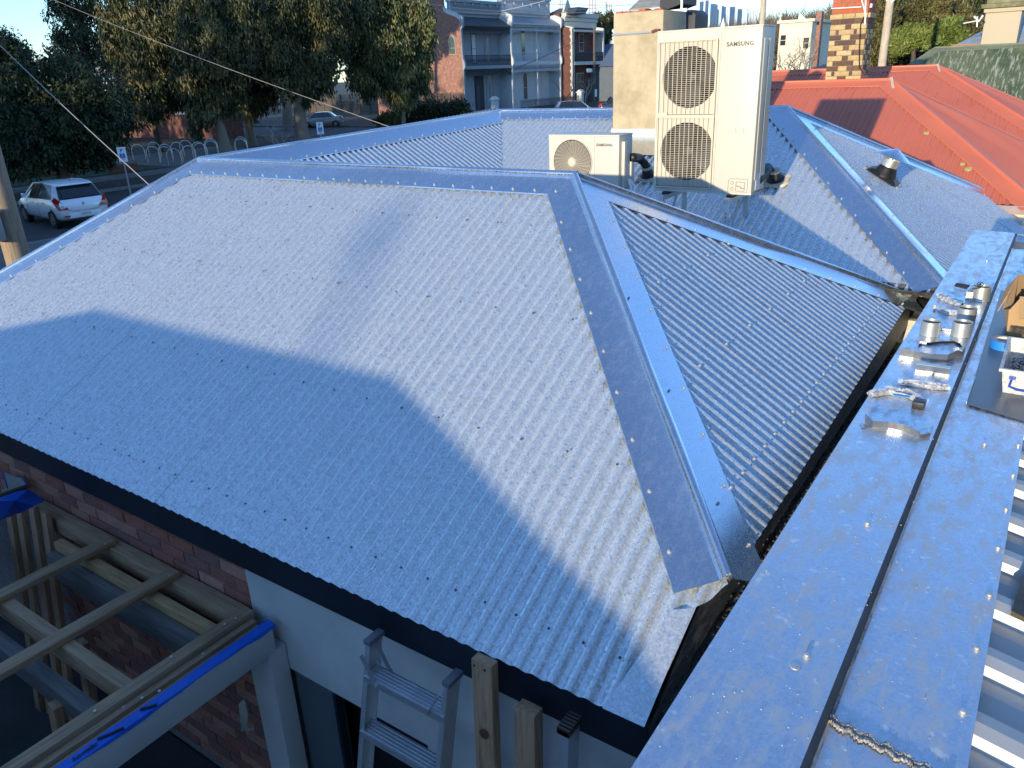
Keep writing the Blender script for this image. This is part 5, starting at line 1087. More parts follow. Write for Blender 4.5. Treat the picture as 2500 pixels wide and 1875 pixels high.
        # lamps
        mb = MB(); x0 = 0.0; P = [Vector((.0, s_ * hw * .56, .64 * hz)), Vector((.02, s_ * hw * .94, .64 * hz)), Vector((.30, s_ * hw * 1.01, .96 * hz)), Vector((.16, s_ * hw * .93, 1.06 * hz)), Vector((.06, s_ * hw * .80, .92 * hz))]
        P = [p + Vector((-.03, s_ * .016, 0)) for p in P]
        if s_ < 0: P = P[::-1]
        mb.prism(P, (.05, 0, 0)); mb.build('tail_lamp', RED, t, bevel=.006)
        mb = MB(); c = Vector((-.012, s_ * hw * .80, .76 * hz)); mb.box((c.x - .004, c.y - .05, c.z - .045), (c.x + .02, c.y + .06, c.z + .03)); mb.build('indicator_lens', W2, t, bevel=.004)
        mb = MB(); mb.box((-.018, s_ * hw * .70 - .10, .405 * hz), (.02, s_ * hw * .70 + .08, .45 * hz)); mb.build('reflector', RED, t, bevel=.006)
        mb = MB(); mb.bar((2.05 * k, s_ * (hw + .002), .80 * hz), (2.22 * k, s_ * (hw + .002), .80 * hz), .02, .03, (0, 0, 1)); mb.bar((1.1 * k, s_ * (hw + .0), .83 * hz), (1.27 * k, s_ * (hw + .0), .83 * hz), .02, .03, (0, 0, 1)); mb.build('door_handle', PAINT, t, kind='stuff')
        mb = MB(); mb.tube([(2.75 * k, s_ * (hw - .004), .28 * hz), (2.70 * k, s_ * (hw + .001), .60 * hz), (2.72 * k, s_ * hw * .985, .90 * hz)], .004, 4); mb.tube([(1.72 * k, s_ * (hw - .004), .28 * hz), (1.72 * k, s_ * (hw + .001), .60 * hz), (1.72 * k, s_ * hw * .985, .93 * hz)], .004, 4); mb.build('door_seam', BK, t, kind='stuff')
        for xw in (.68 * k, 3.27 * k):
            mb = MB(); mb.lathe((xw, s_ * (hw - .20), .31), [(.345, 0), (.345, .192)], 24, (0, s_, 0)); mb.build('wheel_arch', BK, t, smooth=True, angle=40)
            w = MB(); w.lathe((xw, s_ * (hw - .20), .305), [(.21, .0), (.29, .0), (.305, .03), (.305, .17), (.285, .205), (.215, .207)], 28, (0, s_, 0), caps=False); w = w.build('wheel', TY, t, smooth=True, angle=50)
            m2 = MB(); m2.lathe((xw, s_ * (hw - .20), .305), [(.215, .19), (.20, .205), (.195, .165)], 28, (0, s_, 0), caps=False); m2.lathe((xw, s_ * (hw - .20), .305), [(.045, .15), (.04, .205), (.0, .207)], 12, (0, s_, 0), caps=False)
            for q_ in range(10):
                a = 2 * math.pi * q_ / 10; m2.bar((xw + .03 * math.cos(a), s_ * (hw - .005), .305 + .03 * math.sin(a)), (xw + .205 * math.cos(a + .12), s_ * (hw - .008), .305 + .205 * math.sin(a + .12)), .022, .02, (0, 1, 0))
            m2.build('rim', RIM, w, smooth=True, angle=40)
    mb = MB(); zg0 = .97; mb.quad((.085 * k, -.58 / .85 * hw, 1.0 * hz), (.085 * k, .58 / .85 * hw, 1.0 * hz), (.40 * k, .50 / .85 * hw, 1.355 * hz), (.40 * k, -.50 / .85 * hw, 1.355 * hz))
    if not sedan: mb.build('rear_window', GL, t)
    mb = MB(); mb.box((-.012, -.55, .34 * hz), (.03, .55, .50 * hz)); mb.build('rear_bumper_panel', PAINT, t, bevel=.02)
    mb = MB(); mb.box((-.022, -.19, .40 * hz), (-.013, .19, .51 * hz)); mb.build('number_plate', WHITEP, t)
    if plate: text_mesh(plate, .085, .001, BLUES, t, (-.024, .15, .425 * hz), (0, -1, 0), (0, 0, 1), 'plate_lettering', .001)
    mb = MB(); mb.lathe((-.004, 0, .80 * hz), [(.05, 0), (.045, .012), (.0, .014)], 18, (-1, 0, .1), caps=False); mb.build('badge', RIM, t, smooth=True)
    mb = MB(); mb.tube([(-.006, -.52, .62 * hz), (-.012, -.3, .575 * hz), (-.014, .3, .575 * hz), (-.006, .52, .62 * hz)], .005, 4); mb.build('hatch_seam', BK, t)
    mb = MB(); mb.tube([(.75 * k, 0, 1.47 * hz), (.58 * k, 0, 1.62 * hz)], .006, 5); mb.build('aerial', BK, t)
    if not sedan: mb = MB(); mb.prism([(.30 * k, -.55, 1.385 * hz), (.30 * k, .55, 1.385 * hz), (.55 * k, .56, 1.43 * hz), (.55 * k, -.56, 1.43 * hz)], (0, 0, .02)); mb.build('spoiler', PAINT, t, bevel=.006)
    t.location = loc; t.rotation_euler = (0, 0, heading)
    return t
car('white hatchback with red tail lamps, seen from behind on the street at left', (-27.35, 13.75, GZ), R(180 - 6), (0.88, 0.89, 0.92), plate='1XZ 7TY')
car('silver beige sedan parked behind the thick gum trunk beside the paling fence', on_z(826, 308, GZ) + Vector((0.5, 0.3, 0)), R(180 + 42), (0.34, 0.32, 0.28), 4.5, 1.72, 1.46, True)
car('blue-grey hatch parked before the white terrace, its roof just above the zinc ridge', on_z(1352, 296, GZ), R(33), (0.22, 0.27, 0.36), 4.4, 1.75, 1.75, False)
car('dark sedan parked ahead of the blue-grey hatch', on_z(1462, 280, GZ), R(33), (0.02, 0.025, 0.035), 4.5, 1.75, 1.6, True)
# ---------------------------------------------------------------- street pole with meter box
c = far(20, 590, 12.5); px_ = c.x - 0.09; py_ = c.y + 0.10
pole = thing('timber_pole', 'thick timber pole carrying a grey steel box at the left edge', 'pole', (px_, py_, GZ))
mb = MB(); mb.tube([(px_, py_, GZ), (px_ + 0.0, py_, 4.0)], [0.165, 0.13], 14); mb.build('pole_shaft', timber('grey pole timber', (0.30, 0.22, 0.15), 2), pole, smooth=True)
b0 = far(0, 591, 12.3).z; b1 = far(0, 521, 12.3).z
bx = thing('meter_box', 'grey steel box with a padlock strapped to the timber pole', 'box', (px_, py_ - 0.2, b0))
mb = MB(); mb.box((px_ - 0.14, py_ - 0.42, b0), (px_ + 0.21, py_ - 0.155, b1)); mb.build('box_body', paint('box grey', (0.30, 0.32, 0.30), 0.5, 0.2, 0.1, 5, None, 0.1), bx, bevel=0.01)
mb = MB(); mb.prism([(px_ - 0.16, py_ - 0.45, b1 + 0.001), (px_ + 0.23, py_ - 0.45, b1 + 0.001), (px_ + 0.23, py_ - 0.14, b1 + 0.03), (px_ - 0.16, py_ - 0.14, b1 + 0.03)], (0, 0, 0.015)); mb.build('lid', paint('pale lid', (0.42, 0.42, 0.38), 0.6), bx)
mb = MB(); mb.tube([(px_ + 0.215, py_ - 0.30, b0 + 0.06), (px_ + 0.235, py_ - 0.31, b0 + 0.02), (px_ + 0.235, py_ - 0.32, b0 - 0.06)], 0.014, 8); mb.box((px_ + 0.21, py_ - 0.36, b0 - 0.10), (px_ + 0.25, py_ - 0.29, b0 - 0.03)); mb.build('padlock', BLACKP, bx)
# ---------------------------------------------------------------- overhead wires
WIRE = paint('grey cable', (0.22, 0.22, 0.23), 0.6, 0, 0, 3, None, 0); WIREL = paint('pale service cable', (0.30, 0.28, 0.26), 0.6, 0, 0, 3, None, 0)
def wire(label, pts, r, m=None, name='overhead_wire', group=None):
    t = thing(name, label, 'wire', pts[0], group); P = []
    if len(pts) == 3:
        a, m_, e = (Vector(p) for p in pts); c = m_ * 2 - (a + e) / 2; P = [a.lerp(c, k / 24).lerp(c.lerp(e, k / 24), k / 24) for k in range(25)]
    else: P = [Vector(pts[0]).lerp(Vector(pts[1]), k / 16) for k in range(17)]
    n = len(P) - 1; sag = (P[-1] - P[0]).length * 0.004
    P = [P[i] - Vector((0, 0, sag * 4 * (i / n) * (1 - i / n))) for i in range(len(P))]
    mb = MB(); mb.tube(P, r, 5); mb.build('cable', m or WIRE, t, smooth=True)
wire('pale service cable running from the upper left edge to the near zinc hip', [far(-60, 50, 22), on_x(385, 470, -8.36)], 0.0075, WIREL)
wire('long thin cable crossing in front of the gum trees to the zinc ridge', [far(110, -10, 30), on_x(975, 318, -8.3)], 0.005, WIREL)
wire('upper thin wire crossing in front of the terrace cornices', [far(960, -6, 55), far(1250, 26, 60), far(1560, 24, 66)], 0.016, None, group='street wires over the terraces')
wire('lower thin wire crossing in front of the terrace cornices', [far(980, -30, 55), far(1250, 2, 60), far(1560, 12, 66)], 0.016, None, group='street wires over the terraces')
wire('middle thin wire crossing in front of the terrace verandahs', [far(1040, 16, 55), far(1250, 30, 60), far(1560, 8, 66)], 0.012, None, group='street wires over the terraces')
wire('dark drop cable slanting across the white terrace to the street pole', [far(1262, 166, 88), far(1365, 120, 90), far(1448, 80, 92)], 0.03, NAVY)
wire('white stay cable in front of the terrace parapet', [far(1225, 27, 58), far(1330, 2, 60)], 0.02, WHITEP)

# ================================================================== red roofs next door
RED = paint('faded red roof paint', (0.60, 0.16, 0.085), 0.42, 0, 0.05, 1.2, None, 0.03, 20)
def red_roof_mat():
    m, nt, b = new_mat('red roof with wet streaks'); v = objvec(nt); n1 = noise(nt, v, 1.2)
    c = ramp(nt, n1.outputs['Fac'], [(0.3, (0.56, 0.15, 0.08)), (0.7, (0.62, 0.17, 0.095))]).outputs[0]
    vs = objvec(nt, (9.0, 0.7, 0.7)); n2 = noise(nt, vs, 1.5, 5, 0.7); f = ramp(nt, n2.outputs['Fac'], [(0.60, 0.0), (0.62, 0.5)])
    c = mixc(nt, f.outputs[0], c, (0.44, 0.085, 0.045)); nt.links.new(c, b.inputs['Base Color']); b.inputs['Roughness'].default_value = 0.45; return m
REDS = red_roof_mat()
def flat_cap(A, B, n1, n2, parent, mat, W=0.17, name='ridge_capping'): capping(A, B, n1, n2, parent, mat, W, r=0.018, name=name, lift=0.012)
K = 1.172
def red_wing(root, R_E, xw, s_front, s_east, xe, s_back, tape=True):
    """hip-ended wing: ridge along X ending at R_E"""
    nf = unit((0, -s_front, 1)); ne = unit((s_east, 0, 1)); nb = unit((0, s_back, 1))
    dz = s_east * (xe - R_E.x); SE = Vector((xe, R_E.y - dz / s_front, R_E.z - dz)); NE = Vector((xe, R_E.y + dz / s_back, R_E.z - dz)); RW = Vector((xw, R_E.y, R_E.z))
    corrugated([SE, Vector((xw, SE.y, SE.z)), RW, R_E], (1, 0, 0), root, REDS, name='roof_sheet'); corrugated([SE, R_E, NE], (0, 1, 0), root, RED, name='roof_sheet')
    corrugated([R_E, RW, Vector((xw, NE.y, NE.z)), NE], (1, 0, 0), root, RED, name='roof_sheet')
    flat_cap(RW, R_E, nf, nb, root, RED); flat_cap(R_E, SE, nf, ne, root, RED, 0.2, 'hip_capping'); flat_cap(R_E, NE, ne, nb, root, RED, 0.14, 'hip_capping')
    if tape:
        mb = MB(); t = (SE - R_E).normalized(); d_ = nf.cross(Vector((1, 0, 0))); d_ = d_ if d_.z < 0 else -d_; mb.bar(R_E + nf * 0.03 + Vector((0, 0, 0.02)), R_E + (d_ + t).normalized() * 0.26 + nf * 0.016, 0.035, 0.004, nf); mb.build('tape_patch', paint('cream sealing tape', (0.55, 0.45, 0.36), 0.8), root)
    return SE, NE, nf, ne
rr1 = thing('red_roof_house', 'house with two faded red corrugated hip roofs beyond the zinc roof', 'house', (-4, 14, GZ))
RE1 = Vector((-2.34, 13.33, -0.316)); SE1, NE1, nf1, ner1 = red_wing(rr1, RE1, on_y(1660, 190, 13.33).x, 0.5, 0.60, -0.15, 0.5)
RE2 = on_y(2288, 162, 18.3); SE2, NE2, nf2, _ = red_wing(rr1, RE2, on_y(1660, 170, 18.3).x, 0.48, 0.52, 0.6, 0.5)
VAL = paint('bluish valley metal', (0.16, 0.15, 0.20), 0.4, 0.4, 0.1, 5)
mb = MB(); mb.box((-4.6, SE1.y + 0.05, GZ), (-0.2, NE1.y + 3.0, SE1.z - 0.06)); mb.build('house_wall', paint('cream wall', (0.60, 0.56, 0.44), 0.85, 0, 0.05, 2), rr1)
mb = MB(); mb.box((-4.8, SE1.y - 0.05, SE1.z - 0.10), (-0.1, SE1.y + 0.03, SE1.z - 0.005)); mb.build('gutter', paint('mauve gutter', (0.26, 0.20, 0.22), 0.5), rr1)
q = random.Random(3)
for (px, py, r) in ((2262, 327, .035), (2350, 403, .030), (2364, 415, .045)):
    p = on_plane(px, py, tuple(RE1), (0, -0.5, 1)) + nf1 * 0.012; mb = MB(); mb.lathe(p, [(r, 0), (r * 0.9, 0.008), (0, 0.012)], 12, nf1); mb.build('lichen_patch', paint('yellow lichen', (0.45, 0.40, 0.16), 0.9, 0, 0.3, 40), rr1)
# white wall in the gap
ww = thing('white_boundary_wall', 'sunlit cream wall below the red eave, behind the far end of the parapet', 'wall', (0.3, SE1.y - 0.15, GZ))
mb = MB(); mb.box((-0.62, SE1.y - 0.30, GZ), (4.5, SE1.y - 0.10, SE1.z - 0.13)); mb.build('wall_face', paint('cream membrane', (0.66, 0.62, 0.52), 0.8, 0, 0.05, 3, None, 0.2, 12), ww)
mb = MB(); mb.box((-0.60, SE1.y - 0.36, SE1.z - 0.62), (4.5, SE1.y - 0.305, SE1.z - 0.56)); mb.build('ledge', paint('cream ledge', (0.66, 0.62, 0.55), 0.7), ww)
# ---- two-tone brick chimney
CRB = [(0.50, 0.36, 0.17), (0.46, 0.32, 0.15), (0.54, 0.40, 0.21)]; BRB = [(0.12, 0.065, 0.04), (0.15, 0.085, 0.055), (0.10, 0.055, 0.045)]; RDB = [(0.48, 0.10, 0.04), (0.42, 0.12, 0.06)]
MCR = per_object('cream brick', CRB, 0.85, 0.4, (0.30, 0.24, 0.14), 0.3); MBR = per_object('brown brick', BRB, 0.85, 0.4, (0.1, 0.08, 0.06), 0.3); MRD = per_object('orange brick', RDB, 0.85, 0.4, (0.3, 0.2, 0.12), 0.3)
yc2 = 15.3; cl = on_y(2014, 195, yc2).x; crt = on_y(2100, 195, yc2).x; zb2 = on_y(2050, 197, yc2).z; ztop = on_y(2076, -14, yc2).z
wc = crt - cl; bc = thing('brick_chimney', 'tall square chimney of cream and brown bricks with orange top courses, on the red roof', 'chimney', ((cl + crt) / 2, yc2 + 0.3, zb2))
mb = MB(); mb.box((cl + 0.008, yc2 + 0.008, zb2 - 0.6), (crt - 0.008, yc2 + wc - 0.008, ztop)); mb.build('mortar_core', MORTAR, bc)
N_C = 17; ch = (on_y(2050, 46, yc2).z - zb2) / 12.0; u = wc / 12.0
def courses(i):
    c = {0: 'c4 b3 c5', 1: 'c2 b1 c5 b1 c3', 2: 'b4 c3 b5', 3: 'c2 b1 b5 b1 c3', 4: 'c5 b2 c5', 5: 'b2 b1 c5 b1 b3', 6: 'c5 b2 c5', 7: 'c2 b1 b5 b1 c3', 8: 'b4 c3 b5', 9: 'c2 b1 c5 b1 c3', 10: 'c5 b2 c5', 11: 'b3 b5 b4', 12: 'c4 c4 c4'}
    t = c.get(i, 'r3 r5 r4' if i % 2 else 'r5 r5 r2'); return [(q_[0], int(q_[1:])) for q_ in t.split()]
for i in range(22):
    z = zb2 + i * ch - 0.01; pr = 0.022 if i == 12 else 0.0
    if z > ztop: break
    for side in (0, 1):
        a = 0
        for kind, w in courses(i if side == 0 else (i + 1 if i < 11 else i)):
            m_ = {'c': MCR, 'b': MBR, 'r': MRD}[kind]; g_ = 0.0035; jit = q.uniform(-0.002, 0.004)
            mb = MB()
            if side == 0: mb.box((cl + a * u + g_ - (pr if a == 0 else 0), yc2 - jit - pr, z + g_), (cl + (a + w) * u - g_, yc2 + 0.05, z + ch - g_))
            else: mb.box((crt - 0.05, yc2 + a * u + g_ + (0.051 if a == 0 else 0), z + g_), (crt + jit + pr, yc2 + (a + w) * u - g_, z + ch - g_))
            mb.build('brick', m_, bc, bevel=0.004); a += w
for (a_, b_, r) in (((2030, 21), (2103, 17), 0.011), ((2104, 0), (2112, 30), 0.012), ((2114, -10), (2112, 60), 0.014)):
    mb = MB(); mb.tube([on_y(*a_, yc2 - 0.03), on_y(*b_, yc2 - 0.03)], r, 8); mb.build('conduit', WHITEP, bc, smooth=True)
mb = MB(); mb.tube([on_y(2110, 40, yc2 - 0.02), on_y(2101, 60, yc2 - 0.02), on_y(2098, 120, yc2 - 0.02), on_y(2098, 165, yc2 - 0.02), on_y(2110, 182, yc2 - 0.1), on_y(2150, 178, yc2 - 0.1)], 0.010, 6); mb.build('black_cable', NAVY, bc, smooth=True)
mb = MB(); p = on_y(2125, 14, yc2 + 0.1); mb.box((p.x - 0.03, p.y - 0.03, p.z - 0.03), (p.x + 0.03, p.y + 0.03, p.z + 0.03)); mb.build('junction_box', WHITEP, bc, bevel=0.004)
mb = MB(); mb.prism([(crt, yc2 - 0.02, zb2 - 0.1), (crt + 0.012, yc2 + wc, zb2 - 0.1), (crt + 0.012, yc2 + wc, zb2 + 0.02), (crt + 0.005, yc2 - 0.02, zb2 + 0.22)], (0.004, 0, 0)); mb.build('step_flashing', RED, bc)
# ---- mossy green roof
GRN = None
def green_mat():
    m, nt, b = new_mat('mossy green iron'); v = objvec(nt); n1 = noise(nt, v, 1.0, 5, 0.7)
    c = ramp(nt, n1.outputs['Fac'], [(0.35, (0.075, 0.11, 0.045)), (0.55, (0.14, 0.17, 0.08)), (0.7, (0.22, 0.24, 0.13))]).outputs[0]
    vs = objvec(nt, (12, 1.2, 1.2)); n2 = noise(nt, vs, 1.6, 6, 0.75); f = ramp(nt, n2.outputs['Fac'], [(0.52, 0.0), (0.60, 0.9)]); c = mixc(nt, f.outputs[0], c, (0.48, 0.46, 0.36))
    nt.links.new(c, b.inputs['Base Color']); b.inputs['Roughness'].default_value = 0.8; return m
GRN = green_mat(); gr_ = thing('green_roof_house', 'house with a mossy, peeling green corrugated roof at upper right', 'house', (1, 27, GZ))
gl = on_y(2283, 118, 24.0); sgr = 0.45; gz0 = -2.2; dy = (gl.z - gz0) / sgr
corrugated([gl, Vector((14, 24, gl.z)), Vector((14, 24 - dy, gz0)), Vector((gl.x - (gl.z - gz0) / 0.9, 24 - dy, gz0))], (1, 0, 0), gr_, GRN, name='roof_sheet')
nfg = unit((0, -sgr, 1)); nwg = unit((-0.9, 0, 1))
corrugated([gl, Vector((gl.x - (gl.z - gz0) / 0.9, 24 - dy, gz0)), Vector((gl.x - (gl.z - gz0) / 0.9, 24 + dy, gz0))], (0, 1, 0), gr_, GRN, name='roof_sheet')
GCAP = paint('weathered green capping', (0.17, 0.19, 0.12), 0.8, 0, 0.2, 3)
flat_cap(gl, Vector((14, 24, gl.z)), nfg, unit((0, sgr, 1)), gr_, GCAP, 0.2); flat_cap(gl, Vector((gl.x - (gl.z - gz0) / 0.9, 24 - dy, gz0)), nfg, nwg, gr_, GCAP, 0.2, 'hip_capping')
mb = MB(); mb.box((gl.x - 2, 24 - dy + 0.2, GZ), (13.8, 24 + 3, gz0 - 0.02)); mb.build('house_wall', paint('cream weatherboard', (0.52, 0.48, 0.38), 0.85), gr_)
mb = MB(); mb.box((gl.x - 2.4, 24 - dy - 0.1, gz0 - 0.12), (14, 24 - dy, gz0 - 0.01)); mb.build('gutter', paint('brown gutter', (0.14, 0.09, 0.06), 0.7), gr_)
# rendered chimney with bare patches and mossy crown
y9 = 30.0; a = on_y(2393, 112, y9); b_ = on_y(2452, 112, y9); c_ = on_y(2478, 25, y9); tz = on_y(2440, 30, y9).z
pc_ = thing('peeling_chimney', 'peeling cream rendered chimney with orange bare patches and a mossy crown, upper right', 'chimney', a)
PCH = paint('peeling render', (0.44, 0.37, 0.26), 0.9, 0, 0.1, 2, None, 0.3, 20, (0.45, 0.16, 0.07), 0.0)
def peel_mat():
    m, nt, b = new_mat('render with bare brick patches'); v = objvec(nt); n2 = noise(nt, v, 1.1, 5, 0.6); f = ramp(nt, n2.outputs['Fac'], [(0.60, 0.0), (0.615, 0.9)]); c = mixc(nt, f.outputs[0], (0.46, 0.39, 0.28), (0.48, 0.17, 0.08)); nt.links.new(c, b.inputs['Base Color']); b.inputs['Roughness'].default_value = 0.9; return m
PL2 = peel_mat(); w9 = b_.x - a.x
mb = MB(); mb.box((a.x, y9, a.z - 1.0), (b_.x + 0.30, y9 + 0.9, tz)); mb.build('chimney_shaft', PL2, pc_, bevel=0.02)
MOSS = paint('mossy cement', (0.22, 0.20, 0.12), 0.95, 0, 0.4, 5, None, 0.6, 12, (0.10, 0.13, 0.04), 0.8)
for k, (o, z0, z1) in enumerate(((0.06, tz + 0.002, tz + 0.12), (0.14, tz + 0.125, tz + 0.25), (0.02, tz + 0.253, tz + 0.50))):
    mb = MB(); mb.box((a.x - o, y9 - o, z0), (b_.x + 0.30 + o, y9 + 0.9 + o, z1)); mb.build('crown_course', MOSS if k else PL2, pc_, bevel=0.03)
hs9 = thing('blue_grey_roof', 'pale blue-grey roof beside the peeling chimney, orange gutter line', 'roof', on_y(2400, 105, 31))
p0, p1 = on_y(2335, 112, 31), on_y(2560, 108, 31); mb = MB(); mb.prism([p0, p1, p1 + Vector((0, 3, 1.3)), p0 + Vector((1.2, 3, 0.85))], (0, 0, 0.05)); mb.build('roof_plane', paint('pale zinc roof', (0.32, 0.36, 0.38), 0.5, 0.2), hs9)
mb = MB(); mb.bar(p0 - Vector((0.1, 0.1, 0.02)), p1 - Vector((0, 0.1, 0.02)), 0.12, 0.14); mb.build('gutter', paint('orange brown gutter', (0.36, 0.12, 0.06), 0.6), hs9)
an = thing('television_aerial', 'small white television aerial left of the peeling chimney', 'aerial', on_y(2385, 66, 29))
mb = MB(); mb.tube([on_y(2385, 66, 29), on_y(2386, 40, 29)], 0.02, 6); mb.tube([on_y(2352, 57, 29), on_y(2390, 50, 29)], 0.015, 6); mb.tube([on_y(2378, 40, 29), on_y(2390, 52, 29), on_y(2400, 37, 29)], 0.03, 6); mb.build('aerial_rods', WHITEP, an, kind='stuff')
# ---- poles on the right
GP = timber('silver pole timber', (0.48, 0.40, 0.30), 2)
for (pxa, pya, pxb, pyb, dist, r, lab) in ((2176, -20, 2154, 175, 30, 0.13, 'pale timber pole with a white vee bracket in front of the tall hedge'), (1866, -20, 1858, 120, 38, 0.13, 'pale timber pole rising behind the tall unit')):
    A = far(pxa, pya, dist); B = far(pxb, pyb, dist); B = Vector((A.x, A.y, GZ)); t = thing('street_pole', lab, 'pole', B); mb = MB(); mb.tube([B, A + Vector((0, 0, 3))], [r * 1.1, r * .85], 10); mb.build('pole_shaft', GP, t, smooth=True)
    if pxa == 2176:
        mb = MB(); T = far(2174, 8, dist - .1)
        for s_ in (-1, 1): mb.bar(T, T + Vector((s_ * 0.28, 0, 0.25)), 0.05, 0.03)
        mb.build('vee_bracket', WHITEP, t)
# ================================================================== terraces across the street
XT = -60.0
def fz(px, py): return on_x(px, py, XT)
GW = paint('blue-grey stucco', (0.26, 0.29, 0.33), 0.85, 0, 0.06, 1.5, None, 0.1, 6); WW_ = paint('white stucco', (0.50, 0.52, 0.54), 0.85, 0, 0.06, 1.5, None, 0.1, 6)
NV = paint('charcoal ironwork', (0.035, 0.045, 0.060), 0.6); DKR = paint('dark slate iron', (0.05, 0.06, 0.075), 0.6, 0, 0.2, 1, (1, 8, 1)); PLR = paint('pale iron roof', (0.22, 0.25, 0.28), 0.5, 0, 0.2, 1, (1, 8, 1))
WIN = glass('window glass', (0.03, 0.035, 0.04), 0.08); SHUT = paint('white blind', (0.55, 0.56, 0.56), 0.7)
def brick_tex(name, c1, c2, mort, sc=4.2):
    m, nt, b = new_mat(name); tc = N(nt, 'ShaderNodeTexCoord'); sx = N(nt, 'ShaderNodeSeparateXYZ'); nt.links.new(tc.outputs['Object'], sx.inputs[0]); ad = N(nt, 'ShaderNodeMath', operation='ADD'); nt.links.new(sx.outputs[0], ad.inputs[0]); nt.links.new(sx.outputs[1], ad.inputs[1])
    cb = N(nt, 'ShaderNodeCombineXYZ'); nt.links.new(ad.outputs[0], cb.inputs[0]); nt.links.new(sx.outputs[2], cb.inputs[1])
    br = N(nt, 'ShaderNodeTexBrick'); br.inputs['Scale'].default_value = sc; br.inputs['Mortar Size'].default_value = 0.03; br.inputs['Color1'].default_value = (*c1, 1); br.inputs['Color2'].default_value = (*c2, 1); br.inputs['Mortar'].default_value = (*mort, 1); nt.links.new(cb.outputs[0], br.inputs['Vector'])
    n2 = noise(nt, cb.outputs[0], 3.0, 8, 0.8); g = ramp(nt, n2.outputs['Fac'], [(0.35, 0.5), (0.65, 1.45)]); c = mixc(nt, 1.0, br.outputs[0], g.outputs[0], 'MULTIPLY'); nt.links.new(c, b.inputs['Base Color']); b.inputs['Roughness'].default_value = 0.9; return m
CRM2 = paint('stone window dressing', (0.34, 0.31, 0.26), 0.85)
RBT = brick_tex('terrace red brick', (0.24, 0.075, 0.05), (0.30, 0.12, 0.08), (0.30, 0.24, 0.20)); DBT = brick_tex('dark red brick', (0.12, 0.035, 0.025), (0.16, 0.05, 0.035), (0.12, 0.09, 0.08))
def sash(t, x, y0, y1, z0, z1, frame, arch=False, blind=False, name='window', axis='x', glassm=None):
    def P(yy, zz, d_=0.0): return (x + d_, yy, zz) if axis == 'x' else (yy, x - d_, zz)
    mb = MB(); pts = [(y0, z0), (y1, z0), (y1, z1)]; 
    if arch: pts += [((y0 + y1) / 2 + (y1 - y0) / 2 * math.cos(a), z1 + (y1 - y0) * (0.5 if arch == 1 else 0.75) * math.sin(a)) for a in (math.pi / 4, math.pi / 2, 3 * math.pi / 4)]
    pts += [(y0, z1)]
    off = Vector((0.05, 0, 0)) if axis == 'x' else Vector((0, -0.05, 0))
    w = 0.09; yc_, zc_ = (y0 + y1) / 2, (z0 + z1) / 2; big = [(yc_ + (a - yc_) * (1 + 2 * w / (y1 - y0)), zc_ + (b_ - zc_) * (1 + 2 * w / (z1 - z0 + (.5 if arch else 0)))) for a, b_ in pts]
    mb.prism([P(a, b_) for a, b_ in big], off); fr_ = mb.build(name, frame, t)
    mb = MB(); mb.prism([P(a, b_, 0.052) for a, b_ in pts], off * 0.2); mb.build('pane', SHUT if blind else (glassm or WIN), fr_)
    mb = MB(); zz = (z0 + z1) / 2; a = P(y0, zz, 0.065); b_ = P(y1, zz, 0.065); mb.bar(a, b_, 0.07, 0.05); mb.build('meeting_rail', frame, fr_)
def frieze(t, X, y0, y1, z, h, m, teeth=True, nm='lace_frieze'):
    mb = MB(); mb.box((X - .04, y0, z - .06), (X + .04, y1, z)); mb.box((X - .04, y0, z - h), (X + .04, y1, z - h + .06)); n = int((y1 - y0) / .16)
    for i in range(n):
        yy = y0 + (i + .5) * (y1 - y0) / n; mb.bar((X, yy - .05, z - .06), (X, yy + .05, z - h + .06), .03, .03); mb.bar((X, yy + .05, z - .06), (X, yy - .05, z - h + .06), .03, .03)
        if teeth: mb.bar((X, yy, z - h), (X, yy, z - h - .10 - .12 * (abs(i - n / 2) > n * .38)), .06, .03, (0, 1, 0))
    mb.build(nm, m, t, kind='stuff')
def balus(t, X, y0, y1, z0, z1, m, step=.16):
    mb = MB(); mb.box((X - .04, y0, z1 - .08), (X + .04, y1, z1)); mb.box((X - .04, y0, z0), (X + .04, y1, z0 + .06)); y = y0
    while y < y1: mb.bar((X, y, z0), (X, y, z1), .035, .035); mb.bar((X, y, z0 + .2), (X, y + step, z1 - .25), .02, .02); y += step
    mb.build('balustrade', m, t, kind='stuff')
def wing_wall(t, y, th, X, z0, z1, z2, zs, m, name='party_wall'):
    """stucco party wall end with scrolled steps"""
    prof_ = [(X - 1.9, z0), (X + .1, z0), (X + .1, zs[0] - .5), (X + .35, zs[0] - .2), (X + .35, zs[0] + .3), (X + .12, zs[0] + .9), (X + .05, zs[1] - .6), (X + .35, zs[1] - .2), (X + .38, zs[1] + .7), (X + .1, zs[1] + .95), (X - .7, zs[1] + 1.25), (X - 1.9, z2)]
    mb = MB(); mb.prism([(a, y - th / 2, b_) for a, b_ in prof_], (0, th, 0)); mb.build(name, m, t, bevel=0.02)
zc = lambda px, py: fz(px, py).z
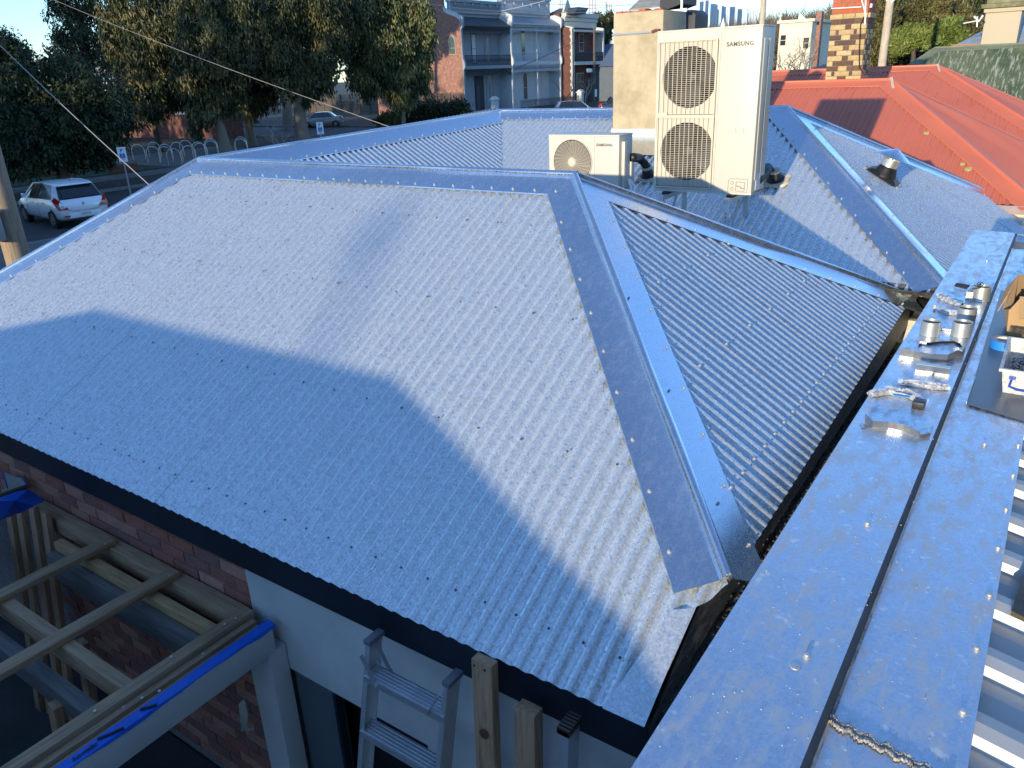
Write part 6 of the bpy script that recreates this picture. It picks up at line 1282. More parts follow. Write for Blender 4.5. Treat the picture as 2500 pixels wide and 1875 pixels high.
def terrace(label, pa, pb, body, iron, roofm, z, arch, blind, side=None, lace=True, posts=1):
    y0, y1 = fz(pa, 160).y, fz(pb, 160).y; t = thing('terrace_house', label, 'house', (XT, (y0 + y1) / 2, GZ))
    XB = XT - 1.7; th = .34
    mb = MB(); mb.box((XB - 10, y0, GZ), (XB, y1, z['join'] + .3)); mb.build('front_wall', body, t)
    mb = MB(); mb.box((XB - .3, y0 + .1, z['join'] + .301), (XB + .25, y1 - .1, z['para'])); mb.box((XB - .4, y0, z['para']), (XB + .45, y1, z['para'] + .35)); mb.build('parapet', body, t, bevel=.03)
    for k in range(6): mb = MB(); yy = y0 + (k + .5) * (y1 - y0) / 6; mb.box((XB + .251, yy - .14, z['join'] + 1.1), (XB + .45, yy + .14, z['join'] + 1.6)); mb.build('cornice_bracket', body, t, bevel=.02)
    mb = MB(); n = 40
    for k in range(n): yy = y0 + .2 + (k + .5) * (y1 - y0 - .4) / n; mb.box((XB + .251, yy - .05, z['para'] - .55), (XB + .35, yy + .05, z['para'] - .2))
    mb.build('dentil', body, t, kind='stuff')
    for k in range(3):
        mb = MB(); mb.box((XB + .251, y0 + .1, z['join'] + .7 + .9 * k), (XB + .32, y1 - .1, z['join'] + .8 + .9 * k)); mb.build('string_course', body, t)
    # curved verandah roof
    mb = MB(); R_ = 7; vs = []
    for i in range(R_ + 1):
        f = i / R_; xx = XB + .05 + (XT + .15 - XB) * f; zz = z['join'] + (z['eave'] - z['join']) * (f ** 1.25 if roofm is PLR else f)
        vs += [(xx, y0 + th / 2, zz), (xx, y1 - th / 2, zz)]
    mb.add(vs, [(2 * i, 2 * i + 2, 2 * i + 3, 2 * i + 1) for i in range(R_)])
    m2 = list(vs); mb.build('verandah_roof', roofm, t, smooth=True)
    mb = MB(); mb.box((XT + .05, y0 + th / 2, z['eave'] - .16), (XT + .2, y1 - th / 2, z['eave'] + .02)); mb.build('gutter', iron, t)
    mb = MB(); mb.box((XB + .01, y0 + th / 2, z['slab'] - .35), (XT + .1, y1 - th / 2, z['slab'])); mb.build('balcony_slab', body if lace else GW, t)
    frieze(t, XT, y0 + th / 2, y1 - th / 2, z['eave'] - .17, .65, iron, lace); frieze(t, XT, y0 + th / 2, y1 - th / 2, z['slab'] - .36, .75, iron, lace)
    balus(t, XT, y0 + th / 2, y1 - th / 2, z['slab'] + .01, z['rail'], iron)
    for k in range(posts):
        yy = y0 + (y1 - y0) * (k + 1) / (posts + 1); mb = MB(); mb.tube([(XT, yy, z['slab']), (XT, yy, z['eave'] - .1)], .055, 8); mb.build('column', iron, t, smooth=True)
        mb = MB(); mb.tube([(XT, yy, GZ + .3), (XT, yy, z['slab'] - .36)], .06, 8); mb.build('column', iron, t, smooth=True)
    W_ = y1 - y0
    for f in (.17, .44): 
        sash(t, XB, y0 + W_ * f - .38, y0 + W_ * f + .38, z['slab'] + .35, z['eave'] - .9, NV if not lace else WW_, arch if lace else False, blind); 
    for f in (.16,) if not lace else (.16, .46): sash(t, XB, y0 + W_ * f - .42, y0 + W_ * f + .42, GZ + 1.1, z['slab'] - 1.7, NV if not lace else WW_, 1 if lace else False, blind)
    if not lace:
        mb = MB(); mb.box((XB + .01, y0 + W_ * .42, GZ + .25), (XB + .09, y0 + W_ * .60, z['slab'] - 1.0)); d_ = mb.build('front_door', NAVY, t); mb = MB(); mb.box((XB + .1, y0 + W_ * .44, GZ + .4), (XB + .12, y0 + W_ * .50, z['slab'] - 2.2)); mb.build('door_panel', NV, d_)
    for f in (.66, .80):
        mb = MB(); mb.box((XB + .005, y0 + W_ * f, GZ + .3), (XB + .05, y0 + W_ * f + .06, z['slab'] - .4)); mb.build('pilaster', body, t)
        mb = MB(); mb.box((XB + .005, y0 + W_ * f, z['slab'] + .01), (XB + .05, y0 + W_ * f + .06, z['eave'] - .2)); mb.build('pilaster', body, t)
    wing_wall(t, y0 + .0, th, XT, GZ, 0, z['join'] + .2, (z['slab'], z['eave']), WW_ if lace else GW)
    return t, y0, y1
z1 = dict(join=zc(1160, 38), eave=zc(1190, 62), rail=zc(1190, 134), slab=zc(1190, 160), para=zc(1160, 4))
t1, ya, yb_1 = terrace('blue-grey two-storey terrace with dark iron balcony, leftmost of the row', 1131, 1250, GW, NV, DKR, z1, False, True, lace=False)
z2 = dict(join=zc(1300, 38), eave=zc(1305, 58), rail=zc(1305, 127), slab=zc(1305, 151), para=zc(1280, -6))
t2_, yc_1, yd_1 = terrace('white two-storey terrace with lacework balcony, middle of the row', 1250, 1368, WW_, WW_, PLR, z2, 1, False)
wing_wall(t2_, yd_1, .34, XT, GZ, 0, z2['join'] + .2, (z2['slab'], z2['eave']), WW_)
# brick side wall of the first terrace with its pointed window
mb = MB(); XBk = XT - 14; mb.prism([(XT + .02, ya - .20, GZ), (XT + .02, ya - .20, z1['eave'] + .3), (XT - .4, ya - .20, z1['eave'] + .9), (XT - 1.9, ya - .20, z1['join'] + .4), (XT - 2.2, ya - .20, z1['join'] + .7), (XT - 2.2, ya - .20, z1['para'] + .5), (XBk, ya - .20, z1['para'] + .5), (XBk, ya - .20, GZ)], (0, .19, 0)); mb.build('brick_side_wall', RBT, t1)
mb = MB(); P_ = [(XT + .1, ya - .24, z1['eave'] + .4), (XT + .1, ya - .24, z1['eave'] + .75), (XT - .5, ya - .24, z1['eave'] + 1.25), (XT - 1.9, ya - .24, z1['join'] + .75), (XT - 2.25, ya - .24, z1['join'] + 1.0), (XT - 2.25, ya - .24, z1['join'] + .55), (XT - 1.9, ya - .24, z1['join'] + .3), (XT - .5, ya - .24, z1['eave'] + .8)]
mb.prism(P_, (0, .3, 0)); mb.build('scrolled_coping', WW_, t1)
wx = on_y(1104, 110, ya - .2); sash(t1, ya - .205, wx.x - .42, wx.x + .42, on_y(1104, 132, ya - .2).z, on_y(1104, 103, ya - .2).z, CRM2, 2, False, name='pointed_window', axis='y')
# third terrace, dark brick
t3 = thing('terrace_house', 'dark red brick terrace with cream parapet and quoins, right of the white terrace', 'house', (XT + 1, yd_1 + 4, GZ)); X3 = XT + 1.6
g3 = lambda px, py: on_x(px, py, X3)
ys, ye = g3(1399, 150).y, g3(1475, 150).y; XS = X3 - 12
mb = MB(); mb.box((XS, ys, GZ), (X3 - 1.6, ye, g3(1430, 62).z)); mb.build('front_wall', DBT, t3)
mb = MB(); mb.prism([(XS, ys - .15, GZ), (X3, ys - .15, GZ), (X3, ys - .15, g3(1400, 70).z), (X3 - 1.4, ys - .15, g3(1400, 62).z), (X3 - 2.0, ys - .15, g3(1400, 30).z), (XS, ys - .15, g3(1400, 30).z)], (0, .149, 0)); mb.build('brick_side_wall', DBT, t3)
CRM = paint('cream stucco', (0.50, 0.50, 0.46), 0.85, 0, 0.06, 1.5, None, 0.1, 6)
zq = GZ + 1.0; k = 0
while zq < g3(1400, 75).z: mb = MB(); w_ = .35 if k % 2 else .22; mb.box((X3 - w_, ys - .20, zq), (X3 + .02, ys - .151, zq + .42)); mb.build('quoin', CRM, t3); zq += .44; k += 1
for za, zb, o in ((g3(1430, 66).z, g3(1430, 52).z, .0), (g3(1430, 51.5).z, g3(1430, 42).z, .15), (g3(1430, 41.5).z, g3(1430, 30).z, .35)):
    mb = MB(); mb.box((X3 - 1.7, ys - .1, za), (X3 - 1.3 + o, ye + .1, zb)); mb.build('parapet_course', CRM, t3, bevel=.03)
mb = MB(); c = g3(1404, 5); mb.prism([(X3 - 1.5, c.y - 1.0, g3(1404, 29).z), (X3 - 1.5, c.y + 1.2, g3(1404, 29).z), (X3 - 1.5, c.y + .6, g3(1404, 8).z), (X3 - 1.5, c.y + .1, g3(1404, -8).z), (X3 - 1.5, c.y - .4, g3(1404, 8).z)], (.3, 0, 0)); mb.build('parapet_finial', CRM, t3)
for yy in (ys + .1, ye - .3):
    mb = MB(); mb.prism([(X3 - 1.6, yy, GZ), (X3, yy, GZ), (X3, yy, g3(1400, 66).z), (X3 - 1.6, yy, g3(1400, 60).z)], (0, .3, 0)); mb.build('party_wall', CRM, t3)
for (pa, pb, nm) in ((158, 150, 'balcony_slab'), (78, 73, 'verandah_beam')):
    mb = MB(); mb.box((X3 - 1.59, ys + .41, g3(1430, pa).z), (X3 + .05, ye - .31, g3(1430, pb).z)); mb.build(nm, CRM, t3)
balus(t3, X3 - .02, ys + .4, ye - .3, g3(1430, 150).z, g3(1430, 127).z, NV)
XW = X3 - 1.6
for (pa, pb, zt_, zb_w) in ((1414, 1424, 84, 124), (1450, 1458, 92, 124)): sash(t3, XW, on_x(pa, 100, XW).y, on_x(pb, 100, XW).y, on_x(pa, zb_w, XW).z, on_x(pa, zt_, XW).z, CRM, 1 if pa > 1440 else False)
sash(t3, XW, on_x(1408, 200, XW).y, on_x(1424, 200, XW).y, on_x(1408, 220, XW).z, on_x(1408, 180, XW).z, CRM)
# roofs seen behind the terraces
mb = MB(); p = far(1348, 28, 118); mb.prism([p + Vector((-1.5, 0, -.5)), p + Vector((3.5, 0, -.5)), p + Vector((3.5, 1, .35)), p + Vector((0.5, 1, .35))], (0, 3, 0)); t = thing('slate_roof', 'dark slate roof peeping above the white terrace', 'roof', p); mb.build('roof_slab', DKR, t)
hs = thing('blue_shed_house', 'blue-grey single-storey house right of the brick terrace', 'house', far(1485, 150, 125)); p = far(1488, 180, 122); mb = MB(); mb.box((p.x - 5, p.y, GZ), (p.x + 6, p.y + 8, p.z + 1.0)); mb.build('house_wall', paint('pale blue wall', (0.10, 0.125, 0.16), 0.8), hs)
mb = MB(); mb.prism([(p.x - 5.5, p.y - .5, p.z + 1.0), (p.x + 6.5, p.y - .5, p.z + 1.0), (p.x + 6.5, p.y + 4, p.z + 4.0), (p.x - 3.5, p.y + 4, p.z + 4.0)], (0, 3, 0.2)); mb.build('roof_slab', paint('blue iron roof', (0.10, 0.14, 0.22), 0.5), hs)
# fences, gate pillars
PAL = timber('grey palings', (0.105, 0.085, 0.07), 2, 0.6)
fn = thing('paling_fence', 'weathered grey paling fence with a lattice top running below the brick side wall', 'fence', on_z(900, 290, GZ))
fa, fb = Vector((-97, 86, GZ)), Vector((-59.0, 75.2, GZ)); L = (fb - fa).length; t_ = (fb - fa) / L; npal = int(L / .16)
lo = npal - 300
allp = MB()
nm = Vector((-t_.y, t_.x, 0)); 
def paling(i, mb): c = fa + t_ * (i * .16); hh = 1.75 + .03 * math.sin(i * 12.9); mb.bar(c + Vector((0, 0, .05)) - nm * .03, c + Vector((0, 0, hh)) - nm * .03, .125, .02, nm)
pm = None
for i in range(npal):
    if i < lo: paling(i, allp)
    else: mb = MB(); paling(i, mb); mb.build('paling', PAL, fn)
allp.build('far_palings', PAL, fn, kind='stuff') if allp.v else None
for zz in (.4, 1.35): mb = MB(); mb.bar(fa + Vector((0, 0, zz)) - nm * .07, fb + Vector((0, 0, zz)) - nm * .07, .05, .09); mb.build('rail', PAL, fn)
k = 0
while k * 2.7 < L:
    c = fa + t_ * (k * 2.7); mb = MB(); mb.bar(c - nm * .1, c + Vector((0, 0, 2.55)) - nm * .1, .12, .12, nm); mb.build('post', PAL, fn)
    mb = MB(); e = c + t_ * 2.6
    for zz in [1.82 + .075 * j for j in range(10)]: mb.bar(c + Vector((0, 0, zz)), e + Vector((0, 0, zz)), .02, .035)
    for j in range(14): mb.bar(c + t_ * (.19 * j) + Vector((0, 0, 1.8)), c + t_ * (.19 * j) + Vector((0, 0, 2.55)), .03, .02, nm)
    mb.build('lattice_panel', PAL, fn); k += 1
for px, py, lab in ((1208, 262, 'white gate pillar with a pointed cap beside the paling fence'), (1417, 230, 'white gate pillar between the white and the brick terrace')):
    c = on_x(px, py, XT + 3.5); t = thing('gate_pillar', lab, 'pillar', (c.x, c.y, GZ)); mb = MB(); mb.box((c.x - .35, c.y - .35, GZ), (c.x + .35, c.y + .35, GZ + 1.5)); mb.build('shaft', WW_, t, bevel=.03)
    mb = MB(); mb.box((c.x - .45, c.y - .45, GZ + 1.501), (c.x + .45, c.y + .45, GZ + 1.65)); mb.prism([(c.x - .4, c.y - .4, GZ + 1.651), (c.x + .4, c.y - .4, GZ + 1.651), (c.x, c.y - .4, GZ + 1.95)], (0, .8, 0)); mb.build('cap', WW_, t)
pf = thing('picket_fence', 'dark iron picket fence in front of the terraces', 'fence', (XT + 3.5, 86, GZ)); mb = MB(); y = fz(1215, 250).y
while y < fz(1390, 250).y: mb.bar((XT + 3.5, y, GZ), (XT + 3.5, y, GZ + 1.25), .03, .03); y += .16
mb.box((XT + 3.48, fz(1215, 250).y, GZ + 1.0), (XT + 3.52, fz(1390, 250).y, GZ + 1.05)); mb.build('pickets', NV, pf, kind='stuff')
c = far(1451, 75, 96); t = thing('street_pole', 'dark timber street pole in front of the brick terrace', 'pole', (c.x, c.y, GZ)); mb = MB(); mb.tube([(c.x, c.y, GZ), (c.x, c.y, far(1451, 68, 96).z)], [.18, .14], 10); mb.build('pole_shaft', timber('dark pole timber', (0.09, 0.075, 0.065), 2), t, smooth=True)
mb = MB(); mb.box((c.x - .9, c.y - .2, far(1451, 176, 96).z), (c.x - .3, c.y + .1, far(1451, 167, 96).z)); mb.build('white_box', WHITEP, t)
mb = MB(); mb.box((c.x + .2, c.y - .25, far(1451, 236, 96).z), (c.x + .45, c.y - .2, far(1451, 218, 96).z)); mb.build('notice', WHITEP, t)
# building behind the gum trees, and far left wall
bb = thing('park_brick_building', 'long dark red brick building behind the gum trees', 'building', (-68, 36, GZ)); ba = far(250, 320, 80); mb = MB(); mb.box((-100, 43, GZ), (-60, 45.5, GZ + 3.0)); mb.build('brick_wall', DBT, bb)
for px in (440, 640): c = on_y(px, 276, 42.9); mb = MB(); mb.box((c.x - .8, 42.92, c.z - .12), (c.x + .8, 42.98, c.z + .12)); mb.build('window_sill', WHITEP, bb); mb = MB(); mb.box((c.x - .7, 42.95, c.z + .13), (c.x + .7, 42.99, c.z + 1.3)); mb.build('window', WIN, bb)
mb = MB(); mb.box((-101, 42.5, GZ + 3.0), (-59.5, 46, GZ + 3.15)); mb.build('roof_edge', paint('grey metal fascia', (0.14, 0.15, 0.17), 0.6), bb)
bb2 = thing('grey_hall', 'pale grey gabled hall glimpsed between the gum trees', 'building', far(300, 180, 120)); p = far(295, 165, 120); mb = MB(); mb.prism([p + Vector((-16, 0, -8)), p + Vector((5, 0, -8)), p + Vector((5, 0, 0.5)), p + Vector((-4, 0, 2.2)), p + Vector((-16, 0, 2.0))], (0, 10, 0)); mb.build('hall_wall', paint('pale grey cladding', (0.36, 0.38, 0.42), 0.7), bb2)
# ================================================================== far background
wh = thing('white_house', 'tall cream two-storey house behind bare trees, left of the brick chimney', 'house', far(1940, 120, 110)); p = far(1895, 172, 110); p2 = far(1990, 165, 112); zt5 = far(1940, 56, 110).z
CRW = paint('cream paint', (0.66, 0.62, 0.48), 0.85, 0, 0.05, .5); mb = MB(); mb.box((p.x, p.y, GZ), (p2.x, p.y + 12, zt5)); mb.build('house_wall', CRW, wh)
mb = MB(); mb.box((p.x - .3, p.y - .3, zt5), (p2.x + .3, p.y + 12, zt5 + .35)); mb.build('cornice', CRW, wh, bevel=.05)
mb = MB(); mb.prism([(p.x + 2.2, p.y - .2, zt5 + .35), (p2.x - .8, p.y - .2, zt5 + .35), ((p.x + p2.x) / 2 + .3, p.y - .2, zt5 + 1.2)], (0, .5, 0)); mb.build('pediment', CRW, wh)
mb = MB(); mb.lathe((p.x, p.y, zt5 + .36), [(.18, 0), (.08, .25), (.2, .5), (.02, .9)], 8); mb.build('urn', CRW, wh)
wc_ = on_y(1912, 98, p.y); sash(wh, p.y - .0, wc_.x - .32, wc_.x + .32, on_y(1912, 111, p.y).z, on_y(1912, 86, p.y).z, CRW, False, False, axis='y')
wc_ = on_y(1968, 104, p.y); sash(wh, p.y - .0, wc_.x - .32, wc_.x + .32, on_y(1968, 118, p.y).z, on_y(1968, 92, p.y).z, CRW, False, False, axis='y')
mb = MB(); k = far(1998, 45, 111); mb.box((k.x - .3, k.y, k.z - 6), (k.x + .35, k.y + 1, far(1998, 27, 111).z)); t = thing('red_chimney', 'small red brick chimney at the right end of the cream house', 'chimney', k); mb.build('stack', RBT, t, bevel=.05)
mb = MB(); k = far(1765, 62, 60); mb.lathe(k, [(.18, -.4), (.16, 0), (.0, .5)], 8); t = thing('white_finial', 'white pointed finial showing above the tall unit', 'finial', k); mb.build('finial', WHITEP, t)
# city towers
tw = [(1290, 1300, -8, (0.42, 0.50, 0.58)), (1310, 1325, -8, (0.46, 0.50, 0.55)), (1362, 1376, -8, (0.45, 0.52, 0.60)), (1434, 1456, -14, (0.35, 0.40, 0.46)), (1478, 1494, 2, (0.38, 0.42, 0.48)), (1690, 1702, -10, (0.66, 0.60, 0.48)), (1704, 1714, -18, (0.62, 0.50, 0.48)), (1716, 1726, -14, (0.56, 0.50, 0.54)), (1730, 1752, -6, (0.42, 0.50, 0.50)), (1757, 1775, -12, (0.40, 0.48, 0.58)), (1777, 1795, -4, (0.45, 0.50, 0.58)), (1796, 1808, -10, (0.50, 0.52, 0.56)), (1820, 1848, -6, (0.26, 0.36, 0.52)), (1849, 1864, 5, (0.24, 0.34, 0.42))]
for i, (pa, pb, pt, col) in enumerate(tw):
    a = far(pa, 100, 1500 + 37 * i); b_ = far(pb, 100, 1500 + 37 * i); zt6 = far((pa + pb) / 2, pt, 1500).z + 10; w_ = (b_ - a).length
    side = 'far left' if pa < 1350 else ('left of the rendered chimney' if pa < 1500 else 'behind the bare trees over the tall unit')
    t = thing('office_tower', ['slim', 'broad', 'plain', 'grooved'][i % 4] + ' ' + ('blue' if col[2] > col[0] * 1.25 else 'pale grey' if col[0] < .55 else 'warm beige') + ' office tower, number ' + ['one', 'two', 'three', 'four', 'five', 'six', 'seven', 'eight', 'nine', 'ten', 'eleven', 'twelve', 'thirteen', 'fourteen'][i] + ' from the left, far off', 'tower', (a.x, a.y, GZ))
    r = (b_ - a).normalized(); f = Vector((-r.y, r.x, 0)); col = tuple(q * .55 + w_q * .45 for q, w_q in zip(col, (.72, .80, .88))); m_ = paint('tower ' + str(i), col, 0.5, 0, 0.12, 0.02, (1, 1, .02)); mb = MB(); z0 = GZ; P = [Vector((a.x, a.y, z0)), Vector((b_.x, b_.y, z0)), Vector((b_.x, b_.y, z0)) + f * w_, Vector((a.x, a.y, z0)) + f * w_]; mb.prism(P, (0, 0, zt6 - z0)); mb.build('tower_body', m_, t)  # colours blended towards pale blue in place of distance haze
    mb = MB(); n = 3
    for k in range(n): c0 = Vector((a.x, a.y, z0)) + r * (w_ * (k + .7) / (n + .4)) - f * .6; mb.prism([c0, c0 + r * w_ * .07, c0 + r * w_ * .07 - f * .5, c0 - f * .5], (0, 0, zt6 - z0 - 3))
    mb.build('facade_fin', paint('tower fin ' + str(i), tuple(q * .7 for q in col), 0.5), t, kind='stuff')
# wooded rise on the right
HILL = paint('hill soil and undergrowth', (0.07, 0.065, 0.04), 0.95, 0, 0.4, 0.08, None, 0); mb = MB(); cols_, rows_ = 40, 12; vs = []
for j in range(rows_ + 1):
    dd = 130 + j * 26
    for i in range(cols_ + 1):
        px = 1250 + i * 50; r = ray(px, 120); h = np.hypot(r[0], r[1]); x, y = r[0] / h * dd, r[1] / h * dd; up_ = max(0, min(1, (px - 1500) / 1000)); rise = (1 - math.cos(math.pi * j / rows_)) / 2
        vs.append((x, y, GZ - .3 + rise * (7 + 30 * up_ ** 1.3)))
mb.add(vs, [(j * (cols_ + 1) + i, j * (cols_ + 1) + i + 1, (j + 1) * (cols_ + 1) + i + 1, (j + 1) * (cols_ + 1) + i) for j in range(rows_) for i in range(cols_)]); mb.build('hill', HILL, None, smooth=True, kind='structure')
def hill_z(px, dd):
    j = (dd - 130) / 26.0; up_ = max(0, min(1, (px - 1500) / 1000)); return GZ - .3 + (1 - math.cos(math.pi * max(0, min(1, j / rows_)))) / 2 * (7 + 30 * up_ ** 1.3)
def blades(name, V, F, m, parent=None, kind=None):
    me = bpy.data.meshes.new(name); V = np.asarray(V, dtype=np.float32); F = np.asarray(F, dtype=np.int32); me.vertices.add(len(V)); me.vertices.foreach_set('co', V.ravel())
    me.loops.add(F.size); me.loops.foreach_set('vertex_index', F.ravel()); me.polygons.add(len(F)); me.polygons.foreach_set('loop_start', np.arange(0, F.size, F.shape[1], dtype=np.int32)); me.polygons.foreach_set('loop_total', np.full(len(F), F.shape[1], dtype=np.int32))
    me.update(calc_edges=True); me.materials.append(m); o = link_mesh(name, me, parent)
    if kind: o['kind'] = kind
    return o
rng = np.random.default_rng(12)
def twig_mass(name, spots, m, n_per, hgt, spread, w, label, cat, parent=None, lean=0.5):
    V = []; F = []
    for (c, H) in spots:
        for k in range(n_per):
            b0 = np.array(c) + np.array([rng.normal(0, spread * .15), rng.normal(0, spread * .15), H * rng.uniform(.05, .6)]); dr = np.array([rng.normal(0, lean), rng.normal(0, lean), 1.0]); dr /= np.linalg.norm(dr); L = H * rng.uniform(.25, .6); side = np.cross(dr, [rng.normal(), rng.normal(), .2]); side /= np.linalg.norm(side); ww = w * rng.uniform(.5, 1.3)
            e = b0 + dr * L; i = len(V); V += [b0 - side * ww, b0 + side * ww, e]; F.append((i, i + 1, i + 2))
    o = blades(name, V, F, m, parent, 'stuff'); 
    if parent is None: tag(o, label, cat)
    return o
BARK = paint('bare brown branches', (0.13, 0.095, 0.065), 0.9, 0, 0.3, .5, None, 0); BARKG = paint('grey pale branches', (0.20, 0.17, 0.14), 0.9, 0, 0.3, .5, None, 0)
sp = []
for k in range(330):
    px = rng.uniform(1640, 2560); dd = rng.uniform(150, 420); r = ray(px, 120); h = np.hypot(r[0], r[1]); sp.append(((r[0] / h * dd, r[1] / h * dd, hill_z(px, dd)), rng.uniform(8, 13)))
twig_mass('bare_woodland', sp, BARK, 90, 10, 10, .13, 'brown leafless woodland covering the rise behind the houses', 'woodland')
sp = []
for k in range(60):
    px = rng.uniform(1500, 1700); dd = rng.uniform(200, 330); r = ray(px, 120); h = np.hypot(r[0], r[1]); sp.append(((r[0] / h * dd, r[1] / h * dd, GZ), rng.uniform(10, 15)))
twig_mass('bare_woodland', sp, BARKG, 90, 10, 10, .13, 'grey leafless treetops between the rendered chimney and the tall unit', 'woodland')
# ================================================================== trees
def leaf_mat(name, c1, c2, c3, sc=.8, trans=0.0):
    m, nt, b = new_mat(name); v = objvec(nt); n1 = noise(nt, v, sc, 3, .6); n2 = noise(nt, v, 14.0, 2, .5)
    mx = N(nt, 'ShaderNodeMath', operation='MULTIPLY_ADD'); nt.links.new(n2.outputs['Fac'], mx.inputs[0]); mx.inputs[1].default_value = .5; nt.links.new(n1.outputs['Fac'], mx.inputs[2])
    c = ramp(nt, mx.outputs[0], [(.60, c1), (.78, c2), (.98, c3)]).outputs[0]; nt.links.new(c, b.inputs['Base Color']); b.inputs['Roughness'].default_value = .55; b.inputs['Specular IOR Level'].default_value = .35; return m
GUM = leaf_mat('gum leaves', (.018, .026, .010), (.065, .074, .026), (.24, .18, .07)); GUM2 = leaf_mat('green gum leaves', (.022, .032, .012), (.095, .11, .036), (.30, .27, .11)); DARKG = leaf_mat('dark evergreen leaves', (.012, .020, .008), (.030, .046, .016), (.075, .085, .03)); OLIVE = leaf_mat('olive hedge leaves', (.055, .055, .018), (.11, .10, .035), (.16, .14, .05)); LIME = leaf_mat('light green leaves', (.07, .10, .02), (.13, .17, .035), (.20, .23, .06))  # gum ramps vary leaf tone; dark and warm ends also paint shade and sunlight
TRUNK = timber('gum bark', (.20, .155, .115), 2, .5); TRUNKD = timber('dark bark', (.075, .055, .042), 2, .5); TRUNKP = timber('pinkish smooth bark', (.22, .13, .095), 2, .7)
def leaves(blobs, n_cl, per, ll, lw, droop, spreadf=.12):
    """clusters of hanging leaves scattered through the crown's lobes"""
    w_ = np.array([b[1][0] * b[1][1] * b[1][2] for b in blobs]) ** .66; w_ /= w_.sum(); V = []; ids = rng.choice(len(blobs), size=n_cl, p=w_)
    C = np.array([b[0] for b in blobs])[ids]; S = np.array([b[1] for b in blobs])[ids]; u = rng.normal(size=(n_cl, 3)); u /= np.linalg.norm(u, axis=1)[:, None]; rad = rng.uniform(.35, 1.0, n_cl) ** .45; cen = C + u * S * rad[:, None] * rng.uniform(.85, 1.1, (n_cl, 1))
    cs = (S.mean(axis=1) * spreadf)[:, None]
    p = np.repeat(cen, per, axis=0) + rng.normal(size=(n_cl * per, 3)) * np.repeat(cs, per, axis=0) * np.array([1, 1, 1.3])
    n = len(p); d_ = rng.normal(size=(n, 3)); d_[:, 2] -= droop * 2.2; d_ /= np.linalg.norm(d_, axis=1)[:, None]; s_ = np.cross(d_, rng.normal(size=(n, 3))); s_ /= np.linalg.norm(s_, axis=1)[:, None]
    L = ll * rng.uniform(.6, 1.3, (n, 1)); W = lw * rng.uniform(.7, 1.3, (n, 1)); V = np.empty((n, 4, 3)); V[:, 0] = p; V[:, 1] = p + d_ * L * .45 + s_ * W; V[:, 2] = p + d_ * L; V[:, 3] = p + d_ * L * .45 - s_ * W
    return V.reshape(-1, 3), np.arange(4 * n).reshape(-1, 4)
def limb(mb, a, b_, r0, r1, wob=.06, n=7, seed=0):
    q = random.Random(seed); a = Vector(a); b_ = Vector(b_); L = (b_ - a).length; P = []
    for i in range(n + 1):
        p = a.lerp(b_, i / n)
        if 0 < i < n: p += Vector((q.uniform(-1, 1), q.uniform(-1, 1), q.uniform(-.4, .4))) * L * wob
        P.append(p)
    mb.tube(P, [r0 + (r1 - r0) * i / n for i in range(n + 1)], 9)
def tree(name, label, dist, base_px, blobs_px, trunk_pts, r0, leafm, barkm, n_cl, per, ll, lw, droop=1.0, squash=.8, limbs=(), group=None, sf=.115, base_z=None, cat='tree'):
    """blobs_px: (px, py, rx_px, ry_px, depth offset); trunk_pts: list of (px, py, depth offset)"""
    r = ray(*base_px); hz_ = np.hypot(r[0], r[1]); g = Vector((r[0] / hz_ * dist, r[1] / hz_ * dist, GZ if base_z is None else base_z)); t = thing(name, label, cat, g, group)
    def pt(px, py, off=0): v = ray(px, py); h = np.hypot(v[0], v[1]); return Vector(v * ((dist + off) / h))
    mb = MB(); P = [g] + [pt(*p) for p in trunk_pts]; k = len(P); mb.tube(P, [r0 * 1.35] + [r0 * (1 - .55 * i / (k - 1)) for i in range(1, k)], 12); mb.build('trunk', barkm, t, smooth=True)
    top_ = P[-1]; s = FPX / dist; B = []; n_cl = int(n_cl * 1.25)
    for i, (px, py, rx, ry, off) in enumerate(blobs_px):
        c = pt(px, py, off); rx_, ry_ = rx / s, ry / s; B.append(((c.x, c.y, c.z), (rx_, rx_ * .9, ry_)))
        if i % 2 == 0 or len(blobs_px) < 6: m2 = MB(); st_ = P[max(1, k - 2)].lerp(top_, .3 + .1 * (i % 5)); limb(m2, st_, c, r0 * .35, r0 * .08, seed=i + int(px)); m2.build('limb', barkm, t, smooth=True)
    for j, l_ in enumerate(limbs): m2 = MB(); m2.tube([pt(*p) for p in l_], [r0 * .45 * (1 - .75 * i / (len(l_) - 1)) for i in range(len(l_))], 8); m2.build('limb', barkm, t, smooth=True)
    V, F = leaves(B, n_cl, per, ll, lw, droop, sf); blades('crown', V, F, leafm, t); return t
tree('broadleaf_tree', 'round-crowned street tree with a pinkish forked trunk, standing by the footpath at far left', 42, (161, 470),
     [(60, 260, 75, 70, 0), (150, 215, 80, 70, 1), (225, 260, 80, 75, -1), (95, 320, 80, 60, -1), (190, 330, 90, 60, 0), (250, 310, 60, 60, 1), (30, 330, 50, 60, 1), (95, 185, 45, 45, 0), (20, 230, 50, 60, 2), (60, 390, 50, 30, -1), (120, 385, 60, 30, 1), (240, 370, 50, 28, 0), (20, 395, 40, 30, 1)],
     [(158, 425), (150, 385), (143, 345), (140, 300)], .28, DARKG, TRUNKP, 900, 34, .26, .045, .6, limbs=[[(158, 428), (172, 400), (188, 372), (196, 345)], [(152, 400), (130, 365), (110, 340)]])
